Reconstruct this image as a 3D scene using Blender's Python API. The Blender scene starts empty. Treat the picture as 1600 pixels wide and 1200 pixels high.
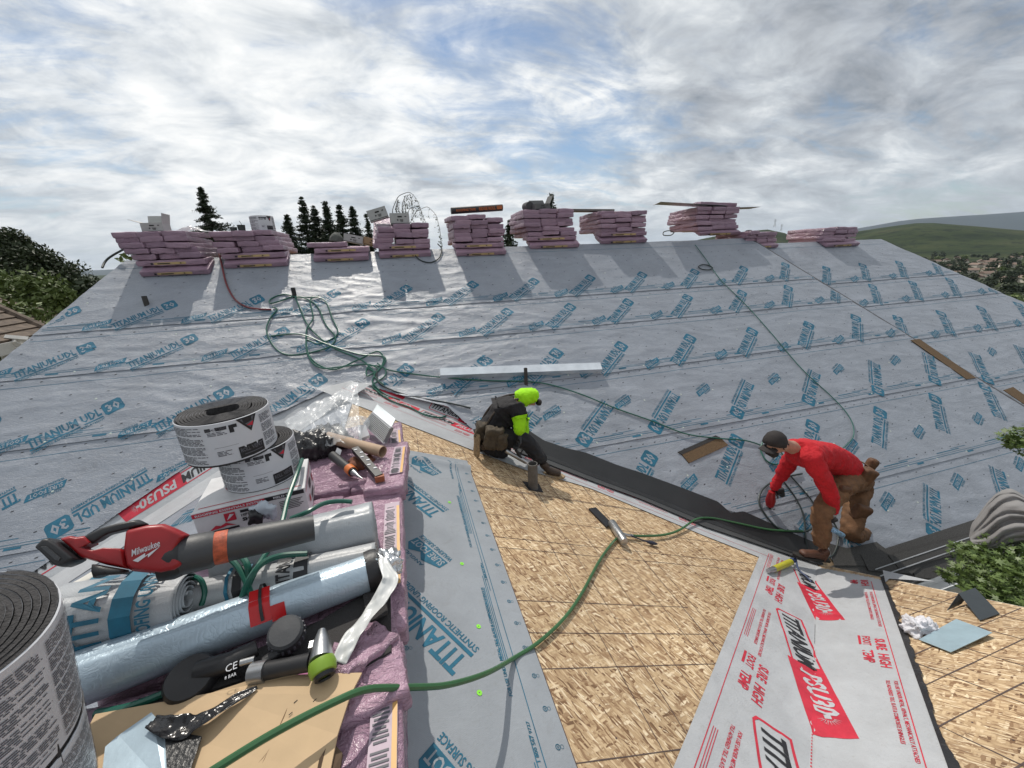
import bpy, bmesh, math, random
import numpy as np
from mathutils import Vector, Matrix, Euler
random.seed(7); RS = np.random.RandomState(11)
scene = bpy.context.scene
R = math.radians
# ------------------------------------------------------------------ camera
F_PX, PITCH, ROLL, YAW = 602.07, 0.319734, -0.0422797, 0.2686327
cF = np.array([math.sin(YAW)*math.cos(PITCH), math.cos(YAW)*math.cos(PITCH), -math.sin(PITCH)])
cR0 = np.array([math.cos(YAW), -math.sin(YAW), 0.]); cU0 = np.cross(cR0, cF)
cR = math.cos(ROLL)*cR0 + math.sin(ROLL)*cU0; cU = -math.sin(ROLL)*cR0 + math.cos(ROLL)*cU0
cam = bpy.data.cameras.new('camera'); cam.sensor_width = 36; cam.lens = F_PX/1600*36
cam.clip_start = 0.05; cam.clip_end = 40000
co = bpy.data.objects.new('camera', cam); scene.collection.objects.link(co); scene.camera = co
co.matrix_world = Matrix(((cR[0], cU[0], -cF[0], 0), (cR[1], cU[1], -cF[1], 0), (cR[2], cU[2], -cF[2], 0), (0, 0, 0, 1)))
scene.view_settings.view_transform = 'Standard'; scene.view_settings.look = 'None'
scene.view_settings.exposure = EXPO = 0.0; scene.view_settings.gamma = 1
# ------------------------------------------------------------------ sun and sky
SUN_EL, SUN_AZ = R(52.5), R(-7)                       # azimuth from +Y towards +X
sd = Vector((math.sin(SUN_AZ)*math.cos(SUN_EL), math.cos(SUN_AZ)*math.cos(SUN_EL), math.sin(SUN_EL)))
sl = bpy.data.lights.new('sun', 'SUN'); sl.energy = 3.2; sl.angle = R(0.6); sl.color = (1, .94, .85)
so = bpy.data.objects.new('sun', sl); scene.collection.objects.link(so)
so.rotation_euler = sd.to_track_quat('Z', 'Y').to_euler()
world = bpy.data.worlds.new('World'); scene.world = world; world.use_nodes = True
def nd(nt, typ, ins=None, **props):
    n = nt.nodes.new(typ)
    for k, v in props.items(): setattr(n, k, v)
    for k, v in (ins or {}).items():
        s = n.inputs[k]
        if isinstance(v, bpy.types.NodeSocket): nt.links.new(v, s)
        else: s.default_value = v
    return n
def ramp(nt, fac, stops, interp='LINEAR'):
    n = nt.nodes.new('ShaderNodeValToRGB'); n.color_ramp.interpolation = interp
    el = n.color_ramp.elements
    while len(el) > 1: el.remove(el[-1])
    for i, (p, c) in enumerate(stops):
        e = el[0] if i == 0 else el.new(p)
        e.position = p; e.color = tuple(c)+(1,) if not isinstance(c, (int, float)) else (c, c, c, 1)
    nt.links.new(fac, n.inputs[0]); return n.outputs[0]
def mth(nt, op, a, b=0., c=0., clamp=False):
    n = nt.nodes.new('ShaderNodeMath'); n.operation = op; n.use_clamp = clamp
    for i, v in enumerate((a, b, c)):
        if isinstance(v, bpy.types.NodeSocket): nt.links.new(v, n.inputs[i])
        else: n.inputs[i].default_value = v
    return n.outputs[0]
def mixc(nt, fac, a, b, typ='MIX'):
    n = nt.nodes.new('ShaderNodeMix'); n.data_type = 'RGBA'; n.blend_type = typ
    for i, v in ((0, fac), (6, a), (7, b)):
        if isinstance(v, bpy.types.NodeSocket): nt.links.new(v, n.inputs[i])
        else: n.inputs[i].default_value = tuple(v)+(1,) if isinstance(v, (tuple, list)) and len(v) == 3 else v
    return n.outputs[2]
def make_world():
    nt = world.node_tree; nt.nodes.clear()
    sky = nd(nt, 'ShaderNodeTexSky', sky_type='NISHITA', sun_disc=False, sun_elevation=SUN_EL, sun_rotation=SUN_AZ, altitude=200, air_density=1, dust_density=.6)
    tc = nd(nt, 'ShaderNodeTexCoord').outputs['Generated']
    sp = nd(nt, 'ShaderNodeSeparateXYZ', {0: tc})
    def layer(h, scale, seed, det, rough, stretch=(1, 1), rot=0., dist=.0):
        zz = mth(nt, 'ADD', mth(nt, 'MAXIMUM', sp.outputs[2], 0.0), h)
        px = mth(nt, 'DIVIDE', sp.outputs[0], zz); py = mth(nt, 'DIVIDE', sp.outputs[1], zz)
        pv = nd(nt, 'ShaderNodeCombineXYZ', {0: px, 1: py, 2: seed}).outputs[0]
        pv = nd(nt, 'ShaderNodeMapping', {'Vector': pv, 'Rotation': (0, 0, rot), 'Scale': (stretch[0], stretch[1], 1)}).outputs[0]
        return nd(nt, 'ShaderNodeTexNoise', {'Vector': pv, 'Scale': scale, 'Detail': det, 'Roughness': rough, 'Distortion': dist}).outputs[0]
    big = layer(.35, 1.5, 1.3, 8., .55, (1, 1.), .3, .25)
    mid_ = layer(.28, 3.6, 4.1, 9., .60, (1, 1.35), .2, .35)
    wisp = layer(.22, 2.2, 8.2, 10., .66, (1, 2.2), -.25, .9)
    vsum = None
    for (d, w, a) in SKY_HOLES:
        dv = nd(nt, 'ShaderNodeVectorMath', {0: tc, 1: d}, operation='DISTANCE').outputs['Value']
        g = mth(nt, 'MULTIPLY', nd(nt, 'ShaderNodeMapRange', {0: dv, 1: w, 2: 0., 3: 0., 4: 1.}, interpolation_type='SMOOTHSTEP').outputs[0], a)
        vsum = g if vsum is None else mth(nt, 'ADD', vsum, g)
    cov = mth(nt, 'ADD', mth(nt, 'ADD', mth(nt, 'MULTIPLY', big, .45), mth(nt, 'MULTIPLY', wisp, .45)), mth(nt, 'MULTIPLY', mid_, .25))
    cov = mth(nt, 'SUBTRACT', cov, vsum)
    mask = ramp(nt, cov, [(.35, .03), (.43, .40), (.51, .92), (.58, 1.)])
    sdot = nd(nt, 'ShaderNodeVectorMath', {0: tc, 1: tuple(GLOW)}, operation='DOT_PRODUCT').outputs['Value']
    glow = ramp(nt, sdot, [(.45, 0.), (.80, .35), (.95, .75), (1., 1.)])
    dk = mth(nt, 'MULTIPLY', nd(nt, 'ShaderNodeMapRange', {0: nd(nt, 'ShaderNodeVectorMath', {0: tc, 1: DARKDIR}, operation='DISTANCE').outputs['Value'], 1: .75, 2: 0., 3: 0., 4: 1.}, interpolation_type='SMOOTHSTEP').outputs[0], .045)
    shade = mth(nt, 'ADD', mth(nt, 'ADD', mth(nt, 'MULTIPLY', big, .50), mth(nt, 'SUBTRACT', mth(nt, 'MULTIPLY', mid_, .72), .055)), mth(nt, 'MULTIPLY', glow, .13))
    shade = mth(nt, 'SUBTRACT', shade, dk)
    ccol = ramp(nt, shade, [(.36, (.30, .33, .37)), (.47, (.46, .49, .53)), (.56, (.60, .64, .68)), (.66, (.84, .87, .89)), (.80, (1.12, 1.12, 1.10))])
    hz = ramp(nt, sp.outputs[2], [(-.02, 1.), (.04, .8), (.14, 0.)])
    ccol = mixc(nt, mth(nt, 'MULTIPLY', hz, .6), ccol, (.60, .655, .70))
    skc = mixc(nt, 1., sky.outputs[0], (.95, 1.0, 1.02), 'MULTIPLY')
    b1 = nd(nt, 'ShaderNodeBackground', {0: skc, 1: SKY_STR}); b2 = nd(nt, 'ShaderNodeBackground', {0: ccol, 1: CLOUD_STR})
    mx = nd(nt, 'ShaderNodeMixShader', {0: mask, 1: b1.outputs[0], 2: b2.outputs[0]})
    o = nd(nt, 'ShaderNodeOutputWorld'); nt.links.new(mx.outputs[0], o.inputs[0])
def rayv(x, y):
    return cF + (x-800)/F_PX*cR + (600-y)/F_PX*cU
def udir(x, y):
    d = rayv(x, y); return tuple(d/np.linalg.norm(d))
SKY_STR, CLOUD_STR = .095, 1.0
GLOW = udir(360, 110); DARKDIR = udir(1450, 60)
SKY_HOLES = [(udir(860, 200), .33, .13), (udir(700, 60), .26, .13), (udir(960, 190), .2, .08), (udir(1180, 300), .2, .05), (udir(1440, 290), .14, .12), (udir(60, 110), .25, .05)]
make_world()
scene.cycles.max_bounces = 6
# ------------------------------------------------------------------ helpers
COL = scene.collection
def tag(o, label=None, cat=None, group=None, kind=None):
    for k, v in (('label', label), ('category', cat), ('group', group), ('kind', kind)):
        if v: o[k] = v
    return o
def thing(name, label, cat, loc=(0, 0, 0), group=None, rot=None):
    o = bpy.data.objects.new(name, None); o.empty_display_size = .1; COL.objects.link(o); o.location = loc
    if rot: o.rotation_euler = rot
    return tag(o, label, cat, group)
class MB:
    def __init__(s): s.v = []; s.f = []; s.mi = []; s.cur = 0; s.n = 0
    def mat(s, i): s.cur = i; return s
    def add(s, V, Fs):
        V = np.asarray(V, float).reshape(-1, 3); b = s.n
        s.v.append(V); s.n += len(V)
        for f in Fs: s.f.append([b+i for i in f]); s.mi.append(s.cur)
        return s
    def box(s, c, size, rot=None, ch=0.):
        sx, sy, sz = [d/2 for d in size]
        V = np.array([(x, y, z) for z in (-sz, sz) for y in (-sy, sy) for x in (-sx, sx)])
        if rot is not None: V = V @ np.array(rot if isinstance(rot, Matrix) else Euler(rot).to_matrix()).T
        return s.add(V+np.array(c), [(0, 2, 3, 1), (4, 5, 7, 6), (0, 1, 5, 4), (2, 6, 7, 3), (0, 4, 6, 2), (1, 3, 7, 5)])
    def tube(s, path, r, n=8, caps=True, up=None):
        P = np.asarray(path, float); m = len(P)
        rr = np.full(m, r) if np.isscalar(r) else np.asarray(r, float)
        T = np.gradient(P, axis=0); T /= np.linalg.norm(T, axis=1)[:, None]+1e-12
        a = np.array(up if up is not None else (0, 0, 1.)); 
        if abs(T[0] @ a) > .95: a = np.array((1., 0, 0))
        N = np.cross(T[0], a); N /= np.linalg.norm(N); V = []
        for i in range(m):
            N = N-T[i]*(N @ T[i]); N /= np.linalg.norm(N)+1e-12; B = np.cross(T[i], N)
            for k in range(n):
                t = 2*math.pi*k/n; V.append(P[i]+rr[i]*(math.cos(t)*N+math.sin(t)*B))
        Fs = [(i*n+k, i*n+(k+1) % n, (i+1)*n+(k+1) % n, (i+1)*n+k) for i in range(m-1) for k in range(n)]
        if caps: Fs += [tuple(range(n))[::-1], tuple((m-1)*n+k for k in range(n))]
        return s.add(V, Fs)
    def cyl(s, p0, p1, r0, r1=None, n=16, caps=True):
        return s.tube([p0, p1], [r0, r0 if r1 is None else r1], n, caps)
    def lathe(s, prof, c=(0, 0, 0), ax=(0, 0, 1), n=24, sq=(1, 1)):
        q = Vector(ax).to_track_quat('Z', 'Y').to_matrix(); V = []
        for (r, z) in prof:
            for k in range(n):
                t = 2*math.pi*k/n; V.append(q @ Vector((r*math.cos(t)*sq[0], r*math.sin(t)*sq[1], z)))
        V = np.array(V)+np.array(c); m = len(prof)
        return s.add(V, [(i*n+k, i*n+(k+1) % n, (i+1)*n+(k+1) % n, (i+1)*n+k) for i in range(m-1) for k in range(n)])
    def prism(s, pts, vec):
        P = np.asarray(pts, float); n = len(P)
        return s.add(np.vstack([P, P+np.array(vec)]), [tuple(range(n)), tuple(range(2*n-1, n-1, -1))]+[(i, i+n, (i+1) % n+n, (i+1) % n) for i in range(n)])
    def grid(s, fn, us, vs):
        U, V = np.meshgrid(us, vs); P = fn(U.ravel(), V.ravel()); nu = len(us)
        return s.add(P, [(j*nu+i, j*nu+i+1, (j+1)*nu+i+1, (j+1)*nu+i) for j in range(len(vs)-1) for i in range(nu-1)])
    def build(s, name, mats, parent=None, smooth=False, loc=None, fix=True, rm=None):
        V = np.vstack(s.v)
        if parent is not None:
            V = V-np.array(parent.location)
            if parent.get('_off') is not None: pass
        elif loc is not None: V = V-np.array(loc)
        me = bpy.data.meshes.new(name); me.from_pydata(V.tolist(), [], s.f)
        mats = mats if isinstance(mats, (list, tuple)) else [mats]
        for m in mats: me.materials.append(m)
        me.polygons.foreach_set('material_index', s.mi); me.polygons.foreach_set('use_smooth', [bool(smooth)]*len(s.f))
        if fix:
            bm = bmesh.new(); bm.from_mesh(me)
            if rm: bmesh.ops.remove_doubles(bm, verts=bm.verts, dist=rm)
            bmesh.ops.recalc_face_normals(bm, faces=bm.faces); bm.to_mesh(me); bm.free()
        o = bpy.data.objects.new(name, me); COL.objects.link(o)
        if parent is not None: o.parent = parent
        elif loc is not None: o.location = loc
        if smooth and smooth != 'all':
            try: me.set_sharp_from_angle(angle=R(40))
            except Exception: pass
        return o
def sub(o, child):        # sub-part: reparent a mesh built in the thing's frame under a part at the thing's origin
    child.parent = o; return child
def bevel(o, w, seg=2, ang=30):
    m = o.modifiers.new('bevel', 'BEVEL'); m.width = w; m.segments = seg; m.limit_method = 'ANGLE'; m.angle_limit = R(ang); return o
def smooth(P, n, it=6):
    P = np.array(P, float); u = np.linspace(0, len(P)-1, n); k = np.clip(u.astype(int), 0, len(P)-2); f = (u-k)[:, None]
    a = P[np.maximum(k-1, 0)]; b = P[k]; c = P[k+1]; d = P[np.minimum(k+2, len(P)-1)]
    return .5*((2*b)+(-a+c)*f+(2*a-5*b+4*c-d)*f**2+(-a+3*b-3*c+d)*f**3)
# numpy value noise
_T = RS.rand(256, 256)
def vn(x, y):
    x = np.asarray(x, float); y = np.asarray(y, float)
    xi = np.floor(x).astype(int); yi = np.floor(y).astype(int); fx = x-xi; fy = y-yi
    fx = fx*fx*(3-2*fx); fy = fy*fy*(3-2*fy)
    a = _T[xi % 256, yi % 256]; b = _T[(xi+1) % 256, yi % 256]; c = _T[xi % 256, (yi+1) % 256]; d = _T[(xi+1) % 256, (yi+1) % 256]
    return (a*(1-fx)+b*fx)*(1-fy)+(c*(1-fx)+d*fx)*fy
def fbm(x, y, o=4):
    r = 0; a = .5; t = 0
    for i in range(o): r = r+a*vn(x*2**i+17.3*i, y*2**i+9.1*i); t += a; a *= .5
    return r/t
# ------------------------------------------------------------------ materials
MATS = {}
def mat(name, col, rough=.6, metal=0., spec=.5, bump=None, var=None, **kw):
    """plain surface with slight procedural variation; bump=(scale,strength,dist), var=(scale,amount)"""
    if name in MATS: return MATS[name]
    m = bpy.data.materials.new(name); m.use_nodes = True; nt = m.node_tree; b = nt.nodes['Principled BSDF']
    tc = nd(nt, 'ShaderNodeTexCoord').outputs['Object']
    vs, va = var or (6., .12)
    n = nd(nt, 'ShaderNodeTexNoise', {'Vector': tc, 'Scale': vs, 'Detail': 6., 'Roughness': .65}).outputs[0]
    f = ramp(nt, n, [(.3, 1-va), (.7, 1+va)])
    c = mixc(nt, 1., tuple(col), f, 'MULTIPLY')
    nt.links.new(c, b.inputs['Base Color'])
    b.inputs['Roughness'].default_value = rough; b.inputs['Metallic'].default_value = metal
    b.inputs['Specular IOR Level'].default_value = spec
    rr = mth(nt, 'ADD', rough-.06, mth(nt, 'MULTIPLY', n, .12), clamp=True); nt.links.new(rr, b.inputs['Roughness'])
    if bump:
        nb = nd(nt, 'ShaderNodeTexNoise', {'Vector': tc, 'Scale': bump[0], 'Detail': 4.}).outputs[0]
        bn = nd(nt, 'ShaderNodeBump', {'Height': nb, 'Strength': bump[1], 'Distance': bump[2]})
        nt.links.new(bn.outputs[0], b.inputs['Normal'])
    for k, v in kw.items(): b.inputs[k].default_value = v
    MATS[name] = m; return m
def underlay_mat(name, col, rough, wrk, weave=420., spec=.5):
    m = bpy.data.materials.new(name); m.use_nodes = True; nt = m.node_tree; b = nt.nodes['Principled BSDF']
    tc = nd(nt, 'ShaderNodeTexCoord').outputs['Object']
    n = nd(nt, 'ShaderNodeTexNoise', {'Vector': tc, 'Scale': 2.2, 'Detail': 8., 'Roughness': .7}).outputs[0]
    n3 = nd(nt, 'ShaderNodeTexNoise', {'Vector': tc, 'Scale': 60., 'Detail': 3.}).outputs[0]
    w = nd(nt, 'ShaderNodeTexChecker', {'Vector': tc, 'Scale': weave}).outputs['Fac']
    c = mixc(nt, ramp(nt, n, [(.35, 0.), (.7, 1.)]), tuple(x*.86 for x in col), tuple(x*1.1 for x in col))
    c = mixc(nt, mth(nt, 'MULTIPLY', w, .22), c, tuple(x*.62 for x in col))
    c = mixc(nt, mth(nt, 'MULTIPLY', ramp(nt, n3, [(.62, 0.), (.75, 1.)]), .25), c, (.2, .19, .17))
    sc_ = nd(nt, 'ShaderNodeTexNoise', {'Vector': tc, 'Scale': 5.5, 'Detail': 9., 'Roughness': .75, 'Distortion': 1.2}).outputs[0]
    c = mixc(nt, mth(nt, 'MULTIPLY', ramp(nt, sc_, [(.56, 0.), (.68, 1.)]), .30), c, tuple(x*f_ for x, f_ in zip(col, (.66, .62, .56))))
    nt.links.new(c, b.inputs['Base Color']); b.inputs['Specular IOR Level'].default_value = spec
    nt.links.new(mth(nt, 'ADD', rough-.08, mth(nt, 'MULTIPLY', n, .16)), b.inputs['Roughness'])
    mp = nd(nt, 'ShaderNodeMapping', {'Vector': tc, 'Rotation': (0, 0, .25), 'Scale': (1., 2.2, 1.6)}).outputs[0]
    nb = nd(nt, 'ShaderNodeTexNoise', {'Vector': mp, 'Scale': 7., 'Detail': 7., 'Roughness': .62, 'Distortion': .8}).outputs[0]
    nb2 = nd(nt, 'ShaderNodeTexNoise', {'Vector': mp, 'Scale': 17., 'Detail': 4., 'Roughness': .5, 'Distortion': 1.5}).outputs[0]
    nb2 = mth(nt, 'ABSOLUTE', mth(nt, 'SUBTRACT', nb2, .5))
    h = mth(nt, 'SUBTRACT', mth(nt, 'ADD', mth(nt, 'MULTIPLY', nb, 1.), mth(nt, 'MULTIPLY', w, .02)), mth(nt, 'MULTIPLY', mth(nt, 'MINIMUM', nb2, .08), 1.6))
    bn = nd(nt, 'ShaderNodeBump', {'Height': h, 'Strength': wrk, 'Distance': .012}); nt.links.new(bn.outputs[0], b.inputs['Normal'])
    return m
m_under = underlay_mat('synthetic_underlayment', (.285, .31, .355), .31, .7)
m_psu = underlay_mat('self_adhered_underlayment', (.44, .455, .475), .42, .35)
m_strip = underlay_mat('underlayment_wing_tone', (.30, .325, .355), .5, .22, 300.)  # main slope's underlayment again, colour adjusted for how sun strikes the wing
m_teal = mat('teal_ink', (.008, .115, .19), .6, var=(9, .3)); m_red = mat('red_ink', (.48, .022, .045), .5, var=(9, .2)); m_blk = mat('black_ink', (.015, .015, .018), .5)
def osb_mat(name, seed=0):
    m = bpy.data.materials.new(name); m.use_nodes = True; nt = m.node_tree; b = nt.nodes['Principled BSDF']
    tc = nd(nt, 'ShaderNodeTexCoord').outputs['Object']; col = None; hgt = None
    rr = random.Random(seed)
    wz = nd(nt, 'ShaderNodeTexNoise', {'Vector': tc, 'Scale': 14., 'Detail': 2.}).outputs['Color']
    tcw = nd(nt, 'ShaderNodeMixRGB', {0: .02, 1: tc, 2: wz}, blend_type='ADD').outputs[0]
    for i in range(8):
        ang = rr.gauss(0, .55)+(1.25 if i % 2 else .6); L = rr.uniform(8, 15); W = rr.uniform(50, 105)
        if i > 5: L *= 1.5; W *= 1.6
        mp = nd(nt, 'ShaderNodeMapping', {'Vector': tcw, 'Location': (i*3.1, i*1.7, 0), 'Rotation': (0, 0, ang)}).outputs[0]
        mp = nd(nt, 'ShaderNodeMapping', {'Vector': mp, 'Scale': (L, W, 0)}).outputs[0]
        vo = nd(nt, 'ShaderNodeTexVoronoi', {'Vector': mp, 'Scale': 1., 'Randomness': 1.}, voronoi_dimensions='2D')
        sc = nd(nt, 'ShaderNodeSeparateXYZ', {0: vo.outputs['Color']})
        c = ramp(nt, sc.outputs[0], [(0., (.13, .07, .034)), (.10, (.23, .135, .068)), (.24, (.37, .25, .145)), (.5, (.50, .365, .215)), (.8, (.62, .475, .30)), (1., (.80, .68, .49))])
        edge = ramp(nt, vo.outputs['Distance'], [(.35, 0.), (.75, 1.)])
        c = mixc(nt, mth(nt, 'MULTIPLY', edge, .45), c, (.22, .12, .055))
        if col is None: col = c; hgt = sc.outputs[0]
        else:
            mk = ramp(nt, sc.outputs[1], [(.56, 0.), (.58, 1.)])
            col = mixc(nt, mk, col, c); hgt = nd(nt, 'ShaderNodeMix', {0: mk, 2: hgt, 3: sc.outputs[0]}, data_type='FLOAT').outputs[0]
    big = nd(nt, 'ShaderNodeTexNoise', {'Vector': tc, 'Scale': 1.6, 'Detail': 5.}).outputs[0]
    col = mixc(nt, 1., col, ramp(nt, big, [(.3, (.82, .80, .78)), (.7, (1.08, 1.06, 1.03))]), 'MULTIPLY')
    nt.links.new(col, b.inputs['Base Color']); b.inputs['Roughness'].default_value = .62
    bn = nd(nt, 'ShaderNodeBump', {'Height': hgt, 'Strength': .5, 'Distance': .002}); nt.links.new(bn.outputs[0], b.inputs['Normal'])
    return m
m_osb = osb_mat('oriented_strand_board', 3)
# ------------------------------------------------------------------ printed lettering
_tc = {}
def text2d(s, bold=.0, res=2, shear=0.):
    k = (s, bold, res, shear)
    if k not in _tc:
        cu = bpy.data.curves.new('t', 'FONT'); cu.body = s; cu.offset = bold; cu.resolution_u = res; cu.shear = shear
        o = bpy.data.objects.new('t', cu); COL.objects.link(o)
        me = bpy.data.meshes.new_from_object(o.evaluated_get(bpy.context.evaluated_depsgraph_get()))
        V = np.array([v.co[:2] for v in me.vertices]).reshape(-1, 2); Fs = [tuple(p.vertices) for p in me.polygons]
        bpy.data.objects.remove(o); bpy.data.curves.remove(cu); bpy.data.meshes.remove(me)
        V = V-V.min(0); V /= V.max(0)
        _tc[k] = (V, Fs)
    return _tc[k]
class Print:
    """2-D layout of inked shapes, later mapped onto any surface"""
    def __init__(s): s.items = []       # (V2d, faces, matidx, layer)
    def text(s, t, u0, v0, u1, v1, m=0, bold=.0, layer=0, res=2, shear=0., rot=0):
        V, Fs = text2d(t, bold, res, shear)
        if rot: V = np.c_[1-V[:, 1], V[:, 0]] if rot > 0 else np.c_[V[:, 1], 1-V[:, 0]]
        s.items.append((V*[u1-u0, v1-v0]+[u0, v0], Fs, m, layer)); return s
    def poly(s, pts, m=0, layer=0): s.items.append((np.array(pts, float), [tuple(range(len(pts)))], m, layer)); return s
    def rect(s, u0, v0, u1, v1, m=0, layer=0, sub=1):
        us = np.linspace(u0, u1, sub+1); V = [(u, v) for v in (v0, v1) for u in us]; n = sub+1
        s.items.append((np.array(V), [(i, i+1, n+i+1, n+i) for i in range(sub)], m, layer)); return s
    def ring(s, u, v, r, w, m=0, n=14, layer=0):
        V = [(u+q*math.cos(2*math.pi*k/n), v+q*math.sin(2*math.pi*k/n)) for q in (r, r-w) for k in range(n)]
        s.items.append((np.array(V), [(k, (k+1) % n, n+(k+1) % n, n+k) for k in range(n)], m, layer)); return s
    def fine(s, mx=.07):
        if getattr(s, '_n', -1) == len(s.items): return s._f
        out = []
        for V, Fs, m, layer in s.items:
            big = max(np.linalg.norm(V[f[i]]-V[f[i-1]]) for f in Fs for i in range(len(f))) > mx
            if big:
                bm = bmesh.new(); vs = [bm.verts.new((x, y, 0)) for x, y in V]
                for f in Fs:
                    try: bm.faces.new([vs[i] for i in f])
                    except ValueError: pass
                bm.normal_update()
                for _ in range(7):
                    bmesh.ops.triangulate(bm, faces=bm.faces)
                    es = [e for e in bm.edges if e.calc_length() > mx]
                    if not es: break
                    bmesh.ops.subdivide_edges(bm, edges=es, cuts=1)
                bmesh.ops.triangulate(bm, faces=bm.faces); bm.verts.index_update()
                V = np.array([v.co[:2] for v in bm.verts]); Fs = [tuple(v.index for v in f.verts) for f in bm.faces]; bm.free()
            out.append((V, Fs, m, layer))
        s._f = out; s._n = len(s.items); return out
    def put(s, mb, surf, org, ang, scale=1., flip=False, off=.0016, clip=None):
        c, n = math.cos(ang), math.sin(ang)
        for V, Fs, m, layer in s.fine():
            W = V*scale; P = np.c_[org[0]+W[:, 0]*c-W[:, 1]*n, org[1]+W[:, 0]*n+W[:, 1]*c]
            if clip is not None:
                ok = clip(P[:, 0], P[:, 1])
                if not ok.any(): continue
                if not ok.all(): Fs = [f for f in Fs if all(ok[i] for i in f)]
                if not Fs: continue
            mb.mat(m).add(surf(P[:, 0], P[:, 1], off+layer*.0006), Fs)
def logo_udl(res=1):
    p = Print()
    p.text('TITANIUM UDL', 0, .075, .60, .20, 0, .035, 0, res)
    p.rect(.0, .042, .60, .062, 0, 0, 6)
    p.text('SYNTHETIC ROOFING UNDERLAYMENT', .0, .0, .60, .030, 0, .02, 0, 1)
    p.poly([(.64, .03), (.78, .03), (.80, .06), (.80, .19), (.78, .215), (.64, .215), (.62, .19), (.62, .06)], 0, 0)
    p.text('30', .65, .06, .77, .185, 1, .03, 1, res)
    return p
def logo_sf(res=1):
    p = Print()
    p.poly([(0, .04), (.30, .04), (.33, .12), (.03, .12)], 0, 0)
    p.text('SURE FOOT', .035, .052, .29, .108, 1, .025, 1, res)
    p.text('ANGULAR', .05, .125, .20, .15, 0, .02, 0, 1); p.text('WALKING SURFACE', .02, .0, .26, .03, 0, .02, 0, 1)
    return p
L_UDL, L_SF = logo_udl(), logo_sf()
# ------------------------------------------------------------------ roof planes
TM, CM, TW, XA, ZA, T2, C2 = .7003, -4.91025, .40, -.63, -1.4405, .60, -1.88
SM, SW, S2 = math.hypot(1, TM), math.hypot(1, TW), math.hypot(1, T2)
def hitp(x, y, n, c):
    d = rayv(x, y); return d*c/(d @ np.array(n, float))
def M(x, y): return hitp(x, y, (0, -TM, 1), CM)               # main slope
def MB_(x, y): return hitp(x, y, (0, -TM, 1), CM-.13)         # the lower section right of the step
def W(x, y): return hitp(x, y, (TW, 0, 1), ZA+TW*XA)          # right slope of the wing
def WL(x, y): return hitp(x, y, (-TW, 0, 1), ZA-TW*XA)
def P2(x, y): return hitp(x, y, (0, T2, 1), C2)
def atY(x, y, Y): d = rayv(x, y); return d*Y/d[1]
def atZ(x, y, Z): d = rayv(x, y); return d*Z/d[2]
nM = np.array([0, -TM, 1])/SM; nW = np.array([TW, 0, 1])/SW; nWL = np.array([-TW, 0, 1])/SW; n2 = np.array([0, T2, 1])/S2
def mainS(P): return (P[..., 1]+TM*P[..., 2])/SM
S0 = .690622
def hwr(X, S):      # wrinkles of the loosely laid courses
    X = np.asarray(X, float); S = np.asarray(S, float)
    w = vn(X*.6+3, S*.9)*.9
    a = fbm(X*1.0+w*2.2, S*4.5+w*3+X*.5, 3); r = 1-np.abs(2*a-1)
    b = fbm(X*2.6-S*1.1+9, S*8+X*1.3, 3); r2 = 1-np.abs(2*b-1)
    amp = .50+.9*np.exp(-((X+.3)/2.6)**2)*np.exp(-((S-3.4-S0)/1.7)**2)+.25*fbm(X*.5, S*.7+5, 2)
    return amp*(.013*r**5+.0055*r2**4)+.003*fbm(X*2, S*2, 2)
def main_surf(k_off, slo, shi):
    def f(X, S, off=0.):
        X = np.asarray(X, float); S = np.asarray(S, float)
        t = np.clip((S-slo)/(shi-slo), 0, 1)
        h = .014*(1-t)+.004*t+hwr(X, S)+k_off+off
        Sd = S; Y0 = (SM*Sd-TM*CM)/(1+TM*TM)*1.0
        # point on plane with slope coordinate S: Y+TM*Z=SM*S, Z=TM*Y+CM
        Y = (SM*S-TM*CM)/(1+TM*TM); Z = TM*Y+CM
        return np.c_[X+nM[0]*h, Y+nM[1]*h, Z+nM[2]*h]
    return f
# ------------------------------------------------------------------ the house under the camera
house = thing('house', 'large house with its roof stripped to grey synthetic underlayment and bare strand board', 'house', (0, 3., -6.5))
m_deckd = mat('roof_deck_underside', (.34, .25, .16), .8); m_wall = mat('stucco_wall', (.55, .50, .42), .85, bump=(60, .4, .004)); m_trim = mat('painted_trim', (.62, .6, .56), .6)
RIDY = (0.155-CM)/TM                                # ridge of the main roof
RZ = .15
Lx = lambda Y: -3.74-(7.25-Y)*.44                   # left rake
stepX = lambda Y: 7.55+(7.2-Y)*.46                  # the step in the right part
hipX = lambda Y: 11.55+(7.2-Y)*.76
EY = 2.03                                           # eave of the main slope
def mz(Y): return TM*Y+CM
d = MB()
def slab(mb, pts, t=.05): mb.prism([(x, y, z-.002) for x, y, z in pts], (0, 0, -t))
# main deck, sections A and B, back slope
d.mat(0); slab(d, [(Lx(2.03)-.0, 2.03, mz(2.03)), (stepX(EY), EY, mz(EY)), (stepX(RIDY), RIDY, mz(RIDY)), (Lx(RIDY), RIDY, mz(RIDY))])
slab(d, [(stepX(EY)+.002, EY, mz(EY)-.13), (hipX(EY), EY, mz(EY)-.13), (hipX(RIDY), RIDY, mz(RIDY)-.13), (stepX(RIDY)+.002, RIDY, mz(RIDY)-.13)], .08)
slab(d, [(Lx(RIDY), RIDY+.002, RZ), (stepX(RIDY), RIDY+.002, RZ), (stepX(RIDY), RIDY+5, RZ-3.5), (Lx(RIDY), RIDY+5, RZ-3.5)])
slab(d, [(stepX(RIDY)+.002, RIDY+.002, RZ-.13), (hipX(RIDY), RIDY+.002, RZ-.13), (hipX(RIDY)+3.8, RIDY+5, RZ-3.63), (stepX(RIDY)+.002, RIDY+5, RZ-3.63)])
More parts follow.
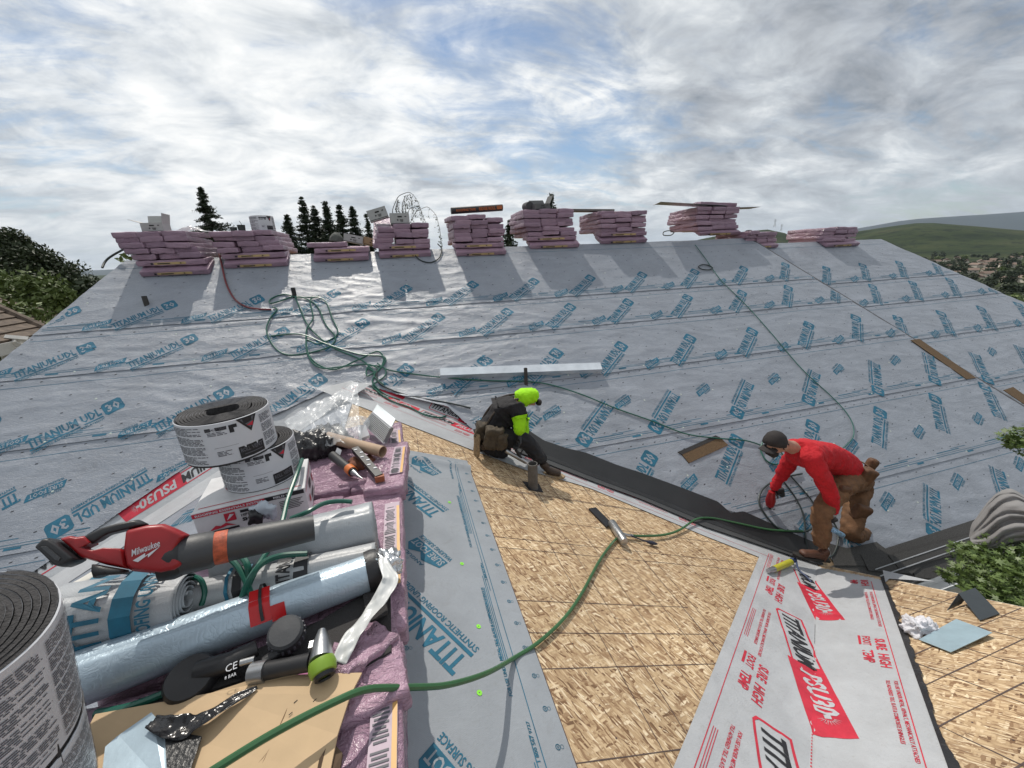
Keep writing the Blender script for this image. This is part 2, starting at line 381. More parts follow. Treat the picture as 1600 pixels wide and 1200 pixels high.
slab(d, [(hipX(RIDY)+.002, RIDY, RZ-.14), (hipX(EY)+.002, EY, mz(EY)-.14), (hipX(EY)+2, EY, mz(EY)-3.), (hipX(RIDY)+3.8, RIDY+5, RZ-5.63)])
d.build('main_roof_deck', m_deckd, house)
# wing and cross gable decks (visible strand board)
def wz(X): return ZA-TW*(X-XA)
def wlz(X): return ZA+TW*(X-XA)
def p2z(Y): return C2-T2*Y
cx, cy = 3.955, 2.33
osb = MB()
osb.prism([(XA, 4.95, ZA), (cx, cy, wz(cx)), (XA, -.733, ZA)], (0, 0, -.04))
osb.prism([(cx+.004, cy, p2z(cy)), (cx+.004, -.733, ZA), (XA+.004, -.733, ZA)], (0, 0, -.04))
osb_o = osb.build('strand_board_deck', m_osb, house)
wl = MB(); vyl = lambda X: 5.317+.571*X
wl.prism([(XA-.002, 4.957, ZA), (XA-.002, -3, ZA), (-5.2, -3, wlz(-5.2)), (-5.2, vyl(-5.2), wlz(-5.2))], (0, 0, -.04))
wl.build('wing_left_deck', m_deckd, house)
bk = MB(); bk.prism([(XA, -.735, ZA-.001), (cx, -.735, ZA-.001), (cx, -5, ZA-2.5), (XA, -5, ZA-2.5)], (0, 0, -.04)); bk.build('back_slope_deck', m_deckd, house)
w = MB()
w.prism([(Lx(3)+.45, 2.5, -6.5), (hipX(3)-.3, 2.5, -6.5), (hipX(3)-.3, 11.5, -6.5), (Lx(3)+.45, 11.5, -6.5)], (0, 0, 3.0))
w.prism([(XA+.9, -4.4, -6.5), (cx-.5, -4.4, -6.5), (cx-.5, 2.49, -6.5), (-4.6, 2.49, -6.5), (-4.6, -4.4, -6.5)], (0, 0, 3.3))
w.build('wall', m_wall, house)
fb = MB()           # rake and eave trim boards
def board(a, b, h=.16, t=.025, off=(0, 0, 0)):
    a = np.array(a)+off; b = np.array(b)+off; fb.prism([a, b, b-[0, 0, h], a-[0, 0, h]], np.cross(b-a, [0, 0, 1.])/np.linalg.norm(np.cross(b-a, [0, 0, 1.]))*t)
board((cx+.01, cy, p2z(cy)-.002), (cx+.01, -.73, ZA-.002)); board((Lx(2.03)-.004, 2.03, mz(2.03)), (Lx(RIDY)-.004, RIDY, RZ))
board((stepX(EY), EY-.03, mz(EY)-.12), (cx+.06, EY-.03, mz(EY)-.01), .15)
fb.build('fascia', m_trim, house)
# ---- courses of underlayment on the main slope
SE = S0+np.array([-1.4, -.93, 0, 1.12, 2.2, 3.14, 3.86, 4.9])     # lower edges of the courses
Stop = (RIDY+TM*RZ)/SM
def Sof(Y): return (Y+TM*(TM*Y+CM))/SM
def Yof(S): return (SM*S-TM*CM)/(1+TM*TM)
Sval = lambda X: Sof(np.where(X > XA, 4.593-.5714*X, 5.317+.571*X))     # the two valleys
_e = [(-170, 1040), (55, 893), (175, 812), (235, 770), (300, 724), (420, 655), (500, 617), (556, 596), (600, 612), (640, 627), (668, 634), (700, 642), (745, 684), (830, 704), (1000, 756), (1160, 806), (1215, 826), (1262, 850), (1300, 868)]
_e = np.array([M(*q) for q in _e]); _eS = mainS(_e)
edgeS = lambda X: np.where(X < 4.15, np.interp(X, _e[:, 0], _eS)+.015*(vn(X*7, X*0+2)-.5), Sof(2.20))
cap = mat('green_cap', (.25, .75, .05), .5)
rolls = []
for k in range(len(SE)-1):
    slo, shi = SE[k], min(SE[k+1]+.09, Stop+.02)
    if k == len(SE)-2: shi = Stop+.012
    if slo >= shi: continue
    surf = main_surf(0, slo, shi)
    for part in (0, 1):
        mb = MB()
        x0f = (lambda S: Lx(Yof(S))-.03) if part == 0 else (lambda S: stepX(Yof(S))+.01)
        x1f = (lambda S: stepX(Yof(S))) if part == 0 else (lambda S: hipX(Yof(S))+.05+.05*vn(S*6, 3.))
        dx = .028
        vs = np.linspace(slo, shi, int((shi-slo)/.028)+1)
        nx = int((x1f(slo)-x0f(slo))/dx); uu = np.linspace(0, 1, nx)
        U, V = np.meshgrid(uu, vs); Vw = V+.008*(vn(U*9+k*7, V*0+k)-.5)*(V < slo+.001)
        X = x0f(V)+(x1f(V)-x0f(V))*U
        Pp = surf(X.ravel(), Vw.ravel())
        if part: Pp[:, 2] -= .13
        # keep out the triangle that belongs to the wing
        Sv = edgeS(X); keep = (V > Sv) & (V >= SE[0])
        if k < len(SE)-2 or 1:
            Pq = surf(X.ravel(), np.maximum(Vw, Sv).ravel())
            if part: Pq[:, 2] -= .13
            near_ = (np.abs(V-Sv) < .035).ravel(); Pp[near_] = Pq[near_]
        lift = .05*np.clip(1-(V-Sv)/.22, 0, 1)**2*np.exp(-((X-.35)/.55)**4)
        Pp[:, 2] += lift.ravel()
        if part: keep = keep & (V > Sof(EY)-.05)
        keep = keep & ((X < 4.2) | (V > Sof(2.20))); keepb = (V > Sv-.034) & (V >= SE[0]) & ((V > Sof(EY)-.05) if part else True)
        Fs = []
        for j in range(len(vs)-1):
            for i in range(nx-1):
                if (keep[j:j+2, i:i+2].any() and keepb[j:j+2, i:i+2].all()): Fs.append((j*nx+i, j*nx+i+1, (j+1)*nx+i+1, (j+1)*nx+i))
        if not Fs: continue
        # shift rows that dip below the valley up onto it
        dip = np.maximum(0, (Sv-V)).ravel(); 
        Pp[:, 1] += 0; 
        mb.add(Pp, Fs); o = mb.build('underlayment_course', m_under, house, smooth='all', fix=False)
        pr = MB()
        flipped = k in (1, 3)
        valley_ok = lambda X, S: (S > edgeS(X)+.03) & (S < Stop-.01) & ((X < 4.2) | (S > Sof(2.24)))
        if part == 0: okf = lambda X, S: valley_ok(X, S) & (X > Lx(Yof(S))) & (X < stepX(Yof(S))-.01)
        else: okf = lambda X, S: valley_ok(X, S) & (X > stepX(Yof(S))+.03) & (X < hipX(Yof(S)))
        dzp = -.13 if part else 0.
        def sf(X, S, off=0., surf=surf, dzp=dzp): P = surf(X, S, off); P[:, 2] += dzp; return P
        base = {1: (-5.45+1.25*0, -.70+S0), 2: (2.20, .33+S0), 3: (2.83, 1.27+S0), 4: (2.65, 2.16-.02+S0), 5: (3.25, 3.12+S0), 6: (3.89, 3.83+S0), 0: (0, 0)}[k]
        step = {1: 1.3, 2: 1.3, 3: 1.29, 4: 1.235, 5: 1.19, 6: 1.15, 0: 1}[k]; stepL = {3: 1.02, 4: 1.055, 5: 1.06, 6: 1.05}.get(k, step)
        if k >= 1:
            if k == 1: base = (5.58, base[1])
            hh = {6: .9, 5: .93}.get(k, 1.)
            for n in range(-9, 9):
                x = base[0]+(n*step if n >= 0 else n*stepL)
                ang = R(39 if x < 6.5 else 45 if x < 8.5 else 50)
                if x < -1.8: ang = R(34)
                if flipped: L_UDL.put(pr, sf, (x+.62*hh, base[1]+.52*hh), ang+math.pi, hh, clip=okf); L_SF.put(pr, sf, (x-.02, base[1]+.55), R(24)+math.pi, .95, clip=okf)
                else: L_UDL.put(pr, sf, (x, base[1]-.02), ang, hh, clip=okf); L_SF.put(pr, sf, (x+.70, base[1]+.0), R(24), .95, clip=okf)
        q = Print(); a = -6; b_ = 16
        q.rect(a, .060, b_, .066, 0, 0, 400); q.rect(a, .085, b_, .089, 0, 0, 400)
        q.rect(a, shi-slo-.20, b_, shi-slo-.195, 0, 0, 400)
        for i in range(22):
            u = a+i*1.02+k*.3; q.rect(u, .110, u+.45, .120, 0, 0, 8); q.rect(u+.3, .132, u+.62, .138, 0, 0, 6); q.rect(u+.55, .035, u+.67, .055, 0, 0, 2)
        q.put(pr, sf, (0, slo), 0, clip=okf)
        q = Print(); rg = np.random.RandomState(k*5+part)
        for i in range(130):
            for v in (.16, .40, .64, .88, 1.04):
                u = a+i*.17+(.08 if int(v*10) % 2 else 0)
                if v < shi-slo-.02 and (v in (.16, 1.04) or i % 2 == 0): q.poly([(u, v), (u+.022, v+.004), (u+.026, v+.014), (u+.004, v+.010)], 2)
        q.put(pr, sf, (0, slo), 0, clip=okf)
        if pr.n: sub(o, pr.build('printed_lettering', [m_teal, m_under, m_blk], house, fix=False))
        # plastic caps of the nails
        if part == 0:
            cp = MB()
            for i in range(60):
                x = -4+i*.29+rg.rand()*.1; s_ = slo+.05+.0*rg.rand() if i % 2 else slo+.55
                if okf(np.array([x]), np.array([s_]))[0] and rg.rand() < .5:
                    c_ = sf(np.array([x]), np.array([s_]), .001)[0]; cp.lathe([(.0, .003), (.010, .002), (.012, 0)], c_, nM, 8)
            if cp.n: sub(o, cp.build('nail_caps', mat('grey_cap', (.5, .55, .5), .4), house, fix=False))
# ------------------------------------------------------------------ sheets on the wing
CA = np.array([cx, cy, wz(cx)]); CB = np.array([XA, -.733, ZA]); cD = (CB-CA)/np.linalg.norm(CB-CA)
pW = -np.cross(nW, -cD); pW = pW if pW @ [-1, 1, 0] > 0 else -pW
p2v = np.cross(n2, cD); p2v = p2v if p2v @ [1, -1, 0] > 0 else -p2v
def sW(a, y, off=0., h=None):
    a = np.asarray(a, float); y = np.asarray(y, float); hh = .003+off+(h(a, y) if h else 0)
    return np.c_[XA+a/SW+nW[0]*hh, y+0*a, ZA-TW*a/SW+nW[2]*hh]
def sV(u, w, off=0.):      # sheet lying in the valley between wing and cross gable: u down towards the camera, w to the right
    u = np.asarray(u, float); w = np.asarray(w, float)
    round_ = .012*np.exp(-(w/.05)**2)
    wr = .0035*(1-np.abs(2*fbm(u*2.2+w*5, w*4-u*1.3, 3)-1))**3*2+.004*fbm(u*3, w*3, 2)
    hh = .004+off+round_+wr
    side = (w < 0)[:, None]
    P = CA+u[:, None]*cD+np.where(side, -w[:, None]*pW+hh[:, None]*nW, w[:, None]*p2v+hh[:, None]*n2)
    return P
def sheet(surf, us, vs, name, m, keepf=None, label=None):
    mb = MB(); U, V = np.meshgrid(us, vs); n = len(us); P = surf(U.ravel(), V.ravel())
    K = keepf(U, V) if keepf else np.ones(U.shape, bool)
    mb.add(P, [(j*n+i, j*n+i+1, (j+1)*n+i+1, (j+1)*n+i) for j in range(len(vs)-1) for i in range(n-1) if K[j, i] and K[j, i+1] and K[j+1, i] and K[j+1, i+1]])
    o = mb.build(name, m, house, smooth='all', fix=False)
    if label: o['label'] = label
    return o
# chalk lines and panel joints on the strand board
rg = random.Random(31); ck = MB(); m_chalk = mat('chalk', (.085, .06, .055), .9)
def surfline(P, Q, surf, w=.0045, off=.0015, n=26):
    P, Q = np.array(P, float), np.array(Q, float); d_ = (Q-P)/np.linalg.norm(Q-P); nn_ = np.array([-d_[1], d_[0]])*w/2
    t = np.linspace(0, 1, n); C_ = P+t[:, None]*(Q-P)+nn_*(.8*(vn(t*40, t*0+P.sum()*3)-.5))[:, None]
    wv = (.55+.7*vn(t*60, t*0+7))[:, None]
    V = np.vstack([surf(*(C_+nn_*wv).T, off), surf(*(C_-nn_*wv).T, off)])
    ck.add(V, [(i, i+1, n+i+1, n+i) for i in range(n-1)])
flat = lambda a, y, off: sW(a, y, off-.003)
for y_ in (.86, 1.235, 1.43, 1.64, 2.09, 2.2, 2.47, 2.86, 3.12, 3.5, 3.85): surfline((0.0, y_), (2.45 if y_ < 2 else 5, y_+.01), flat)
for a_ in (.25, .72, 1.16, 1.34, 1.56, 1.80, 2.1, 2.45, 2.8, 3.2, 3.7): surfline((a_*SW/1.077+.42, -.2 if a_ < 1.5 else .6), (a_*SW/1.077+.42, 4.2), flat)
surfline((2.40, 1.2), (2.41, 4), flat, .008); surfline((0, 2.88), (5, 2.885), flat, .008)
def sP(x, s, off=0.): x = np.asarray(x, float); s = np.asarray(s, float); return np.c_[x, s/S2+n2[1]*off, C2-T2*s/S2+n2[2]*off]
for y_ in (.42, .655, .84, 1.02, 1.30, 1.62): surfline((.5, y_*S2), (3.93, y_*S2+.01), sP, .007)
for x_ in (1.9, 2.28, 2.75, 3.12, 3.45, 3.72): surfline((x_, -.5), (x_+.02, 2.6), sP, .007)
for a_ in np.arange(.15, 4.9, .405):
    for y_ in np.arange(.3, 4.3, .152):
        if rg.random() < .8: q_ = flat(np.array([a_+.012*rg.random()]), np.array([y_+.03*rg.random()]), .0012)[0]; ck.lathe([(0, .0006), (.0045, .0)], q_, nW, 6)
for x_ in np.arange(.8, 3.9, .405):
    for y_ in np.arange(-.2, 2.6, .152): q_ = sP(np.array([x_+.012*rg.random()]), np.array([y_+.03*rg.random()]), .0012)[0]; ck.lathe([(0, .0006), (.0045, .0)], q_, n2, 6)
ckclip = ck; sub(osb_o, ck.build('chalk_lines', m_chalk, house, fix=False))
# grey strip beside the ridge, with its folded end
fold = lambda a, y: .028*np.exp(-((y-3.16)/.055)**2)*(1+.3*vn(a*5, y*0))+.004*fbm(a*3, y*4, 3)+.010*np.clip((y-3.2)/.1, 0, 1)
st = sheet(lambda a, y, off=0.: sW(a, y, off, fold), np.linspace(.0, 1.135, 56), np.linspace(-.6, 3.30, 150), 'underlayment_strip', m_strip, label='narrow grey printed strip lying beside the pile, its far end folded')
pr = MB(); sfw = lambda a, y, off=0.: sW(a, y, off, fold)
okw = lambda a, y: (a > .01) & (a < 1.12) & (y < 3.27)
def bigudl():
    p = Print(); p.text('TITANIUM UDL', 0, .085, .70, .20, 0, .03, 0, 3); p.rect(0, .047, .70, .068, 0, 0, 4)
    p.text('SYNTHETIC ROOFING UNDERLAYMENT', 0, 0, .70, .036, 0, .02, 0, 2); return p
def bigsf():
    p = Print(); p.poly([(0, .05), (.27, .05), (.27, .125), (.22, .17), (.16, .125), (.11, .17), (.0, .125)], 0, 0)
    p.text('SURE FOOT', .01, .06, .26, .115, 2, .02, 1, 2); p.text('ANGULAR', .07, .18, .27, .205, 0, .02, 0, 2); p.text('WALKING SURFACE', 0, 0, .27, .035, 0, .02, 0, 2); return p
BU, BS = bigudl(), bigsf()
aT = math.atan2(1.51-1.22, .506-.748)
for yy in (.115, 1.222, 2.335): BU.put(pr, sfw, (.845, yy+.12), aT, 1., clip=okw)
for (a_, y_) in ((.80, .80), (.80, 1.93), (.86, 3.0)): BS.put(pr, sfw, (a_, y_), aT, 1., clip=okw)
q = Print(); q.rect(-.6, -1.004, 3.3, -1.008, 0, 0, 60); q.rect(1.7, -.985, 3.3, -.989, 0, 0, 20)
for v in range(4): 
    for u in (.35, 1.28, 2.2): q.rect(u+.0, -.975+v*.010, u+.62-v*.09, -.971+v*.010, 0, 0, 8)
for u in (.22, 1.12, 2.06, 2.92): q.text('FOR USE UNDER METAL, TILE, SLATE & COMPOSITION SHINGLES', u, -.952, u+.6, -.932, 0, .02, 0, 2); q.text('1 800 567 9727', u+.66, -.99, u+.80, -.975, 0, .02, 0, 2)
q.put(pr, lambda u, v, off: sfw(-v, u, off), (0, 0), 0, clip=lambda u, v: (u < 3.25))
q = Print()
for i in range(28):
    for a_ in (1.083, .60, .31): 
        if a_ > 1 or i % 2: q.ring(a_-(.0 if a_ > 1 else .1*(i % 4)), -.5+i*.142, .011, .003, 0); q.ring(a_-(.0 if a_ > 1 else .1*(i % 4)), -.5+i*.142, .004, .002, 0, 8); q.ring(a_-(.0 if a_ > 1 else .1*(i % 4))+.019, -.5+i*.142, .008, .0015, 0, 8)
for i, (a_, y_) in enumerate(((.865, 1.463), (.80, 1.14), (.86, 2.55), (.85, 1.9))): q.ring(a_, y_, .012, .009, 1, 12, 1)
q.put(pr, sfw, (0, 0), 0, clip=okw)
sub(st, pr.build('printed_lettering', [m_teal, cap, m_strip], house, fix=False))
# strip on the hidden side of the ridge, and PSU band of the left valley
def sWL(a, y, off=0.):
    a = np.asarray(a, float); hh = .012+off+.006*fbm(a*3, y*3+4, 3); return np.c_[XA-a/SW+nWL[0]*hh, y+0*a, ZA-TW*a/SW+nWL[2]*hh]
vya = lambda a: 5.317+.571*(XA-a/SW)
stl = sheet(sWL, np.linspace(.0, 4.7, 120), np.linspace(-2, 4.9, 150), 'underlayment_strip', m_under, lambda a, y: (y < vya(a)-.20+.02*vn(a*5, a*0)), 'loose grey printed sheet on the far side of the wing ridge, under the red blower')
pr = MB()
L_UDL.put(pr, sWL, (2.42, 3.05), R(205), 1.05); L_UDL.put(pr, sWL, (1.45, 3.5), R(205), 1.0); L_UDL.put(pr, sWL, (3.5, 2.45), R(205), 1.0)
sub(stl, pr.build('printed_lettering', [m_teal, m_under], house, fix=False))
# PSU bands in the main valley: t along the valley from the apex, q across on either side
AP = np.array([XA, 4.957, ZA])
vR = np.array([cx, 2.335, wz(cx)])-AP; LR = np.linalg.norm(vR); vR /= LR
vL = np.array([-4.6, 5.317-.571*4.6, wlz(-4.6)])-AP; LL = np.linalg.norm(vL); vL /= LL
def vperp(n_, v_, sgn): c_ = np.cross(n_, v_); return c_ if c_[1]*sgn > 0 else -c_
def band(v_, n_, sgn, base=.006):
    c_ = vperp(n_, v_, sgn)
    def f(t, q_, off=0.):
        t = np.asarray(t, float); q_ = np.asarray(q_, float); h = base+off+.004*fbm(t*2, q_*5, 3)+.006*np.exp(-(q_/.04)**2)
        return AP+t[:, None]*v_+q_[:, None]*c_+h[:, None]*n_
    return f
bWR, bMR = band(vR, nW, -1), band(vR, nM, 1); bWL_, bML = band(vL, nWL, -1, .018), band(vL, nM, 1, .002)
osbe = np.array([W(*q) for q in [(565, 637), (650, 670), (740, 705), (820, 735), (900, 757), (925, 765), (1000, 796), (1100, 838), (1182, 870)]])
osbt = (osbe-AP) @ vR; osbq = np.abs((osbe-AP) @ vperp(nW, vR, -1))
qe = lambda t: np.interp(t, osbt, osbq)
def bandW(t, s_, off=0.): return bWR(t, np.asarray(s_)*qe(np.asarray(t)), off)
vb = sheet(bandW, np.linspace(-.1, LR-.02, 140), np.linspace(0, 1, 16), 'valley_membrane', m_psu, label='white membrane with red and black print between strand board and valley')
sheet(bMR, np.linspace(-.3, LR-.05, 140), np.linspace(0, .40, 12), 'valley_membrane', m_psu)
sheet(bML, np.linspace(-.0, LL, 140), np.linspace(0, .42, 12), 'valley_membrane', m_psu); sheet(bWL_, np.linspace(0, LL, 140), np.linspace(0, .45, 12), 'valley_membrane', m_psu)
def logo_psu(res=2):
    p = Print()
    p.poly([(0, .02), (.03, .0), (.57, .0), (.57, .012), (.035, .012), (.014, .03), (.014, .165), (.57, .165), (.57, .178), (0, .178)], 0, 0)
    p.poly([(.57, -.02), (1.16, -.02), (1.17, .03), (1.15, .178), (.57, .178)], 0, 0)
    p.text('TITANIUM', .04, .035, .60, .145, 1, .03, 2, res, .25); p.text('PSU30', .64, .03, 1.0, .15, 2, .03, 2, res, .25)
    for k in range(9):
        a_ = -1.2+k*.3+.0; p.poly([(1.02+.025*math.cos(a_), .09+.025*math.sin(a_)), (1.02+.06*math.cos(a_+.07), .09+.06*math.sin(a_+.07)), (1.02+.025*math.cos(a_+.15), .09+.025*math.sin(a_+.15))], 2, 2)
    p.rect(1.0, .075, 1.03, .105, 2, 2)
    return p
LP = logo_psu()
pr = MB(); fl = lambda t, q_, off=0.: bWR(t, -q_, off)
for t_ in (.03, .90, 1.8, 2.7, 3.5): LP.put(pr, fl, (t_+.02, -.175), 0, .72)
q = Print()
for t_ in (.0, .9, 1.75, 2.6, 3.5):
    for k in range(2): q.rect(t_+.05+k*.03, -.235-k*.028, t_+.40, -.230-k*.028, 0, 0, 4)
    q.text('SURE HIGH', t_+.52, -.27, t_+.70, -.245, 0, .03, 0, 2); q.text('FOOT TEMP', t_+.52, -.305, t_+.70, -.28, 0, .03, 0, 2)
q.rect(0, -.35, LR-.1, -.346, 0, 0, 60)
q.put(pr, fl, (0, 0), 0, clip=lambda u, w_: -w_ < qe(u)-.01)
fm = lambda t, q_, off=0.: bMR(t, q_, off)
for t_ in (-.2, .95, 2.1): LP.put(pr, fm, (t_, .03), 0, .7)
sub(vb, pr.build('printed_lettering', [m_red, m_blk, m_psu], house, fix=False))
pr = MB(); LP.put(pr, lambda t, q_, off: bML(t, .42-np.asarray(q_), off), (2.72, .16), 0, .9); LP.put(pr, lambda t, q_, off: bML(t, .42-np.asarray(q_), off), (1.4, .16), 0, .9)
pr.build('printed_lettering', [m_red, m_blk, m_psu], house, fix=False)
# white printed sheet down the second valley
vs_ = sheet(sV, np.linspace(.05, 4.6, 200), np.linspace(-.475, .49, 60), 'valley_sheet', m_psu, lambda u, w_: (w_ < .50+.0*u) & (u > .12+np.where(w_ < 0, -1.3*w_, .70*w_)), 'wide white sheet with big red and black print running down the near valley')
pr = MB()
for k in range(-1, 3):
    u0 = 1.60+k*1.36; LP.put(pr, sV, (u0+.04, -.265), R(13.5), 1.04, clip=lambda u, w_: u > .55)
q = Print(); q.rect(.5, -.412, 4.5, -.408, 0, 0, 90); q.rect(.45, .412, 4.5, .417, 0, 0, 90)
for k in range(-1, 3):
    for (u0, w0) in ((2.535+k*1.38, -.355), (1.665+k*1.38, .265)):
        q.text('SURE', u0, w0+.075, u0+.15, w0+.13, 0, .03, 0, 2); q.text('HIGH', u0+.20, w0+.075, u0+.37, w0+.13, 0, .03, 0, 2)
        q.text('FOOT', u0-.03, w0+.01, u0+.11, w0+.055, 0, .03, 0, 2); q.text('TEMP', u0+.17, w0+.0, u0+.33, w0+.055, 0, .03, 0, 2); q.rect(u0-.03, w0-.012, u0+.10, w0+.002, 0)
    for (u0, w0) in ((1.80+k*1.38, -.335), (2.18+k*1.38, .345)):
        q.text('FOR USE UNDER METAL, ASPHALT, MECHANICALLY ATTACHED', u0, w0+.035, u0+.66, w0+.056, 0, .02, 0, 2)
        q.text('TILE ADHERED TILE, SLATE & COMPOSITE SHINGLES', u0, w0, u0+.55, w0+.021, 0, .02, 0, 2)
    for j in range(3): q.rect(1.9+k*1.38, -.395+j*.010, 2.33+k*1.38, -.392+j*.010, 0, 0, 6)
for k in range(14): q.rect(1.55+k*.022+.0, -.006, 1.562+k*.022, -.002, 1); q.rect(2.75+k*.022, -.004, 2.762+k*.022, .0, 0)
q.put(pr, sV, (0, 0), 0, clip=lambda u, w_: u > .5)
sub(vs_, pr.build('printed_lettering', [m_red, m_blk, m_psu], house, fix=False))
# dark torn butyl edge along its right side, and the bit of membrane above the rake
tb = MB(); m_butyl = mat('black_butyl', (.016, .016, .018), .45, bump=(50, .6, .004))
us = np.linspace(.42, 4.5, 220); V = []
for u in us:
    w0 = .487; w1 = .50+.022*vn(u*9, 3)+.012*vn(u*40, 1); V += [tuple(sV(np.array([u]), np.array([w0]), .004)[0]), tuple(sV(np.array([u]), np.array([w1]), -.002+.012*vn(u*20, 9))[0])]
tb.add(V, [(2*i, 2*i+2, 2*i+3, 2*i+1) for i in range(len(us)-1)])
sub(vs_, tb.build('sticky_edge', m_butyl, house, fix=False))
e2 = MB(); e2.prism([P2(*q)+n2*.010 for q in [(1380, 893), (1462, 911), (1390, 906), (1384, 912)]], n2*.002); e2.build('membrane_scrap', m_psu, house)
# valley flashing, two dark layers
m_flash = mat('valley_lining_black', (.017, .018, .020), .5, bump=(220, .5, .002), var=(3, .25)); m_gran = mat('mineral_granules', (.062, .060, .058), .85, bump=(500, .8, .003), var=(120, .5))
fl1 = MB(); tops = np.array([M(*q) for q in [(822, 672), (850, 690), (885, 702), (915, 709), (960, 727), (1000, 740), (1060, 762), (1120, 785), (1140, 803), (1160, 800), (1215, 825), (1262, 845), (1300, 860)]])
bots = np.array([W(*q) for q in [(850, 726), (890, 742), (950, 765), (1000, 783), (1100, 826), (1180, 853), (1240, 873), (1290, 889)]])
tt = (tops-AP) @ vR; tq = (tops-AP) @ vperp(nM, vR, 1); bt = (bots-AP) @ vR; bq = np.abs((bots-AP) @ vperp(nW, vR, -1))
ts = np.linspace(tt[0], LR+.05, 120)
def flh(base, crown=.0):
    V = []
    for t in ts:
        a_ = AP+t*vR
        for s_ in (1, .66, .64, .33, .04): V.append(a_+vperp(nM, vR, 1)*np.interp(t, tt, tq)*s_+nM*(base+.012*(s_ < .65)+.004*vn(t*5, s_*3)))
        V.append(a_+(nM+nW)*.008+nW*base)
        for s_ in (.04, .3, .5, .52, 1): V.append(a_+vperp(nW, vR, -1)*np.interp(t, bt, bq)*s_+nW*(base+.010*(s_ < .51)+.004*vn(t*5, s_*3+8)))
    return V
V = flh(.026); n = 11; fl1.add(V, [])
for i in range(len(ts)-1):
    for k in range(n-1):
        fl1.mi.append(0 if k in (0, 1, 2, 3, 4, 5, 6, 7) else 1); fl1.f.append([i*n+k, i*n+k+1, (i+1)*n+k+1, (i+1)*n+k])
fo = fl1.build('valley_flashing', [m_flash, mat('valley_lining_grey', (.045, .047, .050), .6, bump=(220, .5, .002))], house, smooth=True, fix=False); fo['label'] = 'black and charcoal lining laid along the valley between the two workers'
# starter shingles stepping along the eave
def shingle_quad(mb, p, base, t=.007, n_=nM):
    mb.prism([np.array(q_)+n_*base for q_ in p], n_*t)
SCn = 0
for (pts, b_) in ([[(1290, 850), (1320, 858), (1365, 848), (1392, 868), (1362, 885), (1300, 885)], .030], [[(1340, 868), (1398, 868), (1440, 882), (1420, 898), (1352, 893)], .038],
                  [[(1382, 870), (1428, 858), (1546, 826), (1566, 836), (1566, 845), (1400, 892)], .046], [[(1420, 886), (1530, 858), (1600, 832), (1600, 860), (1450, 905), (1425, 903)], .030]):
    mb = MB(); shingle_quad(mb, [M(*q) for q in pts], b_); o = mb.build('starter_shingle', m_gran, house)
mb = MB(); 
for yy in (2.10, 2.155):
    mb.prism([np.array([4.55, yy, mz(yy)])+nM*.054, np.array([9, yy, mz(yy)])+nM*.054, np.array([9, yy+.008, mz(yy+.008)])+nM*.054, np.array([4.55, yy+.008, mz(yy+.008)])+nM*.054], nM*.003)
mb.build('shingle_seam', m_psu, house)
mb = MB(); mb.prism([np.array([4.0, EY-.04, mz(EY-.04)])+nM*.02, np.array([10, EY-.04, mz(EY-.04)])+nM*.02, np.array([10, EY+.25, mz(EY+.25)])+nM*.02, np.array([4.0, EY+.25, mz(EY+.25)])+nM*.02], nM*.008); mb.build('starter_course', m_gran, house)
gut = MB(); m_gut = mat('white_gutter', (.6, .62, .63), .3, spec=.6)
gp = [(-.005, .0), (-.005, -.10), (-.09, -.11), (-.125, -.05), (-.125, .0), (-.135, .0), (-.135, -.055), (-.095, -.12), (.0, -.11)]
V = [(x, EY-.06+a, mz(EY)-.05+b) for x in (cx+.6, 9.6) for a, b in gp]; n = len(gp)
gut.add(V, [(i, (i+1) % n, n+(i+1) % n, n+i) for i in range(n)]+[tuple(range(n)), tuple(range(2*n-1, n-1, -1))]); gut.build('gutter', m_gut, house)
# the step in the main slope; strip coloured dark for the shaded gap
stp = MB(); ys = np.linspace(EY+.05, RIDY, 40)
V = [];
for y in ys: V += [(stepX(y)+.004, y, mz(y)+.012), (stepX(y)+.05, y, mz(y)+.012), (stepX(y)+.05, y, mz(y)-.12), (stepX(y)+.004, y, mz(y)-.12)]
stp.add(V, [(4*i+k, 4*i+(k+1) % 4, 4*i+4+(k+1) % 4, 4*i+4+k) for i in range(len(ys)-1) for k in range(4)]); stp.build('step_edge', mat('step_gap_shade', (.07, .07, .075), .5), house)
# ------------------------------------------------------------------ shingle bundles
def plastic(name, col, rough=.33, wr=1.0, scale=18.):
    m = bpy.data.materials.new(name); m.use_nodes = True; nt = m.node_tree; b = nt.nodes['Principled BSDF']
    tc = nd(nt, 'ShaderNodeTexCoord').outputs['Object']; oi = nd(nt, 'ShaderNodeObjectInfo').outputs['Random']
    n = nd(nt, 'ShaderNodeTexNoise', {'Vector': tc, 'Scale': 5., 'Detail': 6.}).outputs[0]
    c = mixc(nt, n, tuple(x*.72 for x in col), tuple(min(1, x*1.25) for x in col))
    c = mixc(nt, 1., c, ramp(nt, oi, [(0, (.82, .80, .84)), (1, (1.12, 1.1, 1.1))]), 'MULTIPLY')
    nt.links.new(c, b.inputs['Base Color']); b.inputs['Roughness'].default_value = rough
    mp = nd(nt, 'ShaderNodeMapping', {'Vector': tc, 'Scale': (1, 1.6, 2.)}).outputs[0]
    v = nd(nt, 'ShaderNodeTexNoise', {'Vector': mp, 'Scale': scale, 'Detail': 5., 'Roughness': .6, 'Distortion': 1.6}).outputs[0]
    r_ = mth(nt, 'ABSOLUTE', mth(nt, 'SUBTRACT', v, .5))
    bn = nd(nt, 'ShaderNodeBump', {'Height': r_, 'Strength': wr, 'Distance': .02}); nt.links.new(bn.outputs[0], b.inputs['Normal'])
    return m
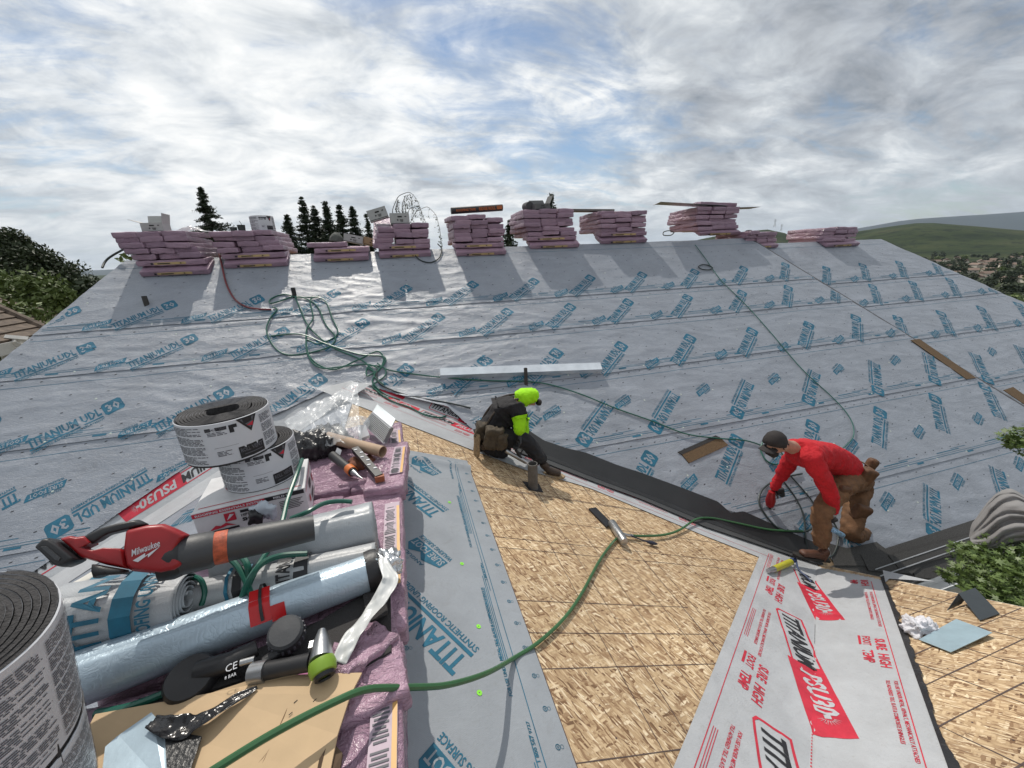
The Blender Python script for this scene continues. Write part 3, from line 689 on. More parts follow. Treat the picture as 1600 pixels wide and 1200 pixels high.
m_pink = plastic('pink_wrapper', (.38, .25, .32), .28, 1.4, 14.); m_lab = mat('tan_label', (.50, .36, .17), .5); m_dark = mat('dark_gap', (.02, .018, .02), .8)
m_asph = mat('shingle_edge', (.035, .033, .033), .9, bump=(200, .8, .003))
def rbox(mb, c, size, r=.02, n=(10, 4, 3), amp=.006, seed=0, rot=None, freq=9., warp=0.):
    h = np.array(size)/2; V = []; Fs = []; idx = {}
    nx, ny, nz = n
    def vid(i, j, k):
        if (i, j, k) not in idx: idx[(i, j, k)] = len(V); V.append(((2*i/nx-1)*h[0], (2*j/ny-1)*h[1], (2*k/nz-1)*h[2]))
        return idx[(i, j, k)]
    for i in range(nx):
        for j in range(ny):
            for k, fl in ((0, 1), (nz, 0)):
                q = [vid(i, j, k), vid(i+1, j, k), vid(i+1, j+1, k), vid(i, j+1, k)]; Fs.append(q[::-1] if fl else q)
    for i in range(nx):
        for k in range(nz):
            for j, fl in ((0, 0), (ny, 1)):
                q = [vid(i, j, k), vid(i+1, j, k), vid(i+1, j, k+1), vid(i, j, k+1)]; Fs.append(q[::-1] if fl else q)
    for j in range(ny):
        for k in range(nz):
            for i, fl in ((0, 1), (nx, 0)):
                q = [vid(i, j, k), vid(i, j+1, k), vid(i, j+1, k+1), vid(i, j, k+1)]; Fs.append(q[::-1] if fl else q)
    P = np.array(V); inn = np.clip(P, -(h-r), h-r); d_ = P-inn; L = np.linalg.norm(d_, axis=1, keepdims=True)
    P = np.where(L > 1e-9, inn+d_/np.maximum(L, 1e-9)*r, P)
    N = P/np.linalg.norm(P/h, axis=1, keepdims=True)/h; N /= np.linalg.norm(N, axis=1, keepdims=True)
    a = fbm(P[:, 0]*freq+seed*7.3+P[:, 2]*freq, P[:, 1]*freq+P[:, 2]*freq*1.7+seed, 3)
    rg = 1-np.abs(2*fbm(P[:, 0]*freq*1.7+seed, P[:, 1]*freq*1.3+P[:, 2]*9+seed*3, 2)-1)
    P = P+N*((a-.5)*2*amp+rg**4*amp*1.2)[:, None]
    P[:, 2] += warp*((P[:, 0]/h[0])**2)
    if rot is not None: P = P @ np.array(Euler(rot).to_matrix()).T
    return mb.add(P+np.array(c), Fs)
BL, BW, BH = .93, .315, .076
def bundle_mesh(k):
    mb = MB(); rbox(mb, (0, 0, BH/2), (BL, BW*1.0, BH*.98), .013, (22, 9, 5), .008, k*3.1, warp=-.004 if k % 2 else .004)
    o = mb.build('shingle_bundle', m_pink, smooth=True); return o
protos = []; labs = []
for k in range(5):
    o = bundle_mesh(k); protos.append(o.data); bpy.data.objects.remove(o)
mb = MB(); mb.box((0, -BW/2-.006, BH*.45), (BL*.5, .006, BH*.42)); mb.mat(1).box((-.1, -BW/2-.010, BH*.45), (BL*.18, .004, BH*.16)); mb.box((-.26, -BW/2-.010, BH*.45), (.03, .004, BH*.3)); mb.box((.13, -BW/2-.010, BH*.45), (.02, .004, BH*.2))
o = mb.build('paper_label', [m_lab, m_dark]); lab_me = o.data; bpy.data.objects.remove(o)
ORD = ['bottom', 'second', 'third', 'fourth', 'fifth', 'sixth', 'seventh', 'eighth', 'top']
def put_bundle(loc, rot, label, scale=(1, 1, 1), lab=False, group='pink shingle bundles stacked along the ridge'):
    o = bpy.data.objects.new('shingle_bundle', protos[random.randrange(5)]); COL.objects.link(o)
    o.location = loc; o.rotation_euler = rot; o.scale = scale; tag(o, label, 'shingle bundle', group)
    if lab: c = bpy.data.objects.new('paper_label', lab_me); COL.objects.link(c); c.parent = o
    return o
STK = {}; rown = ['first', 'second', 'third', 'fourth', 'fifth', 'sixth']
def stack(key, desc, pL, pR, nside, n3, shift=0., top=None, plane=M, lean=None, dy=0., step=.0, skip=()):
    A, B = plane(*pL), plane(*pR); w = (B[0]-A[0]); sx = w/BL; xc = (A[0]+B[0])/2; y0, z0 = (A[1]+B[1])/2+dy, (A[2]+B[2])/2
    jj = lambda s_: random.uniform(-s_, s_)
    tilt = math.atan(TM)*.75
    put_bundle((xc, y0+.13, z0+.09), (tilt, 0, jj(.02)), f'pink bundle in {desc}, crosswise at the very bottom', (sx, 1, 1.), True)
    zb = z0+.175; xs = xc
    if nside > 1:
        put_bundle((xc+jj(.02)+shift*.2, y0+.19, zb-.005), (.10, 0, jj(.03)), f'pink bundle in {desc}, crosswise, second from the bottom', (sx, 1, 1.), True); zb += BH
    else: zb -= .03
    cols = ['left', 'middle', 'right']; rown = ['first', 'second', 'third', 'fourth', 'fifth', 'sixth']
    for k in range(n3):
        xs = xc+shift*min(1, (k+1)/2.5)+step*k
        for c_ in range(3):
            if (k, c_) in skip: continue
            last = (k == n3-1)
            put_bundle((xs+(c_-1)*w/3+jj(.012), y0+.04+BL/2+jj(.04)-.0*k, zb+jj(.004)), (jj(.03), -.0+jj(.035), math.pi/2+jj(.05)),
                       f'pink bundle in {desc}, {rown[k]} row above the crosswise ones, {cols[c_]}', (1, w/3/BW*1.0, 1.+jj(.05)))
        zb += BH*.985
    STK[key] = (xs, y0, zb, w)
D = dict(a='the open carton stack', b='the white roll stack', c='the low sack stack', d='the two carton stack', e='the long box stack', f='the dark carton stack',
         g='the plank end stack', h='the metal sheet stack', i='the half hidden stack', j='the rightmost stack')
stack('a', D['a'], (222, 436), (330, 429), 2, 5, -.13, step=-.02)
stack('b', D['b'], (352, 425), (451, 415), 2, 4, -.06, step=-.02)
stack('c', D['c'], (492, 415), (577, 406), 2, 0)
x_, y_, z_, w_ = STK['c']
put_bundle((x_-.20, y_+.22, z_+.0), (0.05, 0, .04), 'pink shingle bundle lying crosswise on top of the low ridge stack with grey sack', (.62, 1, .9))
stack('d', D['d'], (594, 409), (673, 400), 2, 4, .0, skip=[(k, 0) for k in range(4)])
x_, y_, z_, w_ = STK['d']
for k in range(4): put_bundle((x_-w_/3-.07+.025*k, y_+.5, z_-BH*4+.06+k*BH*1.0), (0, -.26, math.pi/2+.03*k), f'tilted pink bundle, {rown[k]} up the leaning left column of the two carton stack', (1, .95, 1))
stack('e', D['e'], (714, 404), (790, 399), 2, 5)
x_, y_, z_, w_ = STK['e']
for c_ in range(2): put_bundle((x_-w_/3+c_*w_/3-.03, y_+.5, z_), (0, -.04*(1-c_), math.pi/2), f'{["left", "right"][c_]} of the two loose pink bundles directly under the long box', (1, .98, 1))
stack('f', D['f'], (830, 393), (903, 386), 2, 6, -.10)
stack('g', D['g'], (940, 385), (1008, 379), 2, 5, -.0)
stack('h', D['h'], (1094, 373), (1152, 366), 1, 6, -.06)
stack('i', D['i'], (1168, 391), (1213, 388), 1, 3, -.0, plane=MB_)
stack('j', D['j'], (1290, 389), (1339, 385), 1, 4, -.06, plane=MB_)
# ------------------------------------------------------------------ things lying on the stacks
m_carton = mat('carton_grey', (.42, .42, .41), .7, bump=(30, .2, .002)); m_kraft = mat('kraft_cardboard', (.42, .29, .17), .8, bump=(40, .3, .003), var=(7, .12)); m_white = mat('white_print_stock', (.60, .61, .64), .5, var=(4, .06))
def flapbox(name, label, loc, size, rot=(0, 0, 0), mats=None, flaps=(), group=None, writing=True, cat='carton'):
    """open or closed carton with walls, flaps, hand hole and print"""
    t = thing(name, label, cat, loc, group); sx, sy, sz = size; Rm = np.array(Euler(rot).to_matrix()); L0 = np.array(loc, float)
    def tr(mb):
        mb.v = [v @ Rm.T+L0 for v in mb.v]; return mb
    mats = mats or [m_carton, m_dark]
    b = MB(); th = .006
    for s_ in (-1, 1):
        b.box((s_*(sx/2-th/2), 0, sz/2), (th, sy, sz)); b.box((0, s_*(sy/2-th/2), sz/2), (sx-2*th-.002, th, sz))
    b.box((0, 0, th/2), (sx-.01, sy-.01, th))
    tr(b).build('carton_body', mats[0], t)
    if not flaps:
        l = MB(); l.box((0, -sy/4, sz+.003), (sx, sy/2-.002, .005)); l.box((0, sy/4, sz+.003), (sx, sy/2-.002, .005)); l.mat(1).box((0, 0, sz+.0065), (sx*1.0, .05, .001)); tr(l).build('lid', [mats[0], m_white], t)
    for (side, ang) in flaps:
        f = MB(); 
        ln = sy/2 if side in 'fb' else sx/2
        if side == 'f': rotm = Matrix.Rotation(ang, 3, 'X'); f.box((0, -ln/2, 0), (sx, ln, .005)); off = (0, -sy/2, sz)
        elif side == 'b': rotm = Matrix.Rotation(-ang, 3, 'X'); f.box((0, ln/2, 0), (sx, ln, .005)); off = (0, sy/2, sz)
        elif side == 'l': rotm = Matrix.Rotation(-ang, 3, 'Y'); f.box((-ln/2, 0, 0), (ln, sy, .005)); off = (-sx/2, 0, sz)
        else: rotm = Matrix.Rotation(ang, 3, 'Y'); f.box((ln/2, 0, 0), (ln, sy, .005)); off = (sx/2, 0, sz)
        f.v = [v @ np.array(rotm.inverted()).T+np.array(off) for v in f.v]; tr(f).build('flap', mats[0], t)
    if writing:
        w = MB(); y = -sy/2-.002
        w.box((0, y, sz*.70), (sx*.22, .002, sz*.13)); w.box((-sx*.12, y, sz*.40), (sx*.07, .002, sz*.12)); w.box((sx*.30, y, sz*.72), (sx*.09, .002, sz*.08))
        for k in range(4): w.box((sx*.08, y, sz*(.45-.07*k)), (sx*(.2-.02*k), .002, sz*.03))
        w.box((0, y, sz*.08), (sx*.95, .002, sz*.05)); tr(w).build('printed_panel', m_dark, t)
    return t
x_, y_, z_, w_ = STK['a']
flapbox('carton', 'small grey open carton with raised flaps on leftmost ridge stack', (x_-.02, y_+.35, z_), (.26, .25, .12), (0, 0, .05), flaps=(('l', .35), ('r', 1.35), ('b', 1.2)))
# plank and crumpled film on the first stack
t = MB(); t.prism([(x_+.30, y_+.75, z_+.05), (x_+.85, y_+.9, z_-.05), (x_+.9, y_+1.02, z_-.05), (x_+.32, y_+.87, z_+.05)], (0, 0, .012)); tag(t.build('metal_strip', mat('dull_metal', (.3, .3, .31), .35, .8), loc=(x_+.5, y_+.9, z_)), 'thin dull metal strip bridging the two leftmost ridge stacks', 'metal strip')
t = MB(); t.grid(lambda u, v: np.c_[x_+.12+u*.34, y_+.5+v*.3, z_+.02+.11*fbm(u*5, v*5, 3)*np.sin(np.pi*np.clip(u, .02, .98))], np.linspace(0, 1, 24), np.linspace(0, 1, 16))
m_film = mat('clear_film_white', (.75, .76, .77), .25, Alpha=.55); tag(t.build('plastic_film', m_film, smooth=True, loc=(x_+.3, y_+.6, z_)), 'crumpled pale film behind the open carton on the leftmost stack', 'plastic film')
def ventroll(name, label, c, r, h, axis=(0, 0, 1), hole=.3, turns=9, group=None, print_fn=None, seed=0, cat='roll'):
    """coiled dark mesh roll in a printed white sleeve"""
    t = thing(name, label, cat, c, group); c = np.array(c, float); q = Vector(axis).to_track_quat('Z', 'Y').to_matrix(); Q = np.array(q)
    n = 64; rh = r*hole
    # coil body as a spiral band with thickness
    b = MB(); N_ = turns*40; th = np.linspace(0, 2*math.pi*turns, N_); rad = rh+(r*.965-rh)*th/th[-1]; tk = (r*.965-rh)/turns*.80
    sq = 1+.06*np.sin(th*1.0+seed)*(rad/r < .6)
    V = []
    for a, ra, s_ in zip(th, rad, sq):
        ri = ra-tk/2; ro = ra+tk/2; zt = h/2+.004*math.sin(a*3+seed); ca, sa = math.cos(a), math.sin(a)
        V += [(ri*ca*s_, ri*sa, -h/2), (ro*ca*s_, ro*sa, -h/2), (ro*ca*s_, ro*sa, zt), (ri*ca*s_, ri*sa, zt)]
    b.add(np.array(V) @ Q.T+c, [(4*i+k, 4*i+(k+1) % 4, 4*i+4+(k+1) % 4, 4*i+4+k) for i in range(N_-1) for k in range(4)])
    core = b.build('coiled_mesh', m_mesh, t, fix=True)
    e = MB(); V = []
    for a, ra, s_ in zip(th, rad, sq):
        ro = ra+tk/2; V += [(ro*math.cos(a)*s_, ro*math.sin(a), h/2+.002), ((ro+tk*.12)*math.cos(a)*s_, (ro+tk*.12)*math.sin(a), h/2+.004)]
    e.add(np.array(V) @ Q.T+c, [(2*i, 2*i+2, 2*i+3, 2*i+1) for i in range(N_-1)]); sub(core, e.build('edge_fibres', mat('pale_fibre', (.20, .20, .21), .8), t, fix=False))
    s_ = MB(); s_.lathe([(r, -h/2+.004), (r*1.004, 0), (r, h/2-.003), (r*.985, h/2-.001), (r*.985, -h/2+.006), (r, -h/2+.004)], c, axis, 96); sl_ = s_.build('printed_sleeve', m_white, t, smooth=True)
    dk = MB(); dk.lathe([(r*.99, -h/2-.006), (r*.99, -h/2+.004)], c, axis, 64); dk.lathe([(rh*1.0, -h/2+.002), (r*.98, -h/2+.002)], c, axis, 64); sub(core, dk.build('bottom_face', m_mesh, t))
    if print_fn:
        pr = MB(); p = Print(); print_fn(p)
        def cs(u, v, off=0.):
            u = np.asarray(u, float); a = u/r; rr = r*1.004+.0006+off*.6
            return np.c_[rr*np.cos(a), rr*np.sin(a), v-h/2] @ Q.T+c
        p.put(pr, cs, (0, 0), 0); sub(sl_, pr.build('printed_lettering', [m_blk, m_red, m_greyink], t, fix=False))
    return t
m_mesh = mat('black_vent_mesh', (.040, .038, .039), .85, bump=(160, 1., .006), var=(60, .5)); m_greyink = mat('grey_ink', (.10, .10, .115), .6)
def roll_print(phase, r, h, sc=1., dense=False):
    """one label of fine print, pictograms and bold captions, repeated round the sleeve"""
    def f(p):
        rg = random.Random(5)
        circ = 2*math.pi*r; k0 = phase
        for rep in range(2):
            u = k0+rep*circ/2; W_ = circ/2*.96
            def para(ua, ub, va, vb, n, m=2):
                for i in range(n):
                    v = vb-(vb-va)*i/n; x = ua
                    if i % 7 == 6: continue
                    e_ = ub-(ub-ua)*rg.choice([0, .03, .08, .3])
                    while x < e_:
                        l = min(rg.uniform(.010, .034)*sc, e_-x); p.rect(x, v-(vb-va)/n*.50, x+l, v, m, 0); x += l+.0045*sc
            para(u+.03*W_, u+.36*W_, .05*h, .93*h, 44 if dense else 27)
            for i in range(5):      # pictograms
                v = (.12+.165*i)*h; a = u+.005*W_; g = .055*h
                p.poly([(a-.10*h, v), (a-.02*h, v), (a-.02*h, v+.012*h), (a-.10*h, v+.012*h)], 2); p.poly([(a-.095*h, v+.02*h), (a-.05*h, v+.02*h), (a-.065*h, v+.085*h)], 2); p.poly([(a-.055*h, v+.04*h), (a-.02*h, v+.03*h), (a-.02*h, v+.09*h)], 0)
            if dense: para(u+.38*W_, u+.62*W_, .05*h, .93*h, 44); para(u+.64*W_, u+.93*W_, .05*h, .93*h, 44); p.rect(u+.84*W_, .03*h, u+.95*W_, .055*h, 1); continue
            p.rect(u+.39*W_, .82*h, u+.60*W_, .90*h, 0); p.text('EXHAUST VENT', u+.395*W_, .835*h, u+.53*W_, .885*h, 2, .02, 1); p.rect(u+.545*W_, .72*h, u+.575*W_, .90*h, 0, 1)
            para(u+.40*W_, u+.53*W_, .70*h, .80*h, 3)
            p.rect(u+.42*W_, .42*h, u+.58*W_, .425*h, 0); para(u+.43*W_, u+.53*W_, .2*h, .33*h, 4); p.rect(u+.05*W_, .02*h, u+.10*W_, .05*h, 1)
            p.rect(u+.57*W_, .05*h, u+.76*W_, .33*h, 0); p.text('VENT', u+.66*W_, .19*h, u+.75*W_, .29*h, 2, .04, 1); p.text('ROLL', u+.58*W_, .19*h, u+.65*W_, .29*h, 2, .04, 1); p.rect(u+.60*W_, .12*h, u+.74*W_, .14*h, 2, 1)
            p.poly([(u+.60*W_, .98*h), (u+.76*W_, .98*h), (u+.69*W_, .62*h)], 0, 0); p.poly([(u+.625*W_, .95*h), (u+.735*W_, .95*h), (u+.69*W_, .70*h)], 2, 1); p.poly([(u+.665*W_, .78*h), (u+.72*W_, .84*h), (u+.71*W_, .74*h)], 1, 2)
            para(u+.78*W_, u+.93*W_, .1*h, .9*h, 24)
    return f
x_, y_, z_, w_ = STK['b']
ventroll('vent_roll', 'printed white roll standing on the second ridge stack from the left', (x_+.22, y_+.40, z_+.115), .165, .21, hole=.35, turns=5, print_fn=roll_print(-.45, .165, .21, 1.2), group='rolls of ridge vent', cat='vent roll')
for i, (dx, rr, lb) in enumerate(((-.19, .055, 'small dark bucket nearer the white roll on the second ridge stack'), (-.30, .05, 'small dark can at the far left on the second ridge stack'))):
    b = MB(); rr_ = rr; hh_ = .095-.03*i
    b.lathe([(0, .001), (rr_*.85, .001), (rr_, hh_), (rr_*.93, hh_), (rr_*.8, .01), (0, .01)], (x_+dx+.12, y_+.35, z_+.005), n=20)
    if i == 0: b.tube([(x_+dx+.14, y_+.35, z_+.02), (x_+dx+.13, y_+.35, z_+.12), (x_+dx+.11, y_+.35, z_+.16)], .004, 6)
    tag(b.build('bucket', mat('dark_green_tin', (.03, .045, .04), .45), smooth=True, loc=(x_+dx+.12, y_+.35, z_)), lb, 'bucket')
x_, y_, z_, w_ = STK['c']
sk = MB(); sk.lathe([(0, .15), (.04, .145), (.09, .11), (.13, .06), (.14, .0), (.0, .0)], (x_-.08, y_+.35, z_+.085), (0.2, 0, 1), 18, (1.1, .8)); o = sk.build('sack', mat('grey_canvas', (.09, .095, .085), .9, bump=(14, 1., .03)), smooth=True, loc=(x_-.08, y_+.35, z_+.09)); tag(o, 'dark grey canvas sack slumped on the low third ridge stack', 'sack')
flapbox('carton', 'grey printed carton lying tilted over the low third ridge stack', (x_+.17, y_+.45, z_+.06), (.30, .22, .12), (.0, .22, .05))
flapbox('carton', 'brown torn carton wedged between the third and fourth ridge stacks', (x_+.47, y_+.5, z_+.0), (.30, .22, .12), (.0, .28, .0), [m_kraft, m_dark])
x_, y_, z_, w_ = STK['d']
flapbox('carton', 'tilted grey carton on the leaning left column of the fourth stack', (x_-w_/3-.06, y_+.28, z_+.085), (.31, .24, .165), (0, -.26, 0), group=None)
flapbox('carton', 'upright grey carton in the middle of the fourth ridge stack', (x_-.02, y_+.28, z_+.005), (.31, .24, .165), (0, 0, .03))
x_, y_, z_, w_ = STK['e']
m_blackbox = mat('black_tube_box', (.03, .028, .028), .5); m_or = mat('orange_print', (.42, .11, .03), .5)
t = thing('tube_box', 'long black box with orange lettering lying across the fifth ridge stack', 'box', (x_, y_+.3, z_+BH))
b = MB(); b.prism([(x_-.44, y_+.24+.06*math.cos(a), z_+BH+.075+.055*math.sin(a)) for a in np.linspace(.2, 2*math.pi+.2, 12, endpoint=False)], (.92, 0, .045)); b.build('box_body', m_blackbox, t)
b = MB(); 
p = Print(); p.text('ROOFING TAPE', .08, .035, .42, .075, 0, .04, 0); p.text('RIDGE ROLL', .48, .03, .78, .085, 0, .04, 0); p.rect(.8, .03, .9, .09, 0)
p.put(b, lambda u, v, off: np.c_[x_-.44+u, 0*u+y_+.172-off-.004, z_+BH+.015+v+u*.049], (0, 0), 0); b.build('printed_lettering', [m_or], t)
x_, y_, z_, w_ = STK['f']
flapbox('carton', 'dark carton with a torn brown flap on the sixth ridge stack', (x_-.10, y_+.22, z_+.0), (.30, .22, .10), (0, -.03, .1), [mat('dark_carton', (.12, .12, .12), .7), m_dark], flaps=(('r', 1.1), ('b', .9)))
b = MB(); b.lathe([(0, -.12), (.075, -.12), (.08, 0), (.075, .12), (0, .12)], (x_-.30, y_+.36, z_+.08), (0, 1, .05), 20); tag(b.build('felt_roll', mat('charcoal_felt', (.07, .07, .075), .9), smooth=True, loc=(x_-.3, y_+.3, z_)), 'short charcoal felt roll lying left of the dark carton', 'felt roll')
x7, y7, z7, w7 = STK['g']
b = MB(); b.prism([(x_+.3, y_+.50, z_+.02), (x_+.3, y_+.78, z_+.02), (x7-.05, y7+.60, z7+.02), (x7-.05, y7+.32, z7+.02)], (0, 0, .035)); tag(b.build('plank', mat('grey_wood', (.16, .15, .14), .8), loc=(x_+.8, y_+.5, z_)), 'long grey plank bridging the sixth and seventh ridge stacks', 'plank')
x_, y_, z_, w_ = STK['h']
m_zinc = mat('dull_zinc', (.30, .30, .31), .42, .7)
for (dx0, dx1, yy, zz_, lb) in ((-1.45, .22, .15, .10, 'bent grey metal sheet sticking out left of the eighth ridge stack'), (.1, 1.40, .42, .0, 'flat grey metal sheet sticking out right of the eighth ridge stack')):
    b = MB(); b.prism([(x_+dx0, y_+yy-.12, z_+zz_), (x_+dx1, y_+yy-.12, z_+.02), (x_+dx1+.12, y_+yy+.30, z_+.02), (x_+dx0+.12, y_+yy+.30, z_+zz_)], (0, 0, .004))
    if dx0 < 0: b.prism([(x_+dx0-.13, y_+yy-.10, z_+.05), (x_+dx0, y_+yy-.12, z_+zz_), (x_+dx0+.12, y_+yy+.30, z_+zz_), (x_+dx0-.0, y_+yy+.1, z_+.06)], (0, 0, .004))
    tag(b.build('metal_sheet', m_zinc, loc=(x_+(dx0+dx1)/2, y_+yy, z_)), lb, 'metal sheet')
put_bundle((x_+.10, y_+.30, z_+.03), (0, .05, -.08), 'pink shingle bundle laid crosswise on top of the crossed metal sheets', (.95, 1, .9))
x_, y_, z_, w_ = STK['i']
b = MB(); b.lathe([(0, .0), (.07, .01), (.09, .035), (.05, .06), (.0, .065)], (x_-.02, y_+.4, z_-.01), n=16, sq=(1.2, .7)); tag(b.build('work_glove', mat('black_cloth', (.012, .012, .013), .8, bump=(30, .6, .01)), smooth=True, loc=(x_, y_+.4, z_)), 'small black crumpled glove on the stack behind the roof step', 'glove')
# ------------------------------------------------------------------ ground, hills, mountains
def ground_mat():
    m = bpy.data.materials.new('grassland'); m.use_nodes = True; nt = m.node_tree; b = nt.nodes['Principled BSDF']
    tc = nd(nt, 'ShaderNodeTexCoord').outputs['Object']
    a = nd(nt, 'ShaderNodeTexNoise', {'Vector': tc, 'Scale': .004, 'Detail': 10., 'Roughness': .65}).outputs[0]
    c_ = nd(nt, 'ShaderNodeTexNoise', {'Vector': tc, 'Scale': .03, 'Detail': 8., 'Roughness': .7}).outputs[0]
    col = ramp(nt, a, [(.34, (.012, .020, .008)), (.46, (.030, .044, .015)), (.56, (.045, .056, .022)), (.70, (.070, .066, .036))])
    col = mixc(nt, ramp(nt, c_, [(.54, 0.), (.60, .9)]), col, (.010, .015, .007))
    nt.links.new(col, b.inputs['Base Color']); b.inputs['Roughness'].default_value = .95; b.inputs['Specular IOR Level'].default_value = .1; return m
m_grass = ground_mat()
def azd(a): return np.array([math.sin(R(a)), math.cos(R(a))])
def gz(X, Y):
    r = np.hypot(X, Y); az = np.degrees(np.arctan2(X, Y))
    right = np.clip((az-20)/25, 0, 1)
    z = -6.5+0*r
    z = z-np.clip((r-28)/350, 0, 1)**.8*(38*right+14*(1-right))
    z = z+np.where(r > 40, 8*(fbm(X/160+3, Y/160+5, 3)-.5)*np.clip((r-40)/200, 0, 1), 0)
    return z
g = MB(); rr = np.concatenate([[0.01, 8, 16, 24], np.geomspace(30, 14000, 70)]); aa = np.linspace(-180, 180, 145)
g.grid(lambda a, r: np.c_[r*np.sin(np.radians(a)), r*np.cos(np.radians(a)), gz(r*np.sin(np.radians(a)), r*np.cos(np.radians(a)))], aa, rr)
tag(g.build('ground', m_grass, smooth=True, fix=False), kind='structure')
def ridge(name, azs, els, r0, rc, r1, m, rough=.05, zb=-60, sc=300.):
    mb = MB(); A_ = np.linspace(azs[0], azs[-1], 260); E_ = np.interp(A_, azs, els); q = np.linspace(0, 1, 46)
    def f(a, t):
        el = np.interp(a, A_, E_); r = np.where(t < .6, r0+(rc-r0)*t/.6, rc+(r1-rc)*(t-.6)/.4)
        h = rc*np.tan(np.radians(el)); s_ = np.where(t < .6, .5-.5*np.cos(np.pi*t/.6), .5+.5*np.cos(np.pi*(t-.6)/.4))
        x, y = r*np.sin(np.radians(a)), r*np.cos(np.radians(a))
        z = zb+(h-zb)*s_+(fbm(x/sc, y/sc, 5)-.5)*rough*(h-zb)*np.clip(s_*(1.0-.75*np.exp(-((t-.6)/.12)**2)), 0, 1)*2
        return np.c_[x, y, z]
    mb.grid(f, A_, q); return tag(mb.build(name, m, smooth=True, fix=False), kind='structure')
ridge('hill', [40, 44, 47.9, 49.6, 50.8, 53, 55.8, 58, 60.3, 61.6, 64.6, 67.2, 74, 90], [.9, 1.5, 1.72, 1.25, .55, .8, 1.03, 1.31, 1.49, 1.40, .87, .35, .1, .1], 1250, 2500, 3600, m_grass, .26, -48, 420.)
m_mtn = mat('far_mountain', (.035, .05, .055), .95, var=(.0006, .3))  # bluish base colour paints in part of the distance haze
ridge('mountains', [-180, -60, -45, -36, -33, -31, -29, -25, -10, 10, 30, 45, 53, 56, 59.8, 63.2, 67, 75, 100, 180], [.5, .6, .5, .35, .1, .34, .36, .3, .25, .3, .5, .8, 1.05, 1.33, 1.85, 1.86, 1.85, 2.1, 1.4, .5], 8000, 11500, 13500, m_mtn, .10, -60, 900.)
# ------------------------------------------------------------------ plants
def leafmat(name, c1, c2, rough=.6):
    m = bpy.data.materials.new(name); m.use_nodes = True; nt = m.node_tree; b = nt.nodes['Principled BSDF']
    tc = nd(nt, 'ShaderNodeTexCoord').outputs['Object']; n = nd(nt, 'ShaderNodeTexNoise', {'Vector': tc, 'Scale': 3., 'Detail': 3.}).outputs[0]
    n2_ = nd(nt, 'ShaderNodeTexWhiteNoise', {'Vector': nd(nt, 'ShaderNodeVectorMath', {0: tc, 1: (.03, .03, .03)}, operation='SNAP').outputs[0]}).outputs[0]
    nt.links.new(mixc(nt, mth(nt, 'ADD', mth(nt, 'MULTIPLY', n, .6), mth(nt, 'MULTIPLY', n2_, .4)), c1, c2), b.inputs['Base Color'])
    b.inputs['Roughness'].default_value = rough; b.inputs['Subsurface Weight'].default_value = 0; return m
m_conif = leafmat('conifer_needles', (.010, .020, .008), (.035, .055, .020)); m_oak = leafmat('oak_leaves', (.018, .030, .010), (.055, .075, .028)); m_hedge = leafmat('bright_leaves', (.05, .085, .015), (.15, .19, .05))
m_maple = leafmat('maple_leaves', (.040, .075, .014), (.13, .19, .045), .5); m_bark = mat('bark', (.06, .045, .032), .9, bump=(20, .6, .02))
def leafcloud(mb, C_, s, rs, shape=4, flat=0.):
    """one small leaf face per centre"""
    n = len(C_); A_ = rs.randn(n, 3); A_ /= np.linalg.norm(A_, axis=1)[:, None]; B_ = np.cross(A_, rs.randn(n, 3)); B_[:, 2] *= (1-flat); B_ /= np.linalg.norm(B_, axis=1)[:, None]
    A_[:, 2] *= (1-flat); s = s*(.6+.8*rs.rand(n))[:, None]
    if shape == 4: V = np.stack([C_-A_*s, C_-B_*s*.45, C_+A_*s, C_+B_*s*.45], 1).reshape(-1, 3); k = 4
    else:
        ang = np.array([0, .45, .9, 1.35, 1.8, 2.3, 2.8, 3.6, 4.0, 4.5, 4.95, 5.4, 5.85])-.0; rad = np.array([1, .32, .85, .3, .7, .22, .4, .4, .22, .7, .3, .85, .32]); k = len(ang)
        V = np.stack([C_+s*r_*(A_*math.cos(a)+B_*math.sin(a)) for a, r_ in zip(ang, rad)], 1).reshape(-1, 3)
    mb.add(V, [tuple(range(i*k, i*k+k)) for i in range(n)])
def tree(name, label, base, H, W_, seed, m_leaf, nclump=40, nleaf=90, leaf=.12, cat='tree', group=None, low=.35, dens=None):
    rs = np.random.RandomState(seed); base = np.array(base, float); t = thing(name, label, cat, base, group)
    tr = MB(); path = [base, base+[.05*W_*rs.randn(), .05*W_*rs.randn(), H*.35], base+[.1*W_*rs.randn(), .1*W_*rs.randn(), H*.8]]; tr.tube(path, [H*.03, H*.022, H*.006], 7)
    cl = MB()
    for i in range(nclump):
        z = low+(1-low)*rs.rand()**.8; wr = math.sin(math.pi*min(1, (z-low+.12)/(1-low+.14))**.8)
        a = rs.rand()*6.283; q = W_/2*wr*(rs.rand()**.4); c_ = base+np.array([q*math.cos(a), q*math.sin(a), z*H*.97]); rad = W_*.13*(.6+.8*rs.rand())
        tr.tube([path[1]+(path[2]-path[1])*rs.rand()*.6, (path[1]+c_)/2+[0, 0, .02*H], c_], [H*.008, H*.004, H*.0015], 4, False)
        d_ = rs.randn(nleaf, 3); d_ /= np.linalg.norm(d_, axis=1)[:, None]; leafcloud(cl, c_+d_*rad*(rs.rand(nleaf, 1)**.5)*[1, 1, .7], leaf, rs)
    tr.build('trunk', m_bark, t, smooth=True, fix=False); cl.build('crown', m_leaf, t, fix=False); return t
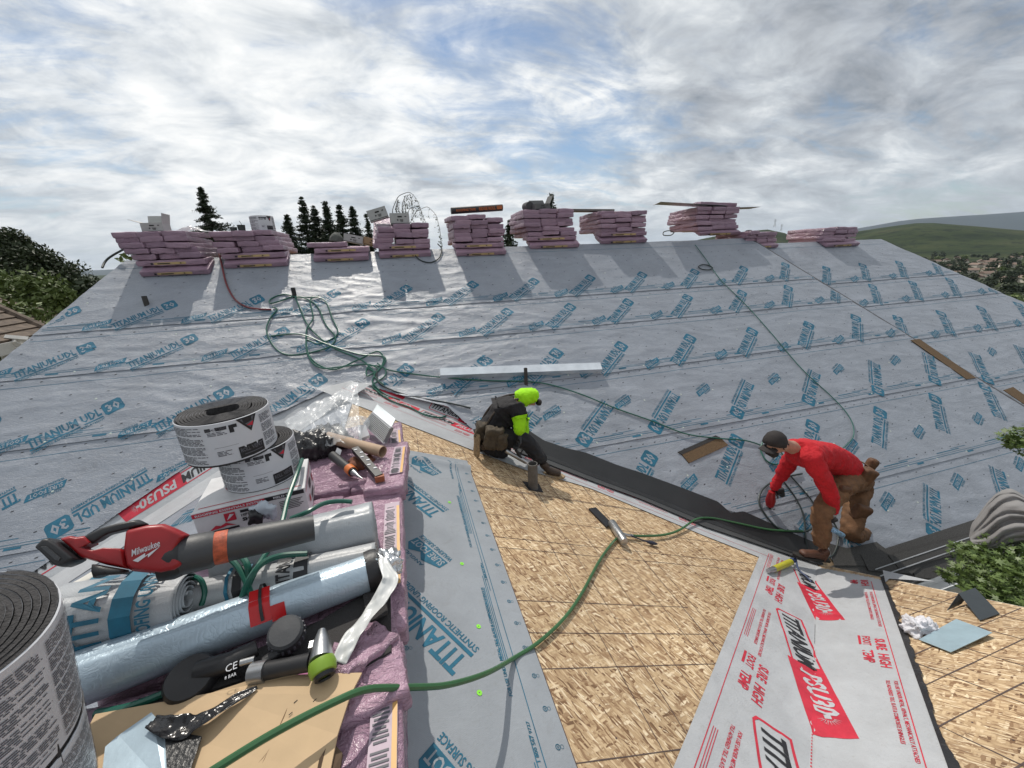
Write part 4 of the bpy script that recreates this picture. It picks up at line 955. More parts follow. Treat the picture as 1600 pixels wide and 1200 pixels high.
def conifer(label, top, H, W_, seed, taper=1., gap=.0, group=None, name='conifer_tree', nlev=None, mleaf=None, leaf=.10, dens=26):
    rs = np.random.RandomState(seed); top = np.array(top, float); base = top-[0, 0, H]; t = thing(name, label, 'conifer', base, group)
    tr = MB(); tr.tube([base, base+[0, 0, H*.6], top], [H*.022, H*.012, .01], 7); cl = MB(); nlev = nlev or int(H*7)
    for i in range(nlev):
        f = (i+rs.rand()*.8)/nlev
        if f > .75: continue                     # lower part stands behind the roof
        z = top[2]-f*H-.04; R_ = W_/2*(f/.75)**taper*(.65+.55*rs.rand())+.05
        nb = 5+int(3*rs.rand())
        for b_ in range(nb):
            if rs.rand() < gap: continue
            a = rs.rand()*6.283; L = R_*(.7+.5*rs.rand()); dr = -.25*L+.12*rs.randn()*L
            p0 = np.array([top[0], top[1], z]); p1 = p0+[L*math.cos(a), L*math.sin(a), dr+.10*L]
            tr.tube([p0, (p0+p1)/2+[0, 0, .03*L], p1], [.02, .012, .004], 4, False)
            n = int(dens*(.4+L)); s_ = rs.rand(n, 1)**.7; C_ = p0+(p1-p0)*s_+rs.randn(n, 3)*[.10, .10, .055]*(.6+.5*L); C_[:, 2] -= .04*s_[:, 0]
            leafcloud(cl, C_, leaf, rs, flat=.3)
    tr.build('trunk', m_bark, t, smooth=True, fix=False); cl.build('crown', mleaf or m_conif, t, fix=False); return t
def far(x, y, D_): d_ = rayv(x, y); return d_/math.hypot(d_[0], d_[1])*D_
conifer('tall broad conifer standing alone behind the two leftmost ridge stacks', far(312, 291, 34), 12, 6.6, 3, 1.0, .10, dens=60, leaf=.075)
for i, (x, y, lb) in enumerate(((447, 334, 'short leftmost spire of the dark conifer row'), (470, 308, 'tallest spire, left in the dark conifer row'), (489, 321, 'slim spire just right of the tallest in the conifer row'), (507, 314, 'middle spire of the dark conifer row'),
                      (529, 318, 'fifth spire of the dark conifer row, left of the gap tree'), (549, 321, 'broad sixth spire of the dark conifer row'), (572, 334, 'thin sparse last spire of the dark conifer row'))):
    conifer(lb, far(x, y, 36+i % 3), 11.5, 4.0 if i != 6 else 2.0, 20+i, .80, .0 if i < 6 else .35, 'dark conifers in a row beyond the ridge', dens=60, leaf=.075)
conifer('wispy little conifer top right of the dark carton stack', far(861, 302, 26), 9, 3.6, 41, .85, .12, leaf=.07, dens=34)
conifer('dark conifer glimpsed between the fifth and sixth ridge stacks', far(796, 343, 30), 10, 4.0, 42, .8, .0)
# drooping bare-twigged tree
wt = thing('weeping_tree', 'nearly bare weeping tree with drooping twigs behind the two carton stack', 'tree', far(640, 400, 13)*[1, 1, 0]+[0, 0, -6.5])
rs = np.random.RandomState(9); tr = MB(); lv = MB(); b0 = np.array(wt.location)
tr.tube([b0, b0+[.1, 0, 4], far(630, 345, 13)], [.10, .06, .02], 6)
for (pts) in ([(618, 350), (612, 330), (622, 306), (640, 299), (652, 312), (660, 335), (667, 352)], [(622, 352), (606, 338), (608, 350)], [(640, 350), (650, 330), (668, 322), (682, 336), (688, 362), (689, 378)], [(630, 345), (628, 320), (634, 304), (645, 318), (643, 342)], [(626, 350), (618, 325), (622, 310), (619, 335)], [(634, 345), (640, 325), (655, 322), (664, 345)], [(628, 350), (634, 330), (632, 312), (628, 332)]):
    P = np.array([far(x, y, 13+rs.rand()*.6) for x, y in pts]); u = np.linspace(0, len(P)-1, 40); Q = np.c_[[np.interp(u, range(len(P)), P[:, k]) for k in range(3)]].T
    for _ in range(3): Q[1:-1] = (Q[:-2]+Q[1:-1]*2+Q[2:])/4
    tr.tube(Q, np.linspace(.012, .004, len(Q)), 4, False)
    for i in range(16, 40, 2):
        n = 7; C_ = Q[i]+np.c_[rs.randn(n)*.03, rs.randn(n)*.03, -rs.rand(n)*.32]
        if rs.rand() < .75: leafcloud(lv, C_, .032, rs); tr.tube([Q[i], Q[i]+[.01, 0, -.3]], .002, 3, False)
tr.build('branch', m_bark, wt, fix=False); lv.build('crown', m_oak, wt, fix=False)
tree('oak_tree', 'large dark oak rising at the left edge of the picture', (far(10, 380, 30)*[1, 1, 0]+[0, 0, -7]), 9.0, 6.6, 5, m_oak, 100, 330, .09)
tree('oak_tree', 'lower dark oak shoulder right of the big oak', (far(72, 408, 31)*[1, 1, 0]+[0, 0, -7]), 7.9, 3.2, 6, m_oak, 60, 260, .09)
for i, (x, y, D_, Wd, lb) in enumerate(((-20, 425, 20, 4.5, 'light green bushy tree at the left picture edge'), (42, 426, 19, 4.2, 'light green bushy tree in front of the big oak'), (98, 450, 18.5, 2.6, 'smaller light green tree nearest the roof edge at left'), (20, 470, 15, 4.5, 'low light green shrub mass just beyond the neighbouring shingle roof'))):
    top = far(x, y, D_); tree('leafy_tree', lb, (top[0], top[1], -6.8), top[2]+6.8, Wd, 60+i, m_hedge, 70, 150, .085, group=None, low=.25)
top = far(123, 433, 24); tree('oak_tree', 'small dark round tree against the distant left hills', (top[0], top[1], -6.8), top[2]+6.8, 2.2, 71, m_oak, 24, 110, .12)
top = far(196, 384, 9.6); tree('garden_tree', 'sparse bright leafy treetop behind the leftmost stack', (top[0], top[1], -6.5), top[2]+6.5, 1.6, 72, m_hedge, 26, 60, .05, low=.7)
# town in the valley
protoT = []
for k in range(3):
    rs = np.random.RandomState(100+k); cl = MB(); d_ = rs.randn(260, 3); d_ /= np.linalg.norm(d_, axis=1)[:, None]
    cl.v = []; C_ = d_*(rs.rand(260, 1)**.35)*[4.5, 4.5, 4.2 if k else 6.5]+[0, 0, 6 if k else 8]; C_ += (rs.rand(260, 3)-.5)*1.4; leafcloud(cl, C_, 1.25, rs)
    mo = [m_oak, m_oak, m_hedge][k]; o = cl.build('t', mo, fix=False); protoT.append(o.data); bpy.data.objects.remove(o)
rs = np.random.RandomState(8)
for i in range(210):
    a = 59+11.5*rs.rand()**.8; r = 300+1150*rs.rand()**1.1
    if a < 63 and r < 900: r += 500
    x, y = r*math.sin(R(a)), r*math.cos(R(a)); o = bpy.data.objects.new('valley_tree', protoT[rs.choice([0, 1, 1, 1, 2])]); COL.objects.link(o); o.location = (x, y, float(gz(np.array([x]), np.array([y]))[0])-1)
    s_ = .6+.75*rs.rand(); o.scale = (s_, s_, s_*.85); o.rotation_euler = (0, 0, rs.rand()*6); tag(o, 'small dark tree among the rooftops far down in the valley', 'tree', 'trees among the houses in the valley')
mb = MB(); mb.box((0, 0, 2), (14, 9, 4)); mb.mat(1).prism([(-7.6, -5.2, 4), (-7.6, 5.2, 4), (-7.6, 0, 6.6)], (15.2, 0, 0)); mb.mat(2); 
for k in (-4, 0, 4): mb.box((k, -4.53, 2), (1.6, .1, 1.4))
o = mb.build('house_shape', [mat('pale_stucco', (.62, .56, .48), .8), mat('brown_roof', (.20, .14, .11), .8), m_dark]); hm = o.data; bpy.data.objects.remove(o)
for i in range(46):
    a = 60.5+9.5*rs.rand(); r = 480+820*rs.rand(); x, y = r*math.sin(R(a)), r*math.cos(R(a)); o = bpy.data.objects.new('valley_house', hm); COL.objects.link(o)
    o.location = (x, y, float(gz(np.array([x]), np.array([y]))[0])); o.rotation_euler = (0, 0, rs.choice([-1.1, -.5, .3, .9])+rs.rand()*.3); tag(o, 'tiny pale house with a brown roof far down in the valley', 'house', 'houses in the valley')
# pylons on the far hill
mb = MB(); Hh = 38.; 
for sx in (-1, 1):
    for sy in (-1, 1): mb.tube([(sx*4, sy*4, 0), (sx*1, sy*1, Hh*.75), (0, 0, Hh)], .35, 4)
for z in np.linspace(3, Hh*.7, 8):
    w_ = 4-3*z/(Hh*.75); mb.tube([(-w_, -w_, z), (w_, w_, z+3)], .22, 4); mb.tube([(w_, -w_, z), (-w_, w_, z+3)], .22, 4)
for z in (.70, .80, .90): mb.tube([(-6, 0, Hh*z), (6, 0, Hh*z)], .35, 4)
o = mb.build('power_pylon', m_zinc, fix=False)
for i, (x, y, lb) in enumerate(((1212, 342, 'taller lattice pylon, left of the far pair'), (1222, 350, 'shorter lattice pylon, right of the far pair'))):
    q_ = o if i == 0 else bpy.data.objects.new('power_pylon', o.data)
    if i: COL.objects.link(q_)
    P = far(x, y, 2450); q_.location = (P[0], P[1], P[2]-Hh*(1 if i == 0 else .9)-0); q_.scale = (1, 1, 1 if i == 0 else .9); q_.rotation_euler = (0, 0, -.8); tag(q_, lb, 'pylon', 'power pylons on the far hill')
# ------------------------------------------------------------------ neighbouring roof and pergola at the left edge
nb = thing('garden_pavilion', 'neighbouring pavilion with brown shingle roof and pale braced posts at the left edge', 'pavilion', (-11, 6, -6.5))
def dr(x, y, D_): d_ = rayv(x, y); return d_/np.linalg.norm(d_)*D_
m_nroof = bpy.data.materials.new('weathered_shakes'); m_nroof.use_nodes = True; nt = m_nroof.node_tree; bb = nt.nodes['Principled BSDF']
tc = nd(nt, 'ShaderNodeTexCoord').outputs['Object']; br = nd(nt, 'ShaderNodeTexNoise', {'Vector': tc, 'Scale': 9., 'Detail': 6.}).outputs[0]
nt.links.new(ramp(nt, br, [(.3, (.055, .04, .03)), (.7, (.16, .12, .09))]), bb.inputs['Base Color']); bb.inputs['Roughness'].default_value = .9
E_, Lf, Ap, Bk = dr(80, 520, 13.5), dr(-190, 548, 11.0), dr(-70, 452, 15.5), dr(95, 470, 19)
Lf[2] = E_[2]; Bk[2] = E_[2]
mb = MB()
for (a, b, c_) in ((Lf, E_, Ap), (E_, Bk, Ap)):
    for k in range(9):
        f0, f1 = k/9, (k+1)/9+.02
        q = [a+(c_-a)*f0, b+(c_-b)*f0, b+(c_-b)*min(1, f1), a+(c_-a)*min(1, f1)]; n_ = np.cross(b-a, c_-a); n_ /= np.linalg.norm(n_); n_ = n_*np.sign(n_[2])
        mb.add([q[0]+n_*.05, q[1]+n_*.05, q[2]+n_*.015, q[3]+n_*.015, q[0]-n_*.0, q[1]-n_*.0], [(0, 1, 2, 3), (4, 5, 1, 0)])
mb.build('roof', m_nroof, nb, fix=False)
mb = MB(); mb.tube([E_+[0, 0, .05], Ap+[0, 0, .07]], .07, 6); mb.build('hip_cap', m_nroof, nb)
mb = MB(); d_ = (E_-Lf)/np.linalg.norm(E_-Lf); mb.prism([Lf, E_, E_-[0, 0, .22], Lf-[0, 0, .22]], [.05, -.02, 0]); mb.build('fascia', m_trim, nb)
for (x, y, lb) in ((52, 528, 'a'), (-30, 545, 'b')):
    P = dr(x, y, 12.9 if lb == 'a' else 12); mb = MB(); mb.box((P[0], P[1], (P[2]-6.5)/2), (.16, .16, P[2]+6.5)); mb.build('post', m_trim, nb)
for (p_, q_) in (((8, 542), (40, 545)), ((0, 536), (12, 572)), ((45, 530), (8, 527)), ((20, 533), (45, 548))):
    mb = MB(); mb.tube([dr(*p_, 12.6), dr(*q_, 12.7)], .055, 4); mb.build('brace', m_trim, nb)
b = MB(); b.prism([dr(-40, 462, 17), dr(12, 474, 17), dr(16, 483, 16.6), dr(-40, 484, 16.6)], (0, 0, -.1)); b.mat(1).prism([dr(-40, 484, 16.6), dr(16, 483, 16.6), dr(16, 487, 16.6), dr(-40, 490, 16.6)], (.02, -.1, 0)); tag(b.build('shed_roof', [m_nroof, m_trim], loc=tuple(dr(0, 478, 17))), 'small dark roof with pale edge above the pavilion at far left', 'shed roof')
# ------------------------------------------------------------------ maple and grey canvas at the right
mp_ = thing('maple_tree', 'japanese maple with bright star shaped leaves beside the gutter', 'maple', (7.3, .9, -6.5)); rs = np.random.RandomState(4); lf = MB(); tr = MB()
tr.tube([(7.3, .9, -6.5), (7.2, 1.0, -5), (6.9, 1.1, -3.6), (7.0, 1.3, -1.6)], [.09, .07, .05, .02], 7)
lobes = [((1575, 905), 5.6, .36, 900), ((1530, 870), 5.9, .17, 190), ((1500, 858), 6.1, .10, 60), ((1548, 920), 5.5, .20, 330), ((1590, 870), 5.9, .26, 420), ((1600, 950), 5.2, .30, 600), ((1510, 905), 5.7, .13, 110), ((1482, 900), 5.8, .09, 50), ((1596, 687), 6.2, .15, 160), ((1585, 690), 6.2, .08, 50), ((1640, 920), 5.5, .5, 900), ((1625, 690), 6.3, .25, 300), ((1540, 940), 5.3, .12, 110)]
for (px, D_, rad, n) in lobes:
    c_ = dr(*px, D_); d_ = rs.randn(n, 3); d_ /= np.linalg.norm(d_, axis=1)[:, None]; leafcloud(lf, c_+d_*rad*(rs.rand(n, 1)**.45)*[1, 1, .7], .042, rs, 5, .45)
    a0 = np.array([6.9, 1.1, -3.6]) if px[1] > 750 else np.array([7.0, 1.3, -1.8]); tr.tube([a0, (a0+c_)/2+[0, 0, .12], c_], [.018, .010, .004], 5, False)
tr.build('trunk', m_bark, mp_, smooth=True, fix=False); lf.build('crown', m_maple, mp_, fix=False)
gc = MB(); m_canvas = mat('grey_canvas_cover', (.23, .225, .225), .95, bump=(140, .5, .003), var=(5, .1))
prof = [((1514, 838), (1518, 850)), ((1517, 820), (1540, 861)), ((1530, 803), (1560, 860)), ((1545, 782), (1578, 848)), ((1560, 768), (1600, 845)), ((1580, 763), (1630, 850)), ((1602, 775), (1660, 860)), ((1630, 790), (1690, 875))]
A_ = np.array([dr(*a, 5.9) for a, b in prof]); B_ = np.array([dr(*b, 5.75) for a, b in prof]); u = np.linspace(0, len(prof)-1, 60); V = []; nk = 110
A2 = np.c_[[np.interp(u, range(len(prof)), A_[:, k]) for k in range(3)]].T; B2 = np.c_[[np.interp(u, range(len(prof)), B_[:, k]) for k in range(3)]].T
for arr in (A2, B2):
    for _ in range(6): arr[1:-1] = (arr[:-2]+2*arr[1:-1]+arr[2:])/4
for i in range(60):
    c_ = (A2[i]+B2[i])/2; s_ = (A2[i]-B2[i])/2; dd = c_/np.linalg.norm(c_)*(.05+.12*min(1, i/25))
    for k in range(nk):
        t_ = 2*math.pi*k/nk; fo_ = 1-.5*min(1, i/10)*sum(dp*math.exp(-(((t_-t0-dr_*(i-30))/wd)**2)) for t0, dr_, wd, dp in ((.55, .006, .07, .5), (1.0, -.004, .10, .65), (1.42, .009, .06, .5), (1.75, .003, .12, .75), (2.2, -.006, .07, .5), (2.6, .004, .09, .45)))+.10*(float(vn(i*.16, k*.6))-.5); V.append(c_+s_*math.cos(t_)*(1+.05*(float(vn(i*.3+9, k*.4))-.5))-dd*math.sin(t_)*fo_*1.25)
gc.add(V, [(i*nk+k, i*nk+(k+1) % nk, (i+1)*nk+(k+1) % nk, (i+1)*nk+k) for i in range(59) for k in range(nk)]+[tuple(range(nk))]+[tuple(59*nk+k for k in range(nk))])
pole = MB(); P = dr(1600, 830, 5.9); cu_ = thing('patio_umbrella', 'closed patio umbrella in grey canvas leaning over the eave at the right edge', 'umbrella', (P[0], P[1], -6.5))
gc.build('canvas', m_canvas, cu_, smooth='all'); pole.tube([(P[0]+.25, P[1], -6.5), P], .025, 8); pole.build('pole', m_zinc, cu_)

# ------------------------------------------------------------------ air between here and the far ridges
hb = MB(); hb.box((0, 0, 210), (28600, 28600, 580)); hzo = hb.build('haze', []); tag(hzo, kind='stuff'); hm_ = bpy.data.materials.new('haze_air'); hm_.use_nodes = True; hn = hm_.node_tree; hn.nodes.clear()
pv_ = nd(hn, 'ShaderNodeVolumePrincipled', {'Color': (.62, .74, .90, 1), 'Density': 3.2e-5, 'Anisotropy': .2}); ho_ = nd(hn, 'ShaderNodeOutputMaterial'); hn.links.new(pv_.outputs[0], ho_.inputs['Volume']); hzo.data.materials.append(hm_)
# ------------------------------------------------------------------ the pile of material on the wing ridge
ZP = -1.25
def pl(x, y, P0, n): d_ = rayv(x, y); n = np.array(n, float); return d_*(np.array(P0) @ n)/(d_ @ n)
GRPP = 'pink shingle bundles under the pile'
def near_bundle(c, rot, seed, label, size=(.94, .315, .1), side=None):
    mb = MB(); rbox(mb, (0, 0, 0), size, .014, (44, 16, 8), .006, seed, rot, 11.)
    t = thing('shingle_bundle', label, 'shingle bundle', c, GRPP); mb.v = [v+np.array(c) for v in mb.v]
    mb.build('wrapper', m_pink2, t, smooth='all')
    if side:
        Rm = np.array(Euler(rot).to_matrix()); p = Print(); L_, H_ = size[0], size[2]; rg = random.Random(seed)
        l = MB(); rbox(l, (0, 0, 0), (L_*.62, .075, .004), .001, (20, 3, 1), .002, seed, None, 11.); y = side*(size[1]/2-.050)
        l.v = [(v+[L_*.02, y, H_/2+.009]) @ Rm.T+np.array(c) for v in l.v]; l.build('paper_label', m_labpink, t)
        w = MB()
        for k in range(46):
            x = -L_*.28+k*L_*.0125; 
            if k % 9 == 8: continue
            h = rg.uniform(.03, .052); w.box((x, y-side*.008, H_/2+.0130), (L_*.006, h, .001))
        w.mat(1).box((0, y+side*.030, H_/2+.0128), (L_*.58, .014, .001)); w.v = [v @ Rm.T+np.array(c) for v in w.v]; w.build('printed_lettering', [m_greyink, m_orlab], t)
    return t
m_pink2 = plastic('pink_wrapper_near', (.40, .26, .335), .22, 1.6, 11.); m_labpink = mat('pale_label', (.40, .31, .37), .5); m_orlab = mat('orange_stripe', (.62, .36, .12), .5)
xr = -.145
groups = [(.62, 'cardboard'), (1.60, 'black shingle pieces'), (2.60, 'cardboard tube')]
for gi, (yc, nm) in enumerate(groups):
    for c_ in range(3):
        x = xr-.16-c_*.32; pos = ['right', 'middle', 'left'][c_]
        near_bundle((x+.02*gi, yc+.03*c_, ZP-.055), (0, 0, math.pi/2+.02*(gi-1)), 10*gi+c_, f'near pink bundle, {pos} top bundle beneath the {nm}', side=(-1 if c_ == 0 else None))
        near_bundle((x-.02+.01*gi, yc-.02, ZP-.152), (0, 0, math.pi/2-.02), 50+10*gi+c_, f'{pos} near pink bundle of the second layer beneath the {nm}')
    for s_ in (1, -1):
        near_bundle((XA+s_*.30, yc+.01, ZA-.125+.115), (0, s_*math.atan(TW), math.pi/2), 80+10*gi+s_, f'tilted pink bundle at the {"right" if s_ > 0 else "left"} foot of the pile beneath the {nm}')
# extra loose bundles that step out to the right
near_bundle((-.20, 2.33, ZP-.02), (.0, .06, math.pi/2-.06), 97, 'short pink bundle end with pale label at the right edge of the pile', (.66, .22, .10), side=-1)
near_bundle((-.30, 1.06, ZP-.02), (0, .05, math.pi/2+.15), 98, 'torn pink wrapper slab below the green framing nailer', (.42, .30, .07))
def lay(mb, pts, z, t=.006, up=(0, 0, 1)):
    P = [atZ(x, y, z if np.isscalar(z) else z[i]) for i, (x, y) in enumerate(pts)]; mb.prism(P, (0, 0, t)); return mb
# dark shingles in the torn bundle
b = MB(); rg = random.Random(3)
for i, pts in enumerate(([(250, 1090), (470, 985), (600, 930), (606, 1010), (560, 1060), (330, 1110)], [(440, 1010), (610, 905), (612, 1020), (520, 1075)], [(150, 1130), (300, 1060), (380, 1065), (240, 1110)], [(560, 890), (604, 870), (606, 960), (575, 975)])):
    o_ = MB(); lay(o_, pts, ZP+.008+i*.012, .009); tag(o_.build('shingle_piece', m_asph, loc=tuple(atZ(*pts[0], ZP))), ['wide black shingle sheet under the two nailers', 'black shingle piece behind the white tape strip', 'black shingle corner beside the cardboard', 'black shingle scrap by the right end of the blue roll'][i], 'shingle piece', 'loose black shingles on the pile')
# underlayment rolls
def matfoil():
    m = bpy.data.materials.new('blue_foil'); m.use_nodes = True; nt = m.node_tree; b_ = nt.nodes['Principled BSDF']; tc_ = nd(nt, 'ShaderNodeTexCoord').outputs['Object']
    b_.inputs['Base Color'].default_value = (.40, .50, .60, 1); b_.inputs['Metallic'].default_value = .35; b_.inputs['Roughness'].default_value = .34
    n_ = nd(nt, 'ShaderNodeTexNoise', {'Vector': tc_, 'Scale': 16., 'Detail': 5., 'Distortion': 2.2}).outputs[0]; r_ = mth(nt, 'ABSOLUTE', mth(nt, 'SUBTRACT', n_, .5))
    r_ = mth(nt, 'MINIMUM', r_, .07)
    w_ = nd(nt, 'ShaderNodeTexWave', {'Vector': tc_, 'Scale': 26., 'Distortion': .3}).outputs['Fac']
    h_ = mth(nt, 'ADD', mth(nt, 'MULTIPLY', r_, 4.), mth(nt, 'MULTIPLY', w_, .06)); bn_ = nd(nt, 'ShaderNodeBump', {'Height': h_, 'Strength': .35, 'Distance': .006}); nt.links.new(bn_.outputs[0], b_.inputs['Normal'])
    n2_ = nd(nt, 'ShaderNodeTexNoise', {'Vector': tc_, 'Scale': 3., 'Detail': 6.}).outputs[0]; nt.links.new(ramp(nt, n2_, [(.3, (.40, .50, .58)), (.7, (.50, .60, .68))]), b_.inputs['Base Color']); return m
m_foil = matfoil(); m_rollg = underlay_mat('rolled_underlayment', (.42, .44, .46), .38, .25, 260.); m_kr = m_kraft
def sheetroll(name, label, a, b_, ra, rb, m, turns=4, core=None, group=None, ecc=.0, wob=.006, seed=0, lip=True, cat='underlayment roll'):
    a, b_ = np.array(a, float), np.array(b_, float); ax = (b_-a); L = np.linalg.norm(ax); ax /= L
    s1 = np.cross(ax, [0, 0, 1.]); s1 /= np.linalg.norm(s1); s2 = np.cross(s1, ax)
    N = 52; t = thing(name, label, cat, (a+b_)/2, group); mb = MB(); us = np.linspace(0, 1, 40); V = []
    n_in = turns*30; TH = np.linspace(0, 2*math.pi*turns, n_in)
    for u in us:
        r = ra+(rb-ra)*u; c_ = a+ax*L*u
        for i, th in enumerate(TH):
            f = 1-.80*(1-i/(n_in-1)) if turns > 1 else 1; rr_ = r*(f if i > 0 else .2); outer = i > n_in-32
            w_ = wob*(fbm(np.array([u*5+seed]), np.array([th*.8]), 2)[0]-.5)*(1 if outer else .4)
            V.append(c_+(rr_+w_)*(math.cos(th+1.2)*s1+math.sin(th+1.2)*s2)+ax*(.006*(1-i/n_in)*(1 if u > .5 else -1) if u in (0, 1) else 0))
    mb.add(V, [(j*n_in+i, j*n_in+i+1, (j+1)*n_in+i+1, (j+1)*n_in+i) for j in range(39) for i in range(n_in-1)])
    o = mb.build('rolled_sheet', m, t, smooth='all', fix=False)
    sm = o.modifiers.new('thickness', 'SOLIDIFY'); sm.thickness = .0016
    surf = lambda u, v, off=0.: (a+np.asarray(u)[:, None]*ax+(ra+(rb-ra)*np.asarray(u)[:, None]/L+.004+off)*(np.cos(np.asarray(v)/ra+0)[:, None]*s1+np.sin(np.asarray(v)/ra)[:, None]*s2))
    if core:
        k = MB(); k.lathe([(core, 0), (core, L*.995), (core-.006, L*.995), (core-.006, 0)], a, ax, 24); k.build('cardboard_core', m_kr, t, smooth=True)
    return t, surf, L
blue, bs, bL = sheetroll('membrane_roll', 'long blue silver foil membrane roll with red tape across the near pile', atZ(112, 1062, ZP+.085), atZ(592, 888, ZP+.088), .088, .076, m_foil, 4, seed=1)
pr = MB(); 
# red tape patch and black seam on the blue roll
p = Print(); p.rect(.0, .0, .062, .125, 0, 0, 5); p.rect(.062, -.01, .105, .045, 0, 0, 3)
p.put(pr, bs, (bL*.53, .022), 0, off=.002); tape = pr.build('red_tape', mat('red_tape', (.52, .012, .015), .3, bump=(30, .5, .004)), blue, fix=False)
pr = MB(); p = Print(); p.rect(0, 0, .010, .30, 0, 0, 2); p.put(pr, bs, (bL*.565, .03), .03, off=.004); pr.build('seam', m_butyl, blue, fix=False)
pr = MB(); e_ = atZ(592, 888, ZP+.088); pr.lathe([(.079, -.045), (.081, -.02), (.078, .0), (.05, .012), (0, .014)], e_, (e_-atZ(112, 1062, ZP+.085)), 24); pr.build('black_end_wrap', m_butyl, blue, smooth=True)
tit, ts_, tL = sheetroll('underlayment_roll', 'grey roll with broad teal band and lettering, spiral end open beside the blower', atZ(95, 968, ZP+.17), atZ(293, 934, ZP+.15), .128, .095, m_rollg, 5, seed=2, wob=.010)
pr = MB(); p = Print(); p.rect(0, 0, .055, .50, 0, 0, 3); p.text('ROOFING UNDERLAYMENT', .065, .0, .105, .48, 0, .03, 0, 2, rot=1); p.text('TITANIUM', -.10, .02, -.02, .45, 0, .03, 0, 2, rot=1); p.ring(.10, .47, .012, .003)
p.put(pr, ts_, (tL*.56, -.06), 0, off=.006); pr.build('printed_lettering', [m_teal], tit, fix=False)
g1, gs, gL = sheetroll('underlayment_roll', 'thick plain silver grey roll lying behind the blower tube', atZ(345, 880, ZP+.118), atZ(586, 818, ZP+.118), .118, .112, underlay_mat('silver_roll', (.36, .385, .41), .34, .2, 240.), 6, seed=3)
g2, gs2, gL2 = sheetroll('underlayment_roll', 'thin pale grey roll squeezed between thick silver roll and blue roll', atZ(300, 930, ZP+.10), atZ(588, 868, ZP+.095), .062, .060, underlay_mat('pale_roll', (.40, .41, .42), .4, .2, 240.), 4, seed=4)
pr = MB(); p = Print(); 
for u0, w_, k in ((.13, .012, 0), (.155, .03, 1), (.20, .008, 0), (.36, .05, 1)): p.rect(u0, -.02, u0+w_, .17, k, 0, 2)
p.text('TITANIUM', .30, .0, .35, .15, 1, .03, 0, 2, rot=1); p.put(pr, gs2, (0, 0), 0, off=.003); pr.build('printed_lettering', [m_teal, m_blk], g2, fix=False)
wr_, _, _ = sheetroll('underlayment_roll', 'cream white sheet end bulging under the blower battery', atZ(30, 985, ZP+.10), atZ(160, 905, ZP+.13), .07, .055, mat('cream_sheet', (.62, .60, .55), .5, bump=(12, .3, .01)), 3, seed=6)
# the hip and ridge carton and the vent rolls on it
zt, zb = ZP+.185, ZP+.002
F0, F1, F2_ = atZ(298, 804, zt), atZ(476, 762, zt), atZ(505, 711, zt)
ux = (F1-F0); wx = np.linalg.norm(ux); ux /= wx; uy = np.array([-ux[1], ux[0], 0]); wy = (F2_-F1) @ uy; wy = max(.28, min(wy, .42))
cbx = thing('carton', 'white printed shingle carton with red band carrying two vent rolls', 'carton', (F0+F1)/2+uy*wy/2+[0, 0, zb-zt])
b = MB(); b.prism([F0, F1, F1+uy*wy, F0+uy*wy], (0, 0, zb-zt)); bo = b.build('carton_body', mat('white_gloss_card', (.62, .62, .63), .35, bump=(8, .15, .01)), cbx); bevel(bo, .004, 2)
def bf(u, v, off=0.): u = np.asarray(u, float); v = np.asarray(v, float); return F0+[0, 0, zb-zt]+u[:, None]*ux-(off+.0012)*uy+v[:, None]*np.array([0, 0, 1.])
Hb = zt-zb; pr = MB(); p = Print()
p.rect(.0, Hb*.86, wx*.62, Hb*.98, 0); p.text('ROOFING ESSENTIALS SYSTEM', .012, Hb*.885, wx*.60, Hb*.95, 2, .03, 1, 2); p.rect(wx*.62, Hb*.86, wx*.985, Hb*.98, 1); p.text('FIELD KIT', wx*.70, Hb*.885, wx*.88, Hb*.95, 2, .03, 1, 2)
p.rect(wx*.25, Hb*.56, wx*.345, Hb*.80, 0); p.poly([(wx*.265, Hb*.60), (wx*.30, Hb*.66), (wx*.335, Hb*.74), (wx*.30, Hb*.76)], 2, 1); p.rect(wx*.39, Hb*.72, wx*.58, Hb*.80, 1)
p.text('HIP & RIDGE', wx*.39, Hb*.60, wx*.60, Hb*.69, 1, .02, 0, 2); p.text('SHINGLES', wx*.39, Hb*.46, wx*.64, Hb*.57, 1, .05, 0, 2)
for i in range(6): p.rect(wx*.74, Hb*(.74-.05*i), wx*(.96-.02*(i % 3)), Hb*(.76-.05*i), 1)
p.poly([(wx*.10, Hb*.40), (wx*.16, Hb*.52), (wx*.20, Hb*.48), (wx*.25, Hb*.54), (wx*.33, Hb*.40), (wx*.26, Hb*.45), (wx*.20, Hb*.42)], 0); p.rect(wx*.10, Hb*.32, wx*.35, Hb*.38, 1)
p.put(pr, bf, (0, 0), 0)
def br_(u, v, off=0.): u = np.asarray(u, float); v = np.asarray(v, float); return F1+[0, 0, zb-zt]+u[:, None]*uy+(off+.0012)*ux+v[:, None]*np.array([0, 0, 1.])
p = Print(); p.rect(.0, Hb*.86, wy, Hb*.89, 0); p.poly([(wy*.42, Hb*.5), (wy*.60, Hb*.5), (wy*.64, Hb*.62), (wy*.60, Hb*.74), (wy*.42, Hb*.74), (wy*.38, Hb*.62)], 1); p.rect(wy*.2, Hb*.3, wy*.3, Hb*.5, 0); p.rect(wy*.45, Hb*.15, wy*.75, Hb*.3, 1); p.rect(wy*.8, Hb*.35, wy*.9, Hb*.6, 0); p.put(pr, br_, (0, 0), 0)
p = Print(); p.rect(.01, .0, .016, wx, 0); 
pr.mat(0).prism([F0+ux*.02+uy*.03+[0, 0, .001], F1-ux*.02+uy*.03+[0, 0, .001], F1-ux*.02+uy*.034+[0, 0, .001], F0+ux*.02+uy*.034+[0, 0, .001]], (0, 0, .0008))
